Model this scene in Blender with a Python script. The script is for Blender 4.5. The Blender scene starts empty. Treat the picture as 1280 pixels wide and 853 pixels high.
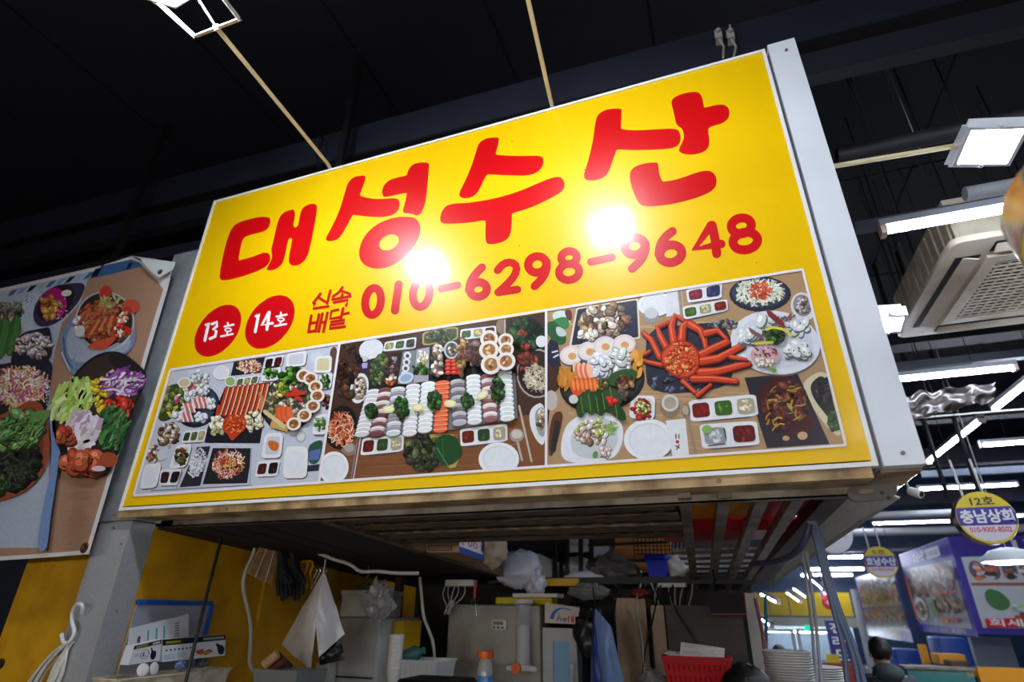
import bpy, bmesh, math, random
import numpy as np
from mathutils import Vector, Matrix, noise
random.seed(7)
SC = bpy.context.scene
COL = SC.collection

# ------------------------------------------------------------------ camera
EYE = 1.9                       # camera height above the floor (m)
FPX = 700.0                     # focal length in pixels of the 1280x853 frame
CX, CY = 640.0, 426.5
def _n(v): return v / np.linalg.norm(v)
_up = _n(np.array([20.0, -1449.5, FPX]))
_x = -_n(np.array([-2121.0, 308.5, FPX]))
_x = _n(_x - _up * _x.dot(_up))
ROT = np.array([_x, np.cross(_up, _x), _up])      # rows: world axes in camera space
def ray(px, py): return ROT @ np.array([px - CX, py - CY, FPX])
def P(px, py, Y):
    r = ray(px, py); r = r * Y / r[1]
    return Vector((r[0], r[1], r[2] + EYE))
def PX(px, py, X):
    r = ray(px, py); r = r * X / r[0]
    return Vector((r[0], r[1], r[2] + EYE))
def PZ(px, py, Z):
    r = ray(px, py); r = r * (Z - EYE) / r[2]
    return Vector((r[0], r[1], Z))

cam_data = bpy.data.cameras.new('camera')
cam = bpy.data.objects.new('camera', cam_data); COL.objects.link(cam)
_c = np.column_stack([ROT @ np.array([1, 0, 0]), ROT @ np.array([0, -1, 0]), ROT @ np.array([0, 0, -1])])
M4 = Matrix([[*_c[i], 0] for i in range(3)] + [[0, 0, 0, 1]])
cam.matrix_world = Matrix.Translation((0, 0, EYE)) @ M4
cam_data.sensor_width = 36.0
cam_data.lens = FPX / 1280 * 36.0
cam_data.clip_start = 0.02
cam_data.dof.use_dof = True
cam_data.dof.focus_distance = 2.35
cam_data.dof.aperture_fstop = 1.6
SC.camera = cam

# ------------------------------------------------------------------ world + exposure
world = bpy.data.worlds.new('hall_dark'); SC.world = world
world.use_nodes = True
world.node_tree.nodes['Background'].inputs[0].default_value = (0.55, 0.62, 0.8, 1)
world.node_tree.nodes['Background'].inputs[1].default_value = 0.02
vs = SC.view_settings
vs.view_transform = 'Standard'; vs.look = 'None'; vs.gamma = 1.0; vs.use_curve_mapping = False
vs.exposure = 0.0
SC.cycles.max_bounces = 6
SC.cycles.sample_clamp_indirect = 4.0
FLOOD_E = 180.0                 # radiance of the LED floodlight plates
FILL_E = 72.0                  # radiance of the added fill globes behind the viewer
TUBE_E = 60.0                   # radiance of the fluorescent tubes

# ------------------------------------------------------------------ colour + materials
def lin(c):
    return tuple((v / 255 / 12.92) if v / 255 <= 0.04045 else ((v / 255 + 0.055) / 1.055) ** 2.4 for v in c)
_mats = {}
def mat(name, col, rough=0.5, metal=0.0, var=0.0, scale=6.0, bump=0.0, spec=0.5, emit=0.0, alpha=1.0, trans=0.0, dirt=None, dirt_amt=0.5, stretch=None):
    key = name
    if key in _mats: return _mats[key]
    m = bpy.data.materials.new(name); m.use_nodes = True
    nt = m.node_tree; b = nt.nodes['Principled BSDF']
    c = lin(col)
    b.inputs['Base Color'].default_value = (*c, 1)
    b.inputs['Roughness'].default_value = rough
    b.inputs['Metallic'].default_value = metal
    b.inputs['Specular IOR Level'].default_value = spec
    if trans: b.inputs['Transmission Weight'].default_value = trans
    if alpha < 1: b.inputs['Alpha'].default_value = alpha
    if emit:
        b.inputs['Emission Color'].default_value = (*c, 1)
        b.inputs['Emission Strength'].default_value = emit
    if var or bump or dirt:
        tc = nt.nodes.new('ShaderNodeTexCoord'); out = tc.outputs['Object']
        if stretch:
            mp = nt.nodes.new('ShaderNodeMapping'); mp.inputs['Scale'].default_value = stretch
            nt.links.new(out, mp.inputs[0]); out = mp.outputs[0]
        nz = nt.nodes.new('ShaderNodeTexNoise')
        nz.inputs['Scale'].default_value = scale; nz.inputs['Detail'].default_value = 5
        nt.links.new(out, nz.inputs['Vector'])
        if var or dirt:
            rp = nt.nodes.new('ShaderNodeValToRGB')
            if dirt:
                rp.color_ramp.elements[0].position = 0.22 + 0.3 * dirt_amt; rp.color_ramp.elements[0].color = (*lin(dirt), 1)
                rp.color_ramp.elements[1].position = 0.22 + 0.3 * dirt_amt + .22; rp.color_ramp.elements[1].color = (*c, 1)
            else:
                rp.color_ramp.elements[0].position = 0.3; rp.color_ramp.elements[0].color = (*[v * (1 - var) for v in c], 1)
                rp.color_ramp.elements[1].position = 0.7; rp.color_ramp.elements[1].color = (*[min(1, v * (1 + var)) for v in c], 1)
            nt.links.new(nz.outputs[0], rp.inputs[0]); nt.links.new(rp.outputs[0], b.inputs['Base Color'])
        if bump:
            bp = nt.nodes.new('ShaderNodeBump'); bp.inputs['Strength'].default_value = min(1, bump); bp.inputs['Distance'].default_value = 0.01
            nt.links.new(nz.outputs[0], bp.inputs['Height']); nt.links.new(bp.outputs[0], b.inputs['Normal'])
    _mats[key] = m
    return m
def print_mat(name, rough=0.3, spec=0.5, var=0.12, scale=60.0, bump=0.0, coat=0.0):
    """flat print: ink colour per face, slightly mottled"""
    if name in _mats: return _mats[name]
    m = bpy.data.materials.new(name); m.use_nodes = True
    nt = m.node_tree; b = nt.nodes['Principled BSDF']
    at = nt.nodes.new('ShaderNodeVertexColor'); at.layer_name = 'ink'
    tc = nt.nodes.new('ShaderNodeTexCoord'); nz = nt.nodes.new('ShaderNodeTexNoise')
    nz.inputs['Scale'].default_value = scale; nz.inputs['Detail'].default_value = 6
    nt.links.new(tc.outputs['Object'], nz.inputs['Vector'])
    mr = nt.nodes.new('ShaderNodeMapRange'); mr.inputs[1].default_value = 0.3; mr.inputs[2].default_value = 0.7
    mr.inputs[3].default_value = 1 - var; mr.inputs[4].default_value = 1 + var
    nt.links.new(nz.outputs[0], mr.inputs[0])
    mx = nt.nodes.new('ShaderNodeVectorMath'); mx.operation = 'SCALE'
    nt.links.new(at.outputs[0], mx.inputs[0]); nt.links.new(mr.outputs[0], mx.inputs['Scale'])
    nt.links.new(mx.outputs[0], b.inputs['Base Color'])
    b.inputs['Roughness'].default_value = rough; b.inputs['Specular IOR Level'].default_value = spec
    b.inputs['Coat Weight'].default_value = coat; b.inputs['Coat Roughness'].default_value = 0.12
    _mats[name] = m
    return m

# ------------------------------------------------------------------ mesh helpers
_org = {}
def tag(o, label=None, cat=None, group=None, kind=None):
    if label: o['label'] = label
    if cat: o['category'] = cat
    if group: o['group'] = group
    if kind: o['kind'] = kind
    return o
def thing(name, loc, label=None, cat=None, group=None):
    o = bpy.data.objects.new(name, None); COL.objects.link(o)
    o.empty_display_size = 0.05
    o.location = loc; _org[o.name] = Vector(loc)
    return tag(o, label, cat, group)
def chaikin(pts, it=2, closed=True):
    pts = [tuple(p) for p in pts]
    for _ in range(it):
        q = []; n = len(pts)
        rng = range(n) if closed else range(n - 1)
        if not closed: q.append(pts[0])
        for i in rng:
            a, b = pts[i], pts[(i + 1) % n]
            q.append(tuple(a[k] * .75 + b[k] * .25 for k in range(len(a))))
            q.append(tuple(a[k] * .25 + b[k] * .75 for k in range(len(a))))
        if not closed: q.append(pts[-1])
        pts = q
    return pts
def spline(pts, it=3): return [Vector(p) for p in chaikin(pts, it, False)]
def perp(d):
    d = Vector(d).normalized(); a = Vector((0, 0, 1)) if abs(d.z) < .9 else Vector((1, 0, 0))
    u = d.cross(a).normalized(); return u, d.cross(u).normalized()
class MB:
    def __init__(s): s.v = []; s.f = []; s.c = []; s.ink = None
    def _add(s, vs, fs):
        b = len(s.v); s.v += [Vector(v) for v in vs]
        for f in fs:
            s.f.append([b + i for i in f]); s.c.append(s.ink)
        return s
    def quad(s, a, b, c, d): return s._add([a, b, c, d], [(0, 1, 2, 3)])
    def hexa(s, b4, t4):
        return s._add(list(b4) + list(t4), [(3, 2, 1, 0), (4, 5, 6, 7), (0, 1, 5, 4), (1, 2, 6, 5), (2, 3, 7, 6), (3, 0, 4, 7)])
    def box(s, x0, y0, z0, x1, y1, z1):
        return s.hexa([(x0, y0, z0), (x1, y0, z0), (x1, y1, z0), (x0, y1, z0)], [(x0, y0, z1), (x1, y0, z1), (x1, y1, z1), (x0, y1, z1)])
    def obox(s, c, ax, ay, az, hx, hy, hz):
        c = Vector(c); ax = Vector(ax).normalized() * hx; ay = Vector(ay).normalized() * hy; az = Vector(az).normalized() * hz
        q = [(-1, -1), (1, -1), (1, 1), (-1, 1)]
        return s.hexa([c + ax * i + ay * j - az for i, j in q], [c + ax * i + ay * j + az for i, j in q])
    def rbox(s, x0, y0, z0, x1, y1, z1, r):
        """box with bevelled vertical edges and a chamfered top"""
        n = 3; ring = []
        for (cx, cy, a0) in ((x1 - r, y1 - r, 0), (x0 + r, y1 - r, 90), (x0 + r, y0 + r, 180), (x1 - r, y0 + r, 270)):
            for k in range(n + 1):
                a = math.radians(a0 + 90 * k / n); ring.append((cx, cy, math.cos(a), math.sin(a)))
        m = len(ring); vs = []
        e = min(r, (z1 - z0) * .3)
        for z, rr in ((z0, r - e * .5), (z0 + e * .5, r), (z1 - e * .5, r), (z1, r - e * .5)):
            vs += [(cx + ca * rr, cy + sa * rr, z) for cx, cy, ca, sa in ring]
        fs = [list(range(m))[::-1], list(range(3 * m, 4 * m))]
        for L in range(3):
            for i in range(m): fs.append((L * m + i, L * m + (i + 1) % m, (L + 1) * m + (i + 1) % m, (L + 1) * m + i))
        return s._add(vs, fs)
    def prism(s, poly, ext):
        ext = Vector(ext); n = len(poly); p = [Vector(q) for q in poly]
        fs = [list(range(n))[::-1], list(range(n, 2 * n))] + [(i, (i + 1) % n, n + (i + 1) % n, n + i) for i in range(n)]
        return s._add(p + [q + ext for q in p], fs)
    def tube(s, pts, r, n=8, caps=True, r1=None):
        pts = [Vector(p) for p in pts]; vs = []; L = len(pts)
        u = None
        for i, p in enumerate(pts):
            d = (pts[min(i + 1, L - 1)] - pts[max(i - 1, 0)])
            if d.length < 1e-9: d = Vector((0, 0, 1))
            d.normalize()
            if u is None: u, w = perp(d)
            else:
                u = (u - d * u.dot(d))
                if u.length < 1e-6: u, w = perp(d)
                u.normalize(); w = d.cross(u)
            rr = r if r1 is None else r + (r1 - r) * i / (L - 1)
            if isinstance(r, (list, tuple)): rr = r[i]
            for k in range(n):
                a = 2 * math.pi * k / n; vs.append(p + (u * math.cos(a) + w * math.sin(a)) * rr)
        fs = [(i * n + k, i * n + (k + 1) % n, (i + 1) * n + (k + 1) % n, (i + 1) * n + k) for i in range(L - 1) for k in range(n)]
        if caps: fs += [list(range(n))[::-1], list(range((L - 1) * n, L * n))]
        return s._add(vs, fs)
    def bar(s, a, b, w, h, up=(0, 0, 1)):
        a = Vector(a); b = Vector(b); d = (b - a); u = Vector(up); u = (u - d.normalized() * u.dot(d.normalized())).normalized()
        return s.obox((a + b) / 2, d, d.cross(u), u, d.length / 2, w / 2, h / 2)
    def lathe(s, c, axis, prof, n=24, a0=0, a1=360):
        """prof: (radius, height) pairs along axis from c"""
        c = Vector(c); ax = Vector(axis).normalized(); u, w = perp(ax); full = (a1 - a0) >= 360
        m = n if full else n + 1; vs = []
        for r, h in prof:
            for k in range(m):
                a = math.radians(a0 + (a1 - a0) * k / n); vs.append(c + ax * h + (u * math.cos(a) + w * math.sin(a)) * r)
        fs = []
        for i in range(len(prof) - 1):
            for k in range(n):
                k2 = (k + 1) % m; fs.append((i * m + k, i * m + k2, (i + 1) * m + k2, (i + 1) * m + k))
        return s._add(vs, fs)
    def ball(s, c, rx, ry, rz, n=14, m=9, ju=0.0, seed=0):
        c = Vector(c); vs = []; fs = []
        for i in range(m + 1):
            t = math.pi * i / m
            for k in range(n):
                a = 2 * math.pi * k / n; d = Vector((math.sin(t) * math.cos(a), math.sin(t) * math.sin(a), math.cos(t)))
                q = 1.0
                if ju: q += ju * noise.noise(d * 2.2 + Vector((seed * 3.1, 0, 0))) + ju * .6 * noise.noise(d * 5 + Vector((0, seed * 7.7, 0))) + ju * .4 * noise.noise(d * 11 + Vector((seed * 1.7, 0, 4)))
                vs.append(c + Vector((d.x * rx, d.y * ry, d.z * rz)) * q)
        for i in range(m):
            for k in range(n): fs.append((i * n + k, (i + 1) * n + k, (i + 1) * n + (k + 1) % n, i * n + (k + 1) % n))
        return s._add(vs, fs)
    def sheet(s, fn, nu, nv, th=0.002):
        """fn(u,v)->point, given a thickness along its normal"""
        g = [[Vector(fn(i / nu, j / nv)) for j in range(nv + 1)] for i in range(nu + 1)]
        top = []; bot = []
        for i in range(nu + 1):
            for j in range(nv + 1):
                du = g[min(i + 1, nu)][j] - g[max(i - 1, 0)][j]; dv = g[i][min(j + 1, nv)] - g[i][max(j - 1, 0)]
                nn = du.cross(dv); nn = nn.normalized() if nn.length > 1e-12 else Vector((0, -1, 0))
                top.append(g[i][j] + nn * th / 2); bot.append(g[i][j] - nn * th / 2)
        N = len(top); W = nv + 1; fs = []
        for i in range(nu):
            for j in range(nv):
                a, b, c, d = i * W + j, (i + 1) * W + j, (i + 1) * W + j + 1, i * W + j + 1
                fs.append((a, b, c, d)); fs.append((N + d, N + c, N + b, N + a))
        for i in range(nu):
            a, b = i * W, (i + 1) * W; fs.append((b, a, N + a, N + b))
            a, b = i * W + nv, (i + 1) * W + nv; fs.append((a, b, N + b, N + a))
        for j in range(nv):
            a, b = j, j + 1; fs.append((a, b, N + b, N + a))
            a, b = nu * W + j, nu * W + j + 1; fs.append((b, a, N + a, N + b))
        return s._add(top + bot, fs)
    def build(s, name, m, parent=None, smooth=0, loc=None):
        me = bpy.data.meshes.new(name)
        if parent is not None: o0 = _org[parent.name]
        elif loc is not None: o0 = Vector(loc)
        else:
            xs = [v.x for v in s.v]; ys = [v.y for v in s.v]; zs = [v.z for v in s.v]
            o0 = Vector(((min(xs) + max(xs)) / 2, (min(ys) + max(ys)) / 2, min(zs)))
        me.from_pydata([tuple(v - o0) for v in s.v], [], s.f)
        if any(c is not None for c in s.c):
            ca = me.color_attributes.new('ink', 'FLOAT_COLOR', 'CORNER')
            arr = np.ones((len(me.loops), 4), dtype=np.float32); k = 0
            for f, c in zip(s.f, s.c):
                n = len(f); arr[k:k + n, :3] = c if c is not None else (1, 1, 1); k += n
            ca.data.foreach_set('color', arr.ravel())
        else:
            bm = bmesh.new(); bm.from_mesh(me); bmesh.ops.recalc_face_normals(bm, faces=bm.faces); bm.to_mesh(me); bm.free()
        me.materials.append(m)
        if smooth:
            me.polygons.foreach_set('use_smooth', [True] * len(me.polygons))
            me.set_sharp_from_angle(angle=math.radians(smooth))
        o = bpy.data.objects.new(name, me); COL.objects.link(o)
        if parent is not None: o.parent = parent
        else: o.location = o0
        _org[o.name] = o0
        return o
def copy_thing(o, delta, label=None):
    r = o.copy(); COL.objects.link(r); r.location = o.location + Vector(delta); _org[r.name] = _org[o.name] + Vector(delta)
    if label: r['label'] = label
    for ch in [c for c in COL.objects if c.parent == o]:
        c = ch.copy(); COL.objects.link(c); c.parent = r
        for g in [q for q in COL.objects if q.parent == ch]:
            d = g.copy(); COL.objects.link(d); d.parent = c
    return r

# ------------------------------------------------------------------ flat print (ink shapes on one plane)
class Art:
    STEP = 2.2e-5
    def __init__(s, plane, toward, seed=1):
        s.mb = MB(); s.plane = plane; s.n = Vector(toward); s.lv = 1; s.T = (0, 0, 1); s.clip = None; s.r = random.Random(seed)
    def zoom(s, x0, y0, k): s.T = (x0, y0, k); return s
    def _px(s, p): return (s.T[0] + p[0] / s.T[2], s.T[1] + p[1] / s.T[2])
    def setclip(s, pts): s.clip = [s._px(p) for p in pts] if pts else None
    def _clip(s, poly):
        q = s.clip; n = len(q)
        area = sum(q[i][0] * q[(i + 1) % n][1] - q[(i + 1) % n][0] * q[i][1] for i in range(n)); sg = 1 if area > 0 else -1
        out = poly
        for i in range(n):
            a, b = q[i], q[(i + 1) % n]; inp = out; out = []
            if not inp: return []
            side = lambda p: sg * ((b[0] - a[0]) * (p[1] - a[1]) - (b[1] - a[1]) * (p[0] - a[0]))
            for j in range(len(inp)):
                c, d = inp[j], inp[(j + 1) % len(inp)]; sc, sd = side(c), side(d)
                if sc >= 0: out.append(c)
                if (sc >= 0) != (sd >= 0):
                    t = sc / (sc - sd); out.append((c[0] + (d[0] - c[0]) * t, c[1] + (d[1] - c[1]) * t))
        return out
    def raw(s, pts, col, lv=None):
        if lv is None: lv = s.lv; s.lv += 1
        p = [s._px(q) for q in pts]
        if s.clip: p = s._clip(p)
        if len(p) < 3: return
        s.mb.ink = lin(col)
        off = s.n * (Art.STEP * lv)
        s.mb._add([s.plane(*q) + off for q in p], [list(range(len(p)))])
    def poly(s, pts, col, lv=None): s.raw(pts, col, lv)
    def soft(s, pts, col, it=2): s.raw(chaikin(pts, it), col)
    def ell(s, x, y, rx, ry, col, ang=0, n=22, lv=None):
        ca, sa = math.cos(math.radians(ang)), math.sin(math.radians(ang))
        s.raw([(x + rx * math.cos(t) * ca - ry * math.sin(t) * sa, y + rx * math.cos(t) * sa + ry * math.sin(t) * ca) for t in [2 * math.pi * k / n for k in range(n)]], col, lv)
    def stroke(s, pts, w, col, w1=None, lv=None, round_=True, sm=0, closed=False):
        if sm: pts = chaikin(pts, sm, closed)
        if closed: pts = list(pts) + [pts[0]]
        if lv is None: lv = s.lv; s.lv += 1
        n = len(pts); w1 = w if w1 is None else w1
        L = []; R = []
        for i, p in enumerate(pts):
            if closed and i in (0, n - 1): a, b = pts[n - 2], pts[1]
            else: a, b = pts[max(i - 1, 0)], pts[min(i + 1, n - 1)]
            dx, dy = b[0] - a[0], b[1] - a[1]; d = math.hypot(dx, dy) or 1; h = (w + (w1 - w) * i / max(1, n - 1)) / 2
            nx, ny = -dy / d * h, dx / d * h
            L.append((p[0] + nx, p[1] + ny)); R.append((p[0] - nx, p[1] - ny))
        if closed:
            for i in range(n - 1): s.raw([L[i], L[i + 1], R[i + 1], R[i]], col, lv)
            return
        if round_:
            s.ell(*pts[0], w / 2, w / 2, col, n=12, lv=lv); s.ell(*pts[-1], w1 / 2, w1 / 2, col, n=12, lv=lv + .33)
        for i in range(n - 1): s.raw([L[i], L[i + 1], R[i + 1], R[i]], col, lv + .66 if round_ else lv)
    def jit(s, c, j=22):
        d = s.r.uniform(-j, j); return tuple(max(3, min(255, v + d + s.r.uniform(-j * .3, j * .3))) for v in c)
    def _pt(s, x, y, rx, ry, ang):
        t = s.r.uniform(0, 6.283); q = math.sqrt(s.r.random()); a, b = rx * q * math.cos(t), ry * q * math.sin(t)
        ca, sa = math.cos(math.radians(ang)), math.sin(math.radians(ang)); return x + a * ca - b * sa, y + a * sa + b * ca
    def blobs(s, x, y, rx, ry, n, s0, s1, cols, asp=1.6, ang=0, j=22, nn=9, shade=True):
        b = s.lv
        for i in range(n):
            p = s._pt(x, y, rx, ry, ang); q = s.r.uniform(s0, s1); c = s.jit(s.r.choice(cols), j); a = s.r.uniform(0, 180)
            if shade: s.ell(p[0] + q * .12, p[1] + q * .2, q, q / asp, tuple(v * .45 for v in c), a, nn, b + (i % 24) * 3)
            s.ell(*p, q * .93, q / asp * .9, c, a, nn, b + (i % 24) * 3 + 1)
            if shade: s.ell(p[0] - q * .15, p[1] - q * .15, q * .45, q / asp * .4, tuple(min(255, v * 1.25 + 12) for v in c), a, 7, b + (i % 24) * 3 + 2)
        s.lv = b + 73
    def strands(s, x, y, rx, ry, n, L, w, cols, ang=0, j=25, dirn=None):
        b = s.lv
        for i in range(n):
            p = s._pt(x, y, rx, ry, ang); a = s.r.uniform(0, 6.283) if dirn is None else math.radians(dirn + s.r.uniform(-35, 35))
            l = L * s.r.uniform(.5, 1); k = s.r.uniform(-.5, .5) * l
            dx, dy = math.cos(a), math.sin(a); m = (p[0] - dy * k * .5, p[1] + dx * k * .5)
            s.stroke([(p[0] - dx * l / 2, p[1] - dy * l / 2), m, (p[0] + dx * l / 2, p[1] + dy * l / 2)], w * s.r.uniform(.5, 1.1), s.jit(s.r.choice(cols), j), lv=b + i % 40, round_=False)
        s.lv = b + 41
    def bil(s, q, u, v):
        a, b, c, d = q; return tuple((a[k] * (1 - u) + b[k] * u) * (1 - v) + (d[k] * (1 - u) + c[k] * u) * v for k in (0, 1))
    def sub(s, q, u0, v0, u1, v1): return [s.bil(q, u0, v0), s.bil(q, u1, v0), s.bil(q, u1, v1), s.bil(q, u0, v1)]
    def rq(s, q, col, r=.18):
        """rounded quad"""
        pts = []
        for (u, v) in ((r, 0), (1 - r, 0), (1 - r * .3, r * .3), (1, r), (1, 1 - r), (1 - r * .3, 1 - r * .3), (1 - r, 1), (r, 1), (r * .3, 1 - r * .3), (0, 1 - r), (0, r), (r * .3, r * .3)): pts.append(s.bil(q, u, v))
        s.raw(pts, col)
    def dish(s, q, rim=(232, 232, 236), inner=(205, 206, 214), m=.14):
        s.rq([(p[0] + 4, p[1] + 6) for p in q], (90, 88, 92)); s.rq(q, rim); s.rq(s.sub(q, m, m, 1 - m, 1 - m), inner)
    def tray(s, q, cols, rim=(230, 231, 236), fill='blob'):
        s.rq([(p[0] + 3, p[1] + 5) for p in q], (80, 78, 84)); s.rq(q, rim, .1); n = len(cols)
        for i, c in enumerate(cols):
            k = s.sub(q, (i + .12) / n, .16, (i + .88) / n, .84); s.rq(k, tuple(v * .75 for v in c), .2)
            cx = sum(p[0] for p in k) / 4; cy = sum(p[1] for p in k) / 4; w = abs(k[1][0] - k[0][0]) * .36; h = abs(k[3][1] - k[0][1]) * .36
            s.blobs(cx, cy, w, h, 12, w * .22, w * .45, [c], j=30, shade=False)
    def plate(s, x, y, rx, ry, ang=0, rim=(235, 236, 240), inner=(222, 224, 230)):
        s.ell(x + rx * .05, y + ry * .08, rx, ry, (95, 92, 95), ang); s.ell(x, y, rx, ry, rim, ang, 28); s.ell(x, y, rx * .8, ry * .8, tuple(v * .93 for v in inner), ang, 26); s.ell(x + rx * .02, y + ry * .03, rx * .77, ry * .76, inner, ang, 26)
    def shell(s, x, y, rx, ry, ang=0, c=(150, 95, 55)):
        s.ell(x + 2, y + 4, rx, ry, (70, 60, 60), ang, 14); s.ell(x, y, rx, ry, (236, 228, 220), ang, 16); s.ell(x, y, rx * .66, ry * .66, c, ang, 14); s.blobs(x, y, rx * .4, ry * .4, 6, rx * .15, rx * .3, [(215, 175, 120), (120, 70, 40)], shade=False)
    def build(s, name, m, parent, kind=None):
        o = s.mb.build(name, m, parent)
        if kind: o['kind'] = kind
        return o

# ------------------------------------------------------------------ materials used often
BLACKC = mat('ceiling_paint', (5, 8, 20), .75, var=.25, scale=1.5)
NAVY = mat('navy_steel', (30, 33, 46), .5, var=.2, scale=3, bump=.05)
GALV = mat('galvanised_steel', (150, 155, 160), .42, metal=.35, var=.12, scale=14, bump=.04)
STEEL = mat('dull_steel', (136, 128, 116), .42, metal=.25, dirt=(92, 80, 64), dirt_amt=.5, scale=9, bump=.08)
CHROME = mat('bright_steel', (190, 192, 196), .22, metal=1.0, var=.08, scale=12)
RODM = mat('rod_black', (12, 12, 16), .9)
WHITE = mat('white_enamel', (222, 228, 236), .32, var=.03, scale=4)
WPLAST = mat('white_plastic', (215, 215, 212), .4)
IVORY = mat('ivory_pipe', (214, 200, 160), .4, var=.08, scale=5)
BLK = mat('black_plastic', (18, 18, 20), .5)
BLKST = mat('black_steel', (22, 21, 22), .5, metal=.3)
TAN = mat('stained_cream_metal', (190, 160, 112), .5, dirt=(120, 92, 58), dirt_amt=.6, scale=7)
YELW = mat('yellow_panel', (202, 150, 8), .5, dirt=(176, 126, 6), dirt_amt=.35, scale=5)
LED = mat('led_plate', (235, 244, 255), .3, emit=FLOOD_E)
TUBE = mat('lamp_tube', (232, 240, 255), .3, emit=TUBE_E)
GREYP = mat('grey_pipe', (150, 152, 156), .5, var=.08)
ZS = EYE

# ------------------------------------------------------------------ setting: floor, ceiling, walls, beams
fl = MB().box(-9, -6, -.1, 9, 19, 0).build('floor', mat('wet_concrete', (150, 150, 150), .4, var=.25, scale=2)); tag(fl, kind='structure')
cl = MB().box(-9, -6, 5.5, 9, 19, 5.6).build('ceiling', BLACKC); tag(cl, kind='structure')
CPAN = mat('ceiling_board', (6, 10, 25), .7, var=.2, scale=2)
k = 0
_me = None
for ix in range(-7, 9):
    for iy in range(1, 9):
        if _me is None:
            o = MB().box(-.49, -.94, -.02, .49, .94, 0).build('ceiling_panel', CPAN, None, loc=(0, 0, 0)); _me = o.data
        else:
            o = bpy.data.objects.new('ceiling_panel', _me); COL.objects.link(o)
        o.parent = cl; o.location = Vector((ix + .5, iy * 1.9, 5.5 + random.uniform(0, .012))) - _org[cl.name]
w = MB().box(-9, 16.5, 0, 9, 16.7, 5.5).build('wall_back', mat('blue_wall', (26, 52, 84), .6, var=.1)); tag(w, kind='structure')
w = MB().box(8.9, -6, 0, 9, 16.5, 5.5).build('wall_right', mat('dark_wall', (40, 44, 56), .7)); tag(w, kind='structure')
w = MB().box(-9, -6, 0, -8.9, 16.5, 5.5).build('wall_left', mat('dark_wall', (40, 44, 56), .7)); tag(w, kind='structure')
w = MB().box(-9, -6.1, 0, 9, -6, 5.5).build('wall_front', mat('dark_wall', (40, 44, 56), .7)); tag(w, kind='structure')
# the partition above the stalls, behind the sign: dark boards
w = MB().box(-8.9, 5.0, 2.6, .2, 5.06, 5.5).build('wall_stall', BLACKC); tag(w, kind='structure')

def slope_beam(name, Y0, Y1, zt, zb, x0, x1, s, m):
    g = lambda x, z: z + s * x
    b = [(x0, Y0, g(x0, zb)), (x1, Y0, g(x1, zb)), (x1, Y1, g(x1, zb)), (x0, Y1, g(x0, zb))]
    t = [(x0, Y0, g(x0, zt)), (x1, Y0, g(x1, zt)), (x1, Y1, g(x1, zt)), (x0, Y1, g(x0, zt))]
    o = MB().hexa(b, t).build(name, m); return tag(o, kind='structure')
slope_beam('trim_1', 2.30, 2.44, EYE + 2.94, EYE + 2.665, -8.6, 7.5, -.034, NAVY)     # upper face of the roof beam
slope_beam('trim_2', 2.36, 2.44, EYE + 2.66, EYE + 2.50, -8.6, 7.5, -.034, mat('beam_web', (24, 27, 38), .55, var=.2))
slope_beam('trim_3', 2.29, 2.46, EYE + 2.672, EYE + 2.655, -8.6, 7.5, -.034, BLKST)   # the flange between them
for i, yb in enumerate((4.7, 7.0, 9.4, 12.9)):
    o = MB().box(.25, yb + .12, EYE + 1.95, 8.8, yb + .3, EYE + 2.2).build('trim_%d' % (4 + i), NAVY); tag(o, kind='structure')

# ------------------------------------------------------------------ the sign
SY = 2.0
SX0, SX1, SZ0, SZ1 = -2.761, .4735, EYE + .417, EYE + 2.3216
sign = thing('signboard', ((SX0 + SX1) / 2, SY, SZ0), 'large yellow sign with red Korean lettering, a phone number and three seafood photos', 'sign')
MB().box(SX0 + .02, SY + .004, SZ0 + .02, SX1 - .02, SY + .14, SZ1 - .02).build('box_body', TAN, sign)
f = MB(); e = .014
for (a, b, c, d) in ((SX0, SZ0, SX1, SZ0 + e), (SX0, SZ1 - e, SX1, SZ1), (SX0, SZ0 + e, SX0 + e, SZ1 - e), (SX1 - e, SZ0 + e, SX1, SZ1 - e)):
    f.box(a, SY - .006, b, c, SY + .03, d)
f.build('frame', mat('white_frame', (236, 238, 238), .35), sign)
VINYL = print_mat('sign_vinyl', rough=.32, spec=.32, var=.02, scale=5, coat=.35)
face = MB(); face.ink = lin((240, 194, 2))
face.box(SX0 + e, SY, SZ0 + e, SX1 - e, SY + .004, SZ1 - e)
face.build('face_panel', VINYL, sign)
lip = MB().box(SX0, SY, SZ0 - .034, SX1 - .02, SY + .13, SZ0 + .02).build('bottom_ledge', TAN, sign)
for px in (165, 300, 560, 693, 900, 1050):
    q = P(px, 612, SY + .05)
    MB().lathe((q.x, SY - .002, SZ0 - .018), (0, 1, 0), [(0, 0), (.008, 0), (.008, .006)], 8).build('rivet', STEEL, lip)

splane = lambda x, y: P(x, y, SY)
RED = (206, 8, 14)
L = Art(splane, (0, -1, 0))
def flush(name='letter'):
    global L
    lv = L.lv; L.build(name, VINYL, sign); T_ = L.T; L = Art(splane, (0, -1, 0)); L.lv = lv; L.T = T_
L.zoom(260, 90, 3.16)
L.soft([(240,573),(200,572),(130,590),(98,608),(78,650),(60,720),(44,805),(50,824),(75,824),(150,805),(220,777),(246,752),(246,720),(225,712),(190,725),(121,746),(121,740),(126,705),(137,662),(150,648),(210,634),(236,622),(246,600),(246,580)], RED)
L.soft([(330,543),(292,557),(275,590),(262,650),(248,707),(254,722),(250,745),(230,780),(238,785),(262,783),(290,765),(303,735),(313,680),(318,658),(335,655),(325,700),(316,750),(330,767),(360,765),(388,740),(402,700),(420,610),(433,535),(425,520),(395,522),(370,540),(361,575),(355,612),(335,615),(344,568),(342,545)], RED)
flush()
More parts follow.
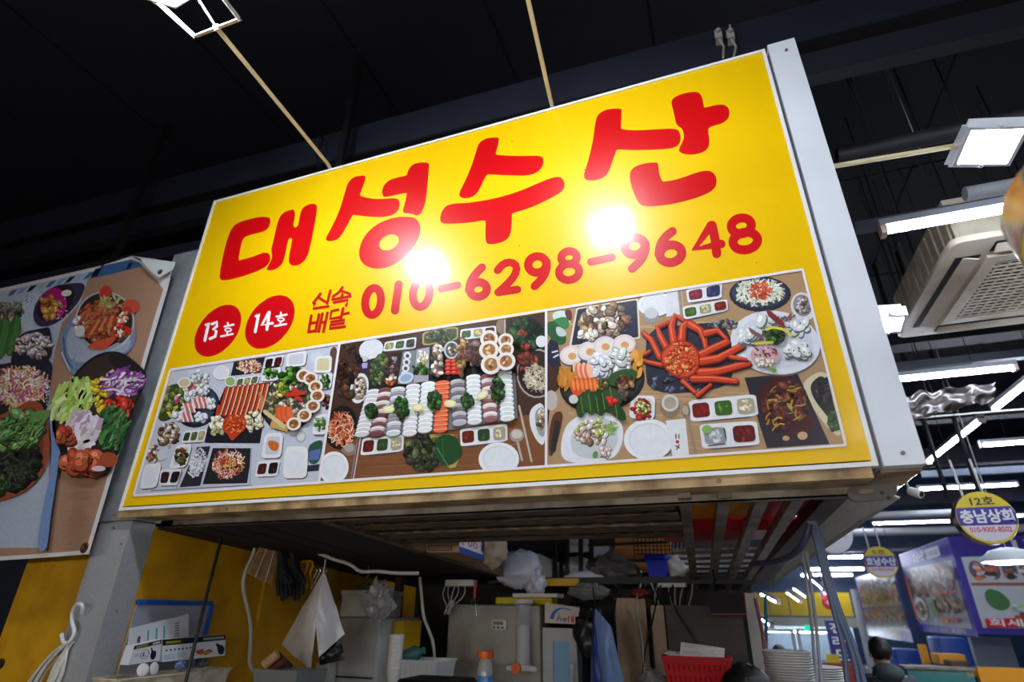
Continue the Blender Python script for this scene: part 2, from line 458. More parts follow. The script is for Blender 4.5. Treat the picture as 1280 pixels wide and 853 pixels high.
L.soft([(610,409),(575,414),(550,440),(540,480),(515,560),(480,630),(462,660),(474,670),(505,666),(525,650),(550,605),(572,564),(578,565),(640,573),(700,574),(740,562),(758,535),(755,503),(735,498),(690,502),(650,502),(602,491),(600,486),(610,458),(622,425),(622,410)], RED)
L.soft([(872,358),(830,357),(800,370),(786,400),(788,409),(740,418),(705,433),(686,465),(690,491),(705,495),(740,486),(783,478),(786,480),(778,520),(766,558),(800,559),(832,571),(850,545),(862,500),(868,430),(874,372)], RED)
L.soft([(780,572),(820,575),(840,605),(838,645),(815,690),(770,740),(710,775),(650,779),(608,757),(594,720),(605,670),(640,620),(695,587),(745,573)], RED)
L.ell(715, 674, 41, 28, (240, 194, 2), -28, 28)
flush()
L.zoom(540, 100, 2.8425)
L.soft([(232,204),(190,207),(165,225),(155,260),(135,320),(110,375),(94,405),(105,421),(135,420),(160,405),(180,365),(195,335),(205,336),(280,340),(350,340),(385,322),(399,290),(390,269),(340,270),(280,270),(228,266),(226,262),(235,230),(239,208)], RED)
L.soft([(27,490),(40,455),(65,440),(130,437),(210,425),(300,400),(370,370),(430,345),(460,344),(474,370),(465,395),(430,417),(350,455),(284,474),(284,480),(282,540),(268,568),(235,582),(198,585),(189,570),(191,505),(190,498),(130,508),(60,512),(33,510)], RED)
flush()
L.soft([(672,101),(625,103),(590,120),(580,150),(573,210),(555,290),(537,340),(548,358),(585,358),(620,342),(635,310),(654,250),(660,247),(720,250),(800,248),(860,243),(883,225),(883,190),(870,172),(800,175),(720,180),(673,175),(671,170),(674,108)], RED)
L.soft([(945,41),(900,45),(858,62),(849,80),(860,120),(868,162),(890,172),(897,205),(880,240),(876,255),(900,266),(940,265),(975,252),(988,225),(981,185),(983,167),(1030,156),(1055,137),(1058,105),(1040,87),(1010,88),(970,99),(966,98),(960,58)], RED)
L.soft([(797,292),(745,298),(708,315),(701,345),(712,390),(735,442),(760,451),(820,447),(900,432),(980,405),(1010,380),(1012,345),(990,321),(950,325),(870,355),(822,362),(816,358),(806,330),(804,297)], RED)
flush()
RED2 = (204, 14, 22)
L.zoom(440, 250, 2.4615)
def loop(cx, cy, rx, ry, w, ang=0):
    ca, sa = math.cos(math.radians(ang)), math.sin(math.radians(ang))
    L.stroke([(cx + rx * math.cos(t) * ca - ry * math.sin(t) * sa, cy + rx * math.cos(t) * sa + ry * math.sin(t) * ca) for t in [2 * math.pi * k / 30 for k in range(30)]], w * 1.12, RED2, closed=True)
loop(65, 313, 24, 42, 22, 8)
flush('digit')
L.stroke([(144, 260), (132, 341)], 25, RED2)
flush('digit')
loop(213, 288, 25, 42, 22, 8)
flush('digit')
L.stroke([(274, 274), (325, 263)], 23, RED2)
flush('digit')
loop(389, 276, 26, 22, 23, -12); L.stroke([(400, 208), (380, 228), (364, 252), (360, 278)], 25, RED2, sm=2)
flush('digit')
L.stroke([(448, 217), (466, 196), (490, 191), (508, 205), (502, 232), (476, 262), (450, 285)], 24, RED2, sm=1); L.stroke([(450, 285), (509, 276)], 24, RED2)
flush('digit')
loop(570, 199, 28, 25, 23, -12); L.stroke([(599, 190), (600, 212), (588, 240), (562, 266)], 25, RED2, sm=2)
flush('digit')
loop(668, 178, 24, 20, 22, -10); loop(668, 222, 31, 25, 22, -10)
flush('digit')
L.stroke([(735, 191), (800, 177)], 24, RED2)
flush('digit')
loop(870, 143, 31, 26, 24, -12); L.stroke([(903, 135), (903, 158), (890, 186), (862, 212)], 26, RED2, sm=2)
flush('digit')
loop(981, 166, 34, 27, 25, -12); L.stroke([(986, 97), (965, 113), (948, 138), (944, 168)], 27, RED2, sm=2)
flush('digit')
L.stroke([(1105, 78), (1056, 150), (1136, 136)], 27, RED2); L.stroke([(1108, 78), (1117, 120), (1122, 166)], 28, RED2)
flush('digit')
loop(1198, 80, 31, 24, 25, -10); loop(1210, 127, 38, 27, 25, -10)
flush('digit')
L.zoom(230, 250, 3.8767)
R3 = (196, 20, 22); T = 13.5
for s_ in ([(662,455),(628,500)],[(650,472),(684,494)],[(710,440),(694,503)],[(634,503),(626,528),(700,517)],
           [(768,425),(752,448),(722,470)],[(758,440),(804,456)],[(768,458),(763,478)],[(720,484),(806,468)],[(728,498),(796,486),(786,512)],
           [(617,562),(604,642)],[(655,556),(638,638)],[(612,600),(646,594)],[(604,641),(640,635)],[(672,552),(653,640)],[(664,596),(684,592)],[(696,548),(676,640)],
           [(748,533),(716,540),(708,578),(752,570)],[(772,526),(758,586)],[(764,557),(798,548)],[(714,592),(780,582),(776,598),(710,608),(704,625),(780,615)]):
    L.stroke(s_, T, R3)
flush('small_lettering')
for i in range(9):      # fly specks on the vinyl
    L.zoom(0, 0, 1); L.ell(random.uniform(640, 1000), random.uniform(150, 330), .8, .8, (120, 90, 10), n=6)
L.build('fly_specks', VINYL, sign)['kind'] = 'stuff'
for cxp, cyp, strokes in ((272, 413, ([(107,606),(121,593),(101,682)],[(136,602),(160,592),(160,612),(142,628),(157,636),(151,662),(127,673)],[(212,596),(214,606)],[(196,614),(240,605)],[(210,642),(208,656)],[(180,662),(236,650)])),
                          (337, 402, ([(349,564),(363,549),(345,640)],[(412,545),(377,608),(428,598)],[(414,545),(402,628)],[(470,546),(470,556)],[(448,566),(497,556)],[(468,594),(465,606)],[(440,612),(496,602)]))):
    q = P(cxp, cyp, SY); D = Art(splane, (0, -1, 0)); D.lv = 3
    c0 = Vector((q.x, SY, q.z)); D.mb.ink = lin((204, 10, 20))
    D.mb._add([c0 + Vector((.156 * math.cos(a), -Art.STEP * 3, .156 * math.sin(a))) for a in [2 * math.pi * t / 48 for t in range(48)]], [list(range(48))])
    disc = D.build('stall_number_disc', VINYL, sign)
    N = Art(splane, (0, -1, 0)); N.lv = 8; N.zoom(230, 250, 3.8767)
    for s_ in strokes: N.stroke(s_, 14 if s_[0][0] < 172 or 330 < s_[0][0] < 430 else 9.5, (245, 240, 240))
    ox, oy = ((214, 630) if cxp == 272 else (470, 580))
    N.stroke([(ox + 15 * math.cos(t), oy + 8 * math.sin(t)) for t in [6.283 * k / 14 for k in range(14)]], 7, (245, 240, 240), closed=True)
    N.build('numeral', VINYL, disc)

# --- three printed photographs
PH = print_mat('photo_print', rough=.32, spec=.5, var=.04, scale=40, coat=.3)
def photo(seed): a = Art(splane, (0, -1, 0), seed); a.lv = 2; return a
GRN = [(40, 80, 30), (70, 120, 45), (25, 50, 25), (110, 150, 70)]
SALAD = [(235, 225, 210), (215, 120, 80), (190, 60, 40), (240, 235, 230), (160, 60, 50), (220, 180, 120)]
CLAM = [(180, 160, 140), (130, 105, 85), (225, 215, 205), (90, 70, 60), (200, 185, 160)]
# photo 1
a = photo(1); a.zoom(160, 420, 3.8786)
Q1 = [(218,165),(1022,45),(920,707),(32,775)]; a.setclip(Q1); a.poly(Q1, (196, 202, 216))
for i in range(26): a.stroke([(a.r.uniform(60,900), a.r.uniform(150,760)), (a.r.uniform(60,900), a.r.uniform(150,760))], 3, a.jit((205,211,224), 10))
m = a.lv
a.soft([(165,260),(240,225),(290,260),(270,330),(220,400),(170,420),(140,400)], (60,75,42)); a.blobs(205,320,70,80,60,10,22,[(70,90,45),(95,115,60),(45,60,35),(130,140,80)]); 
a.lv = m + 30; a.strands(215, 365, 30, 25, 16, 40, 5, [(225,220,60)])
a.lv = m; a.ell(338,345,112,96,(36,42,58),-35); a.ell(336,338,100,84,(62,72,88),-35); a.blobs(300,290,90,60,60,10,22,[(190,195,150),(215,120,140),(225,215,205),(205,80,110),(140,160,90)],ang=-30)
for (x,y) in ((252,385),(355,390),(402,330),(310,290),(375,262)): a.blobs(x,y,26,24,14,12,20,[(225,228,236),(210,215,226)],j=10)
for (x,y) in ((290,395),(300,350),(345,330),(365,320)):
    for t in range(5): a.stroke([(x-25+t*11,y-18),(x-12+t*11,y+22)],9,(225,110,105) if t%2 else (240,225,222))
a.lv = m; a.blobs(350,200,45,30,30,8,18,[(205,210,210),(170,180,185),(230,235,235)]); a.plate(275,228,32,25,-10,inner=(210,195,150)); a.plate(455,180,40,34,-10); a.plate(498,222,28,26,0,inner=(150,180,110))
a.lv = m; a.poly([(515,125),(665,103),(645,180),(498,195)],(38,38,46)); a.strands(590,150,58,32,170,22,4,SALAD); a.blobs(590,150,50,26,25,4,8,SALAD)
a.lv = m; a.tray([(530,205),(640,190),(628,235),(520,248)],[(90,120,60),(200,185,120),(110,130,80)])
a.lv = m; a.tray([(668,105),(758,92),(745,150),(655,165)],[(40,24,28),(95,22,32)])
a.lv = m; a.poly([(470,252),(690,225),(640,522),(372,520),(385,450)],(32,32,40))
for t in range(9):
    x=455+t*24; a.stroke([(x+28,250-t*2),(x+8,320),(x-12,385)],17,(190,60,38),sm=1); a.stroke([(x+34,252-t*2),(x+15,320),(x-5,382)],6,(235,190,140),sm=1)
a.stroke([(640,280),(655,310),(640,350)],14,(200,130,90),sm=1); a.stroke([(440,340),(430,390)],14,(190,60,40))
a.blobs(440,440,38,48,26,12,22,[(225,220,190),(240,235,210),(190,190,140)]); a.blobs(610,412,36,44,26,12,22,[(225,220,190),(240,235,210),(190,190,140)])
a.soft([(465,410),(490,385),(560,380),(580,420),(570,460),(540,480),(505,518),(490,480),(460,460)],(196,62,30)); a.blobs(520,430,50,44,60,4,10,[(220,90,40),(180,50,25),(235,130,70)])
a.lv = m; a.ell(785,325,150,128,(40,40,46),-50); a.ell(785,318,138,116,(70,66,62),-50); a.blobs(785,300,125,100,120,9,20,[(90,110,60),(200,190,170),(60,60,50),(170,140,110),(120,100,80)],ang=-50)
a.blobs(790,190,52,36,40,12,26,GRN,ang=-20); a.blobs(745,260,32,30,22,9,18,[(150,170,70),(90,130,50),(190,190,90)])
for t in range(9): a.stroke([(760+a.r.uniform(-5,60),a.r.uniform(255,300)),(800+a.r.uniform(0,70),a.r.uniform(270,320))],14,a.jit((205,60,40)),sm=0)
for t in range(6): a.ell(735+t*11,380+t%2*6,16,40,(230,110,60) if t%2 else (220,85,45),-10)
for t in range(6): a.ell(675+t*18,375+t*14,20,11,(215,195,140),40); a.ell(705+t*14,430+t*4,10,20,(200,165,95),20)
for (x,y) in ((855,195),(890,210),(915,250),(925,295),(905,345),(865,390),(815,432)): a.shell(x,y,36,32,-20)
a.lv = m; a.dish([(770,85),(870,72),(860,145),(765,152)]); a.lv = m; a.ell(915,105,30,28,(210,215,222)); a.dish([(910,100),(990,95),(985,180),(900,180)],inner=(215,205,160))
a.lv = m; a.dish([(655,155),(745,140),(735,215),(645,222)]); a.blobs(690,183,30,22,24,8,15,GRN)
a.dish([(930,190),(995,178),(985,255),(925,262)]); a.blobs(958,220,24,28,22,7,13,GRN)
a.dish([(910,390),(975,375),(960,480),(895,480)]); a.blobs(932,430,24,34,24,7,13,[(110,150,60),(60,100,40)])
a.lv = m; a.blobs(962,318,20,36,20,8,14,[(60,30,25),(100,60,40)])
a.lv = m; a.dish([(665,472),(755,470),(742,592),(645,595)]); a.soft([(672,505),(738,515),(725,562),(690,555)],(205,105,40))
a.lv = m; a.dish([(762,535),(875,538),(868,690),(748,692)],inner=(226,228,236))
a.lv = m; a.ell(838,490,26,30,(170,175,180)); a.ell(838,488,19,22,(215,218,222))
a.lv = m; a.soft([(885,520),(948,500),(940,560),(925,620),(878,625),(870,560)],(40,85,70)); a.poly([(880,560),(935,548),(925,600),(876,605)],(90,110,170)); a.poly([(870,630),(930,622),(925,655),(868,660)],(40,42,60))
a.lv = m; a.tray([(630,610),(740,600),(725,680),(615,685)],[(90,30,28),(38,26,30)])
a.lv = m; a.tray([(160,648),(268,645),(240,725),(148,728)],[(70,28,30),(44,30,34)])
a.lv = m; a.dish([(235,528),(312,522),(285,635),(198,648)]); a.blobs(258,582,30,40,40,7,14,[(40,50,30),(100,90,40),(150,60,40),(60,80,40)])
a.lv = m; a.poly([(335,540),(400,535),(350,728),(250,735)],(44,44,52)); a.strands(338,615,34,72,150,30,5,[(210,215,224),(180,186,196),(230,234,240)],ang=20)
a.lv = m; a.poly([(412,545),(605,545),(578,715),(362,720)],(36,36,42)); a.strands(487,622,76,66,260,34,5,SALAD,ang=-15); a.blobs(490,610,40,36,26,5,11,[(200,60,35),(225,170,80)])
a.lv = m; a.blobs(195,480,44,62,70,10,19,CLAM,ang=20); a.blobs(120,570,28,44,30,9,16,CLAM+[(170,110,90)]); a.ell(165,580,22,26,(205,208,214))
a.lv = m; a.tray([(275,462),(385,452),(370,515),(258,520)],[(60,85,45),(110,130,70),(215,205,150)])
a.lv = m; a.dish([(80,625),(165,615),(140,735),(55,745)],inner=(222,226,236)); a.stroke([(110,752),(600,725)],4,(90,95,120)); a.stroke([(600,545),(590,725)],8,(170,175,185)); a.stroke([(265,640),(235,745)],6,(150,155,170))
a.lv = m; a.soft([(975,60),(1020,50),(1005,180),(985,190)],(92,70,58))
a.build('printed_photo', PH, sign)
# photo 2
a = photo(2); a.zoom(400, 380, 3.5533)
Q2 = [(88,182),(1003,38),(1003,728),(-2,795)]; a.setclip(Q2); a.poly(Q2, (70, 46, 36)); a.poly([(0,570),(160,560),(880,500),(1003,480),(1003,728),(0,795)], (126, 78, 46))
for i in range(70):
    y=a.r.uniform(560,780); a.stroke([(a.r.uniform(130,900),y),(a.r.uniform(130,950),y-a.r.uniform(5,25))],a.r.uniform(2,6),a.jit((132,84,50),18),round_=False,lv=6+i%20)
a.lv = 30; m = a.lv
a.blobs(120,300,60,120,50,10,24,[(60,38,30),(90,55,40),(45,30,26)]); a.lv = m + 40
a.ell(228,202,55,44,(222,224,230),-20); a.lv = m + 50; a.tray([(290,170),(430,148),(425,198),(280,213)],[(190,190,120),(90,110,70),(70,80,60)])
a.lv = m+50; a.rq([(455,125),(615,100),(615,160),(455,190)],(165,160,90)); a.rq([(465,130),(608,106),(608,155),(463,182)],(75,80,50)); a.blobs(535,142,62,25,50,8,16,[(70,80,45),(100,105,70),(50,60,38)])
a.lv = m+50; a.tray([(625,115),(782,97),(785,142),(622,162)],[(90,115,60),(220,205,150),(90,40,25)])
a.lv = m+50; a.ell(805,100,22,34,(150,120,100)); a.stroke([(822,70),(822,140)],5,(190,190,195)); a.stroke([(848,70),(845,130)],8,(40,40,46))
a.lv = m+50; a.ell(920,140,80,78,(28,36,26)); a.blobs(915,135,66,62,40,16,34,[(28,55,28),(40,75,35),(22,40,24)]); a.blobs(900,130,16,14,8,8,14,[(130,60,40)]); a.blobs(912,188,18,12,8,8,14,[(150,60,40)]); a.ell(985,170,24,26,(225,228,230))
a.lv = m+50; a.ell(965,310,92,110,(170,165,160)); a.ell(965,310,85,102,(46,32,28)); a.blobs(925,260,40,46,22,10,22,[(150,70,40),(120,50,32)]); a.strands(960,330,46,60,150,38,4,[(225,215,190),(200,185,150),(180,170,150)])
a.lv = m+50; a.soft([(935,460),(1003,430),(1003,640),(960,610),(928,530)],(222,224,230)); a.soft([(950,475),(1003,450),(1003,600),(965,580)],(160,160,155)); a.blobs(985,510,20,40,22,8,15,CLAM)
a.lv = m+50; a.rq([(168,245),(215,235),(218,295),(180,305)],(50,45,100)); a.ell(190,245,24,14,(200,200,205)); a.poly([(185,265),(212,262),(210,285),(190,288)],(170,170,200))
a.lv = m+50; a.ell(176,376,40,68,(225,226,232),12); a.ell(176,376,30,54,(150,140,135),12); a.blobs(180,376,24,42,40,7,13,CLAM)
a.lv = m+50; a.ell(95,550,72,98,(24,24,28),12); a.strands(95,555,56,72,220,40,5,[(235,200,160),(190,70,45),(225,150,100),(160,50,35)])
a.lv = m+50; a.ell(130,645,34,30,(140,125,115)); a.ell(130,640,22,20,(175,160,150)); a.plate(62,728,66,72,15,inner=(226,230,236)); a.stroke([(180,600),(150,775)],6,(190,190,195)); a.stroke([(170,590),(140,770)],3,(150,150,155))
a.lv = m+60; a.poly([(228,245),(490,195),(640,160),(870,250),(880,320),(330,370),(215,385)],(40,38,42))
a.lv = m+62; a.blobs(265,295,36,70,80,9,18,[(70,90,50),(110,125,80),(150,95,60),(55,70,40)],ang=15)
a.poly([(318,225),(370,218),(345,360),(290,365)],(48,32,32)); a.blobs(325,290,22,58,36,7,14,[(60,40,40),(90,60,55),(150,140,140)]); a.blobs(320,345,24,18,16,7,12,[(180,90,50),(220,210,200)])
a.poly([(372,215),(430,208),(415,362),(348,358)],(130,132,140)); 
for t in range(4): a.ell(392-t*4,232+t*28,17,17,(220,222,228)); a.ell(392-t*4,234+t*28,8,8,(70,65,65))
a.ell(385,332,36,24,(206,214,230),-20); a.ell(385,332,26,16,(150,180,205),-20)
a.poly([(432,205),(490,195),(485,345),(418,355)],(170,172,180)); a.blobs(458,240,20,38,16,8,16,[(215,210,190),(230,230,225)]); a.blobs(450,292,34,22,30,8,14,GRN); a.strands(465,250,14,20,10,20,4,[(200,190,60)])
for t in range(4): a.blobs(525-t*1,205+t*36,24,16,9,11,18,CLAM); 
a.ell(592,212,34,40,(200,202,208)); a.ell(592,212,26,32,(80,90,90)); a.blobs(592,212,18,22,9,8,12,CLAM)
for r_ in range(4):
    for t in range(3): a.ell(578+t*26,262+r_*17,15,9,(200,40,28),-8); a.ell(576+t*26,259+r_*17,9,4,(235,110,80),-8)
a.blobs(640,240,22,80,40,11,20,[(150,110,60),(110,75,45),(190,150,95)]); a.blobs(698,225,32,55,36,15,28,[(110,70,65),(150,110,105),(80,50,48)])
for (x,y,s_) in ((760,165,40),(760,215,44),(770,280,46),(835,175,34),(838,215,34),(838,268,42)): a.shell(x,y,s_,s_*.95,-20,(165,115,70))
a.lv = m+220; a.poly([(210,400),(600,345),(870,310),(880,510),(600,560),(170,590),(180,500)],(120,118,120))
rows=[(240,395,190,578,[(215,215,218)]),(295,388,255,578,[(120,72,72),(215,205,205)]),(350,385,330,575,[(205,212,218),(160,150,160)]),(418,372,402,575,[(226,232,232)]),(485,362,470,560,[(230,234,234)]),(548,358,540,560,[(232,100,60)]),(615,352,625,530,[(180,180,186),(120,110,116)]),(685,332,692,525,[(222,230,230)]),(752,328,762,515,[(150,100,100),(225,215,215)]),(825,312,838,510,[(224,232,230)])]
for (x0,y0,x1,y1,cs) in rows:
    n=11
    for t in range(n):
        u=t/(n-1); x=x0+(x1-x0)*u; y=y0+(y1-y0)*u; c=cs[t%len(cs)]
        a.ell(x,y+3,34,17,tuple(v*.55 for v in c),-8,14); a.ell(x,y,33,15,a.jit(c,8),-8,14); a.stroke([(x-26,y-4),(x,y-10),(x+26,y-7)],5,tuple(min(255,v*1.12+8) for v in c),sm=1)
        if cs[0]==(232,100,60): a.stroke([(x-28,y+3),(x+28,y-2)],3,(245,190,160))
for (x,y,w_,h_) in ((235,475,24,28),(368,465,30,48),(515,435,26,44),(662,435,26,32),(797,390,26,60)): a.blobs(x,y,w_,h_,60,7,13,[(40,75,30),(60,105,40),(28,50,24)],asp=1.2)
for (x,y,g) in ((315,475,0),(445,467,0),(588,450,0),(730,412,-30)): a.ell(x,y,28,17,(225,220,150),g); a.ell(x,y-2,20,11,(240,238,200),g)
a.lv = m+50; a.tray([(190,597),(375,580),(370,655),(180,675)],[(120,35,25),(60,90,45),(222,215,170)])
a.lv = m+50; a.tray([(622,556),(832,533),(835,610),(625,635)],[(130,40,28),(55,85,45),(222,212,170)])
a.lv = m+50; a.rq([(400,590),(600,572),(635,660),(590,750)],(180,165,85),.25); a.rq([(385,620),(610,580),(625,690),(420,760)],(70,72,40)); a.blobs(460,660,75,75,110,12,26,[(38,48,28),(60,70,40),(80,90,50),(48,34,34)]); a.soft([(520,590),(590,575),(635,640),(625,690),(560,730),(520,690),(510,640)],(30,72,36)); a.stroke([(520,640),(570,720)],4,(90,140,80)); a.stroke([(545,600),(550,700)],3,(60,110,60))
a.lv = m+50; a.plate(795,690,90,74,0,inner=(228,232,238)); a.stroke([(885,455),(940,700)],9,(190,180,170)); a.stroke([(872,590),(898,695)],9,(190,180,170)); a.ell(875,585,32,30,(165,150,140)); a.ell(875,580,24,20,(205,195,185))
a.build('printed_photo', PH, sign)
# photo 3
a = photo(3); a.zoom(670, 330, 3.161)
Q3 = [(42,192),(1052,22),(1215,718),(42,798)]; a.setclip(Q3); a.poly(Q3, (176, 142, 104))
for i in range(60):
    y=a.r.uniform(100,780); a.stroke([(a.r.uniform(60,1100),y),(a.r.uniform(60,1150),y-a.r.uniform(8,40))],a.r.uniform(2,7),a.jit((186,152,112),14),round_=False,lv=4+i%20)
a.lv = 28; m = a.lv
a.soft([(42,260),(95,350),(105,480),(60,520),(42,700)],(60,40,30)); a.ell(62,445,34,60,(70,45,35)); a.ell(60,540,26,40,(190,180,175))
a.lv = m+12; a.soft([(60,195),(110,180),(140,215),(130,245),(75,230)],(200,225,215)); a.soft([(65,220),(125,205),(135,250),(110,262),(60,250)],(60,130,70)); a.soft([(42,230),(80,225),(130,300),(95,330),(42,280)],(40,90,50)); a.soft([(75,245),(110,255),(125,285),(85,290)],(190,205,200)); a.soft([(110,185),(140,178),(145,225),(125,225)],(110,50,50)); a.soft([(42,310),(90,300),(95,400),(60,410),(42,380)],(36,38,62)); a.stroke([(65,350),(85,345)],6,(225,225,230)); a.stroke([(70,370),(88,360)],6,(225,225,230))
a.lv = m+12; a.rq([(160,175),(405,137),(412,295),(130,330)],(225,215,190),.03); a.rq([(165,180),(398,143),(405,290),(140,323)],(38,42,66),.03); a.blobs(268,225,95,58,110,15,27,[(150,115,85),(195,175,150),(120,90,68),(226,218,200),(95,72,58)],ang=-12); a.blobs(205,280,35,18,18,12,20,[(225,218,205)])
a.lv = m+12; a.plate(472,160,70,48,-5,inner=(228,230,236)); a.ell(455,205,30,30,(150,150,150)); a.ell(455,195,26,22,(205,205,208)); a.poly([(515,115),(560,108),(570,200),(515,210)],(222,222,230)); a.stroke([(560,105),(572,205)],4,(160,160,165)); a.stroke([(575,105),(585,200)],4,(175,175,180))
a.lv = m+12; a.tray([(592,102),(735,70),(735,135),(600,155)],[(160,50,70),(60,60,110)]); a.lv = m+30; a.tray([(578,170),(755,140),(760,185),(585,222)],[(80,120,40),(215,205,160),(150,40,28)])
a.lv = m+60; a.ell(262,470,170,118,(34,34,40),-12,30); a.ell(262,462,158,108,(58,56,58),-12,30)
for (x,y) in ((140,362),(210,345),(272,325),(348,318)): a.ell(x,y+5,46,40,(90,80,90),-8); a.ell(x,y,46,38,(226,212,220),-8); a.ell(x,y,36,28,(238,226,214),-8); a.ell(x+4,y+4,16,14,(210,170,110)); a.ell(x,y,8,7,(235,150,110))
a.blobs(250,405,40,44,30,18,30,[(228,230,236),(210,214,222)],j=8); a.blobs(325,385,38,40,26,16,28,[(215,222,222),(190,200,190)],j=12); a.blobs(368,385,12,30,10,8,15,[(190,180,170)])
for t in range(12): a.ell(395+a.r.uniform(-22,22),395+a.r.uniform(-40,40),9,22,a.jit((220,150,50),20),a.r.uniform(-20,20))
for t in range(7): a.ell(160+t*9,425+t%2*8,12,34,(228,120,70) if t%2 else (240,190,160),-12)
for t in range(16): a.ell(120+a.r.uniform(-28,28),460+a.r.uniform(-36,36),8,24,a.jit((200,130,45),20),a.r.uniform(-30,50))
for t in range(6): a.ell(155+t*17,490,14,38,(214,84,36),-8); a.ell(150+t*17,480,6,24,(240,140,70),-8)
a.soft([(290,440),(350,415),(410,425),(390,470),(330,490),(285,480)],(48,85,40)); a.blobs(355,465,34,24,22,9,17,[(110,60,40),(70,50,35),(150,110,70)])
for (x,y,g) in ((185,560,100),(215,550,80),(245,555,70),(270,545,60),(320,580,50),(300,520,40)): a.ell(x,y,22,52,a.jit((44,78,38),14),g-90); a.stroke([(x-6,y-30),(x+4,y+34)],3,(110,140,80))
a.blobs(300,545,20,22,12,8,16,[(190,40,28)]); a.blobs(265,480,24,20,14,8,14,[(150,130,50),(90,80,40)]); a.blobs(350,510,26,26,14,9,16,[(120,90,70),(70,60,50)]); a.ell(152,540,18,18,(210,205,195))
a.lv = m+12; a.soft([(440,250),(610,240),(760,225),(790,430),(740,500),(445,520),(430,400)],(44,46,60)); a.blobs(600,470,150,40,60,6,14,[(70,78,100),(30,34,50),(95,105,130)]); a.blobs(740,240,60,16,30,5,12,[(120,120,130),(60,62,76)])
CR=(206,62,32); CR2=(232,118,74); CR3=(160,40,22)
def leg(pts,w,w1=None):
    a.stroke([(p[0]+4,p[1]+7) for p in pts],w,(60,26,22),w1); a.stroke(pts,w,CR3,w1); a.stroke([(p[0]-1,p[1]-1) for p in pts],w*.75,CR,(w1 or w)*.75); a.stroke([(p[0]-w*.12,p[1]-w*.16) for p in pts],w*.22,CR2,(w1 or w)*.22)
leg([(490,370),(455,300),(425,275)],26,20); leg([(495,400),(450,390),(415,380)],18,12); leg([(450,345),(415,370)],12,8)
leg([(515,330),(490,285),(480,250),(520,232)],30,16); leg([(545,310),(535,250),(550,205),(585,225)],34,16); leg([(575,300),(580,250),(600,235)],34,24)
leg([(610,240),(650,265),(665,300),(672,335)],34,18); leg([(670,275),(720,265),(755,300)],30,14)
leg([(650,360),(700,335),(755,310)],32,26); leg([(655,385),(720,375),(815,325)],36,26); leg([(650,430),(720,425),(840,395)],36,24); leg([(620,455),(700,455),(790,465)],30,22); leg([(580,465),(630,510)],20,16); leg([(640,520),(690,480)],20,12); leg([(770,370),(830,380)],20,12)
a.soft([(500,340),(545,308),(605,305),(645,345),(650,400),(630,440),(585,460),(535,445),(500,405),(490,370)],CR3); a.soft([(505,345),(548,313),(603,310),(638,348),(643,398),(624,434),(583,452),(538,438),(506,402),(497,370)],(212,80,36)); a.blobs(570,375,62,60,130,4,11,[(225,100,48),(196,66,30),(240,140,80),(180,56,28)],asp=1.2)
a.lv = m+12; a.dish([(378,520),(472,522),(468,618),(366,610)]); a.blobs(420,572,40,38,30,9,18,[(165,40,26),(140,30,22)]); a.blobs(422,568,28,24,36,4,8,[(200,200,110),(225,220,170),(120,150,60)])
a.lv = m+12; a.soft([(130,625),(190,588),(250,578),(310,600),(345,640),(345,700),(320,760),(260,785),(150,790),(100,770),(98,710),(110,660)],(226,229,236)); a.soft([(150,650),(200,615),(270,605),(320,640),(325,710),(290,760),(200,775),(145,750),(135,700)],(200,206,208)); a.blobs(225,665,66,50,70,10,19,[(190,165,150),(215,200,190),(150,120,105),(170,180,100)]); a.blobs(280,740,22,22,12,10,18,[(205,185,180)]); a.ell(235,755,10,14,(90,150,60),20); a.strands(300,650,18,26,22,24,6,[(130,170,70)])
a.lv = m+12; a.plate(445,695,98,82,0,inner=(228,231,238)); a.poly([(512,620),(590,612),(605,755),(540,762)],(226,228,232)); a.stroke([(553,675),(553,690)],5,(40,40,44)); a.stroke([(565,675),(565,690)],4,(40,40,44)); a.ell(559,704,7,7,(190,30,30)); a.stroke([(553,720),(566,728)],5,(40,40,44)); a.stroke([(566,715),(556,735)],4,(40,40,44))
a.lv = m+12; a.ell(530,565,40,46,(140,120,95)); a.ell(530,550,34,34,(205,205,200)); a.ell(530,550,24,24,(170,160,145)); a.ell(592,580,18,26,(120,105,90),-10); a.ell(590,578,13,20,(180,165,145),-10); a.stroke([(598,600),(630,750)],8,(150,135,115)); a.stroke([(575,540),(580,570)],3,(150,140,130))
a.soft([(60,590),(110,580),(100,650),(70,760),(45,760)],(90,55,32)); a.stroke([(85,630),(68,735)],22,(44,40,46))
a.zoom(840, 330, 3.159)
a.lv = m+12; a.ell(348,120,122,70,(44,48,62),0); a.ell(345,115,108,58,(62,70,92)); a.strands(345,112,92,48,260,34,6,[(225,228,205),(205,215,180),(236,236,226)]); a.strands(345,105,46,32,70,26,7,[(200,70,45),(215,100,60)])
a.lv = m+12; a.ell(518,170,48,58,(220,222,228),-20); a.ell(515,165,36,44,(150,140,140),-20); a.blobs(515,165,28,34,36,6,12,[(90,75,80),(190,180,180),(130,110,110)])
a.lv = m+40; a.ell(412,318,178,126,(110,95,85),8,34); a.ell(408,312,178,125,(224,227,236),8,34); a.ell(408,312,150,102,(212,216,228),8,32)
for (x,y,rx,ry,g) in ((495,250,66,42,10),(375,225,52,34,-10),(300,285,58,34,10),(490,345,66,46,20)): a.blobs(x,y,rx*.6,ry*.6,18,22,34,[(224,228,230),(205,214,218)],j=7)
for t in range(5): a.ell(385+t*12,200+t*10,9,20,(130,50,60),-30); a.ell(312+t*10,268+t*6,5,16,(130,90,90),-30)
for t in range(14): a.ell(430+a.r.uniform(0,60),212+a.r.uniform(-8,16),6,5,(120,90,95))
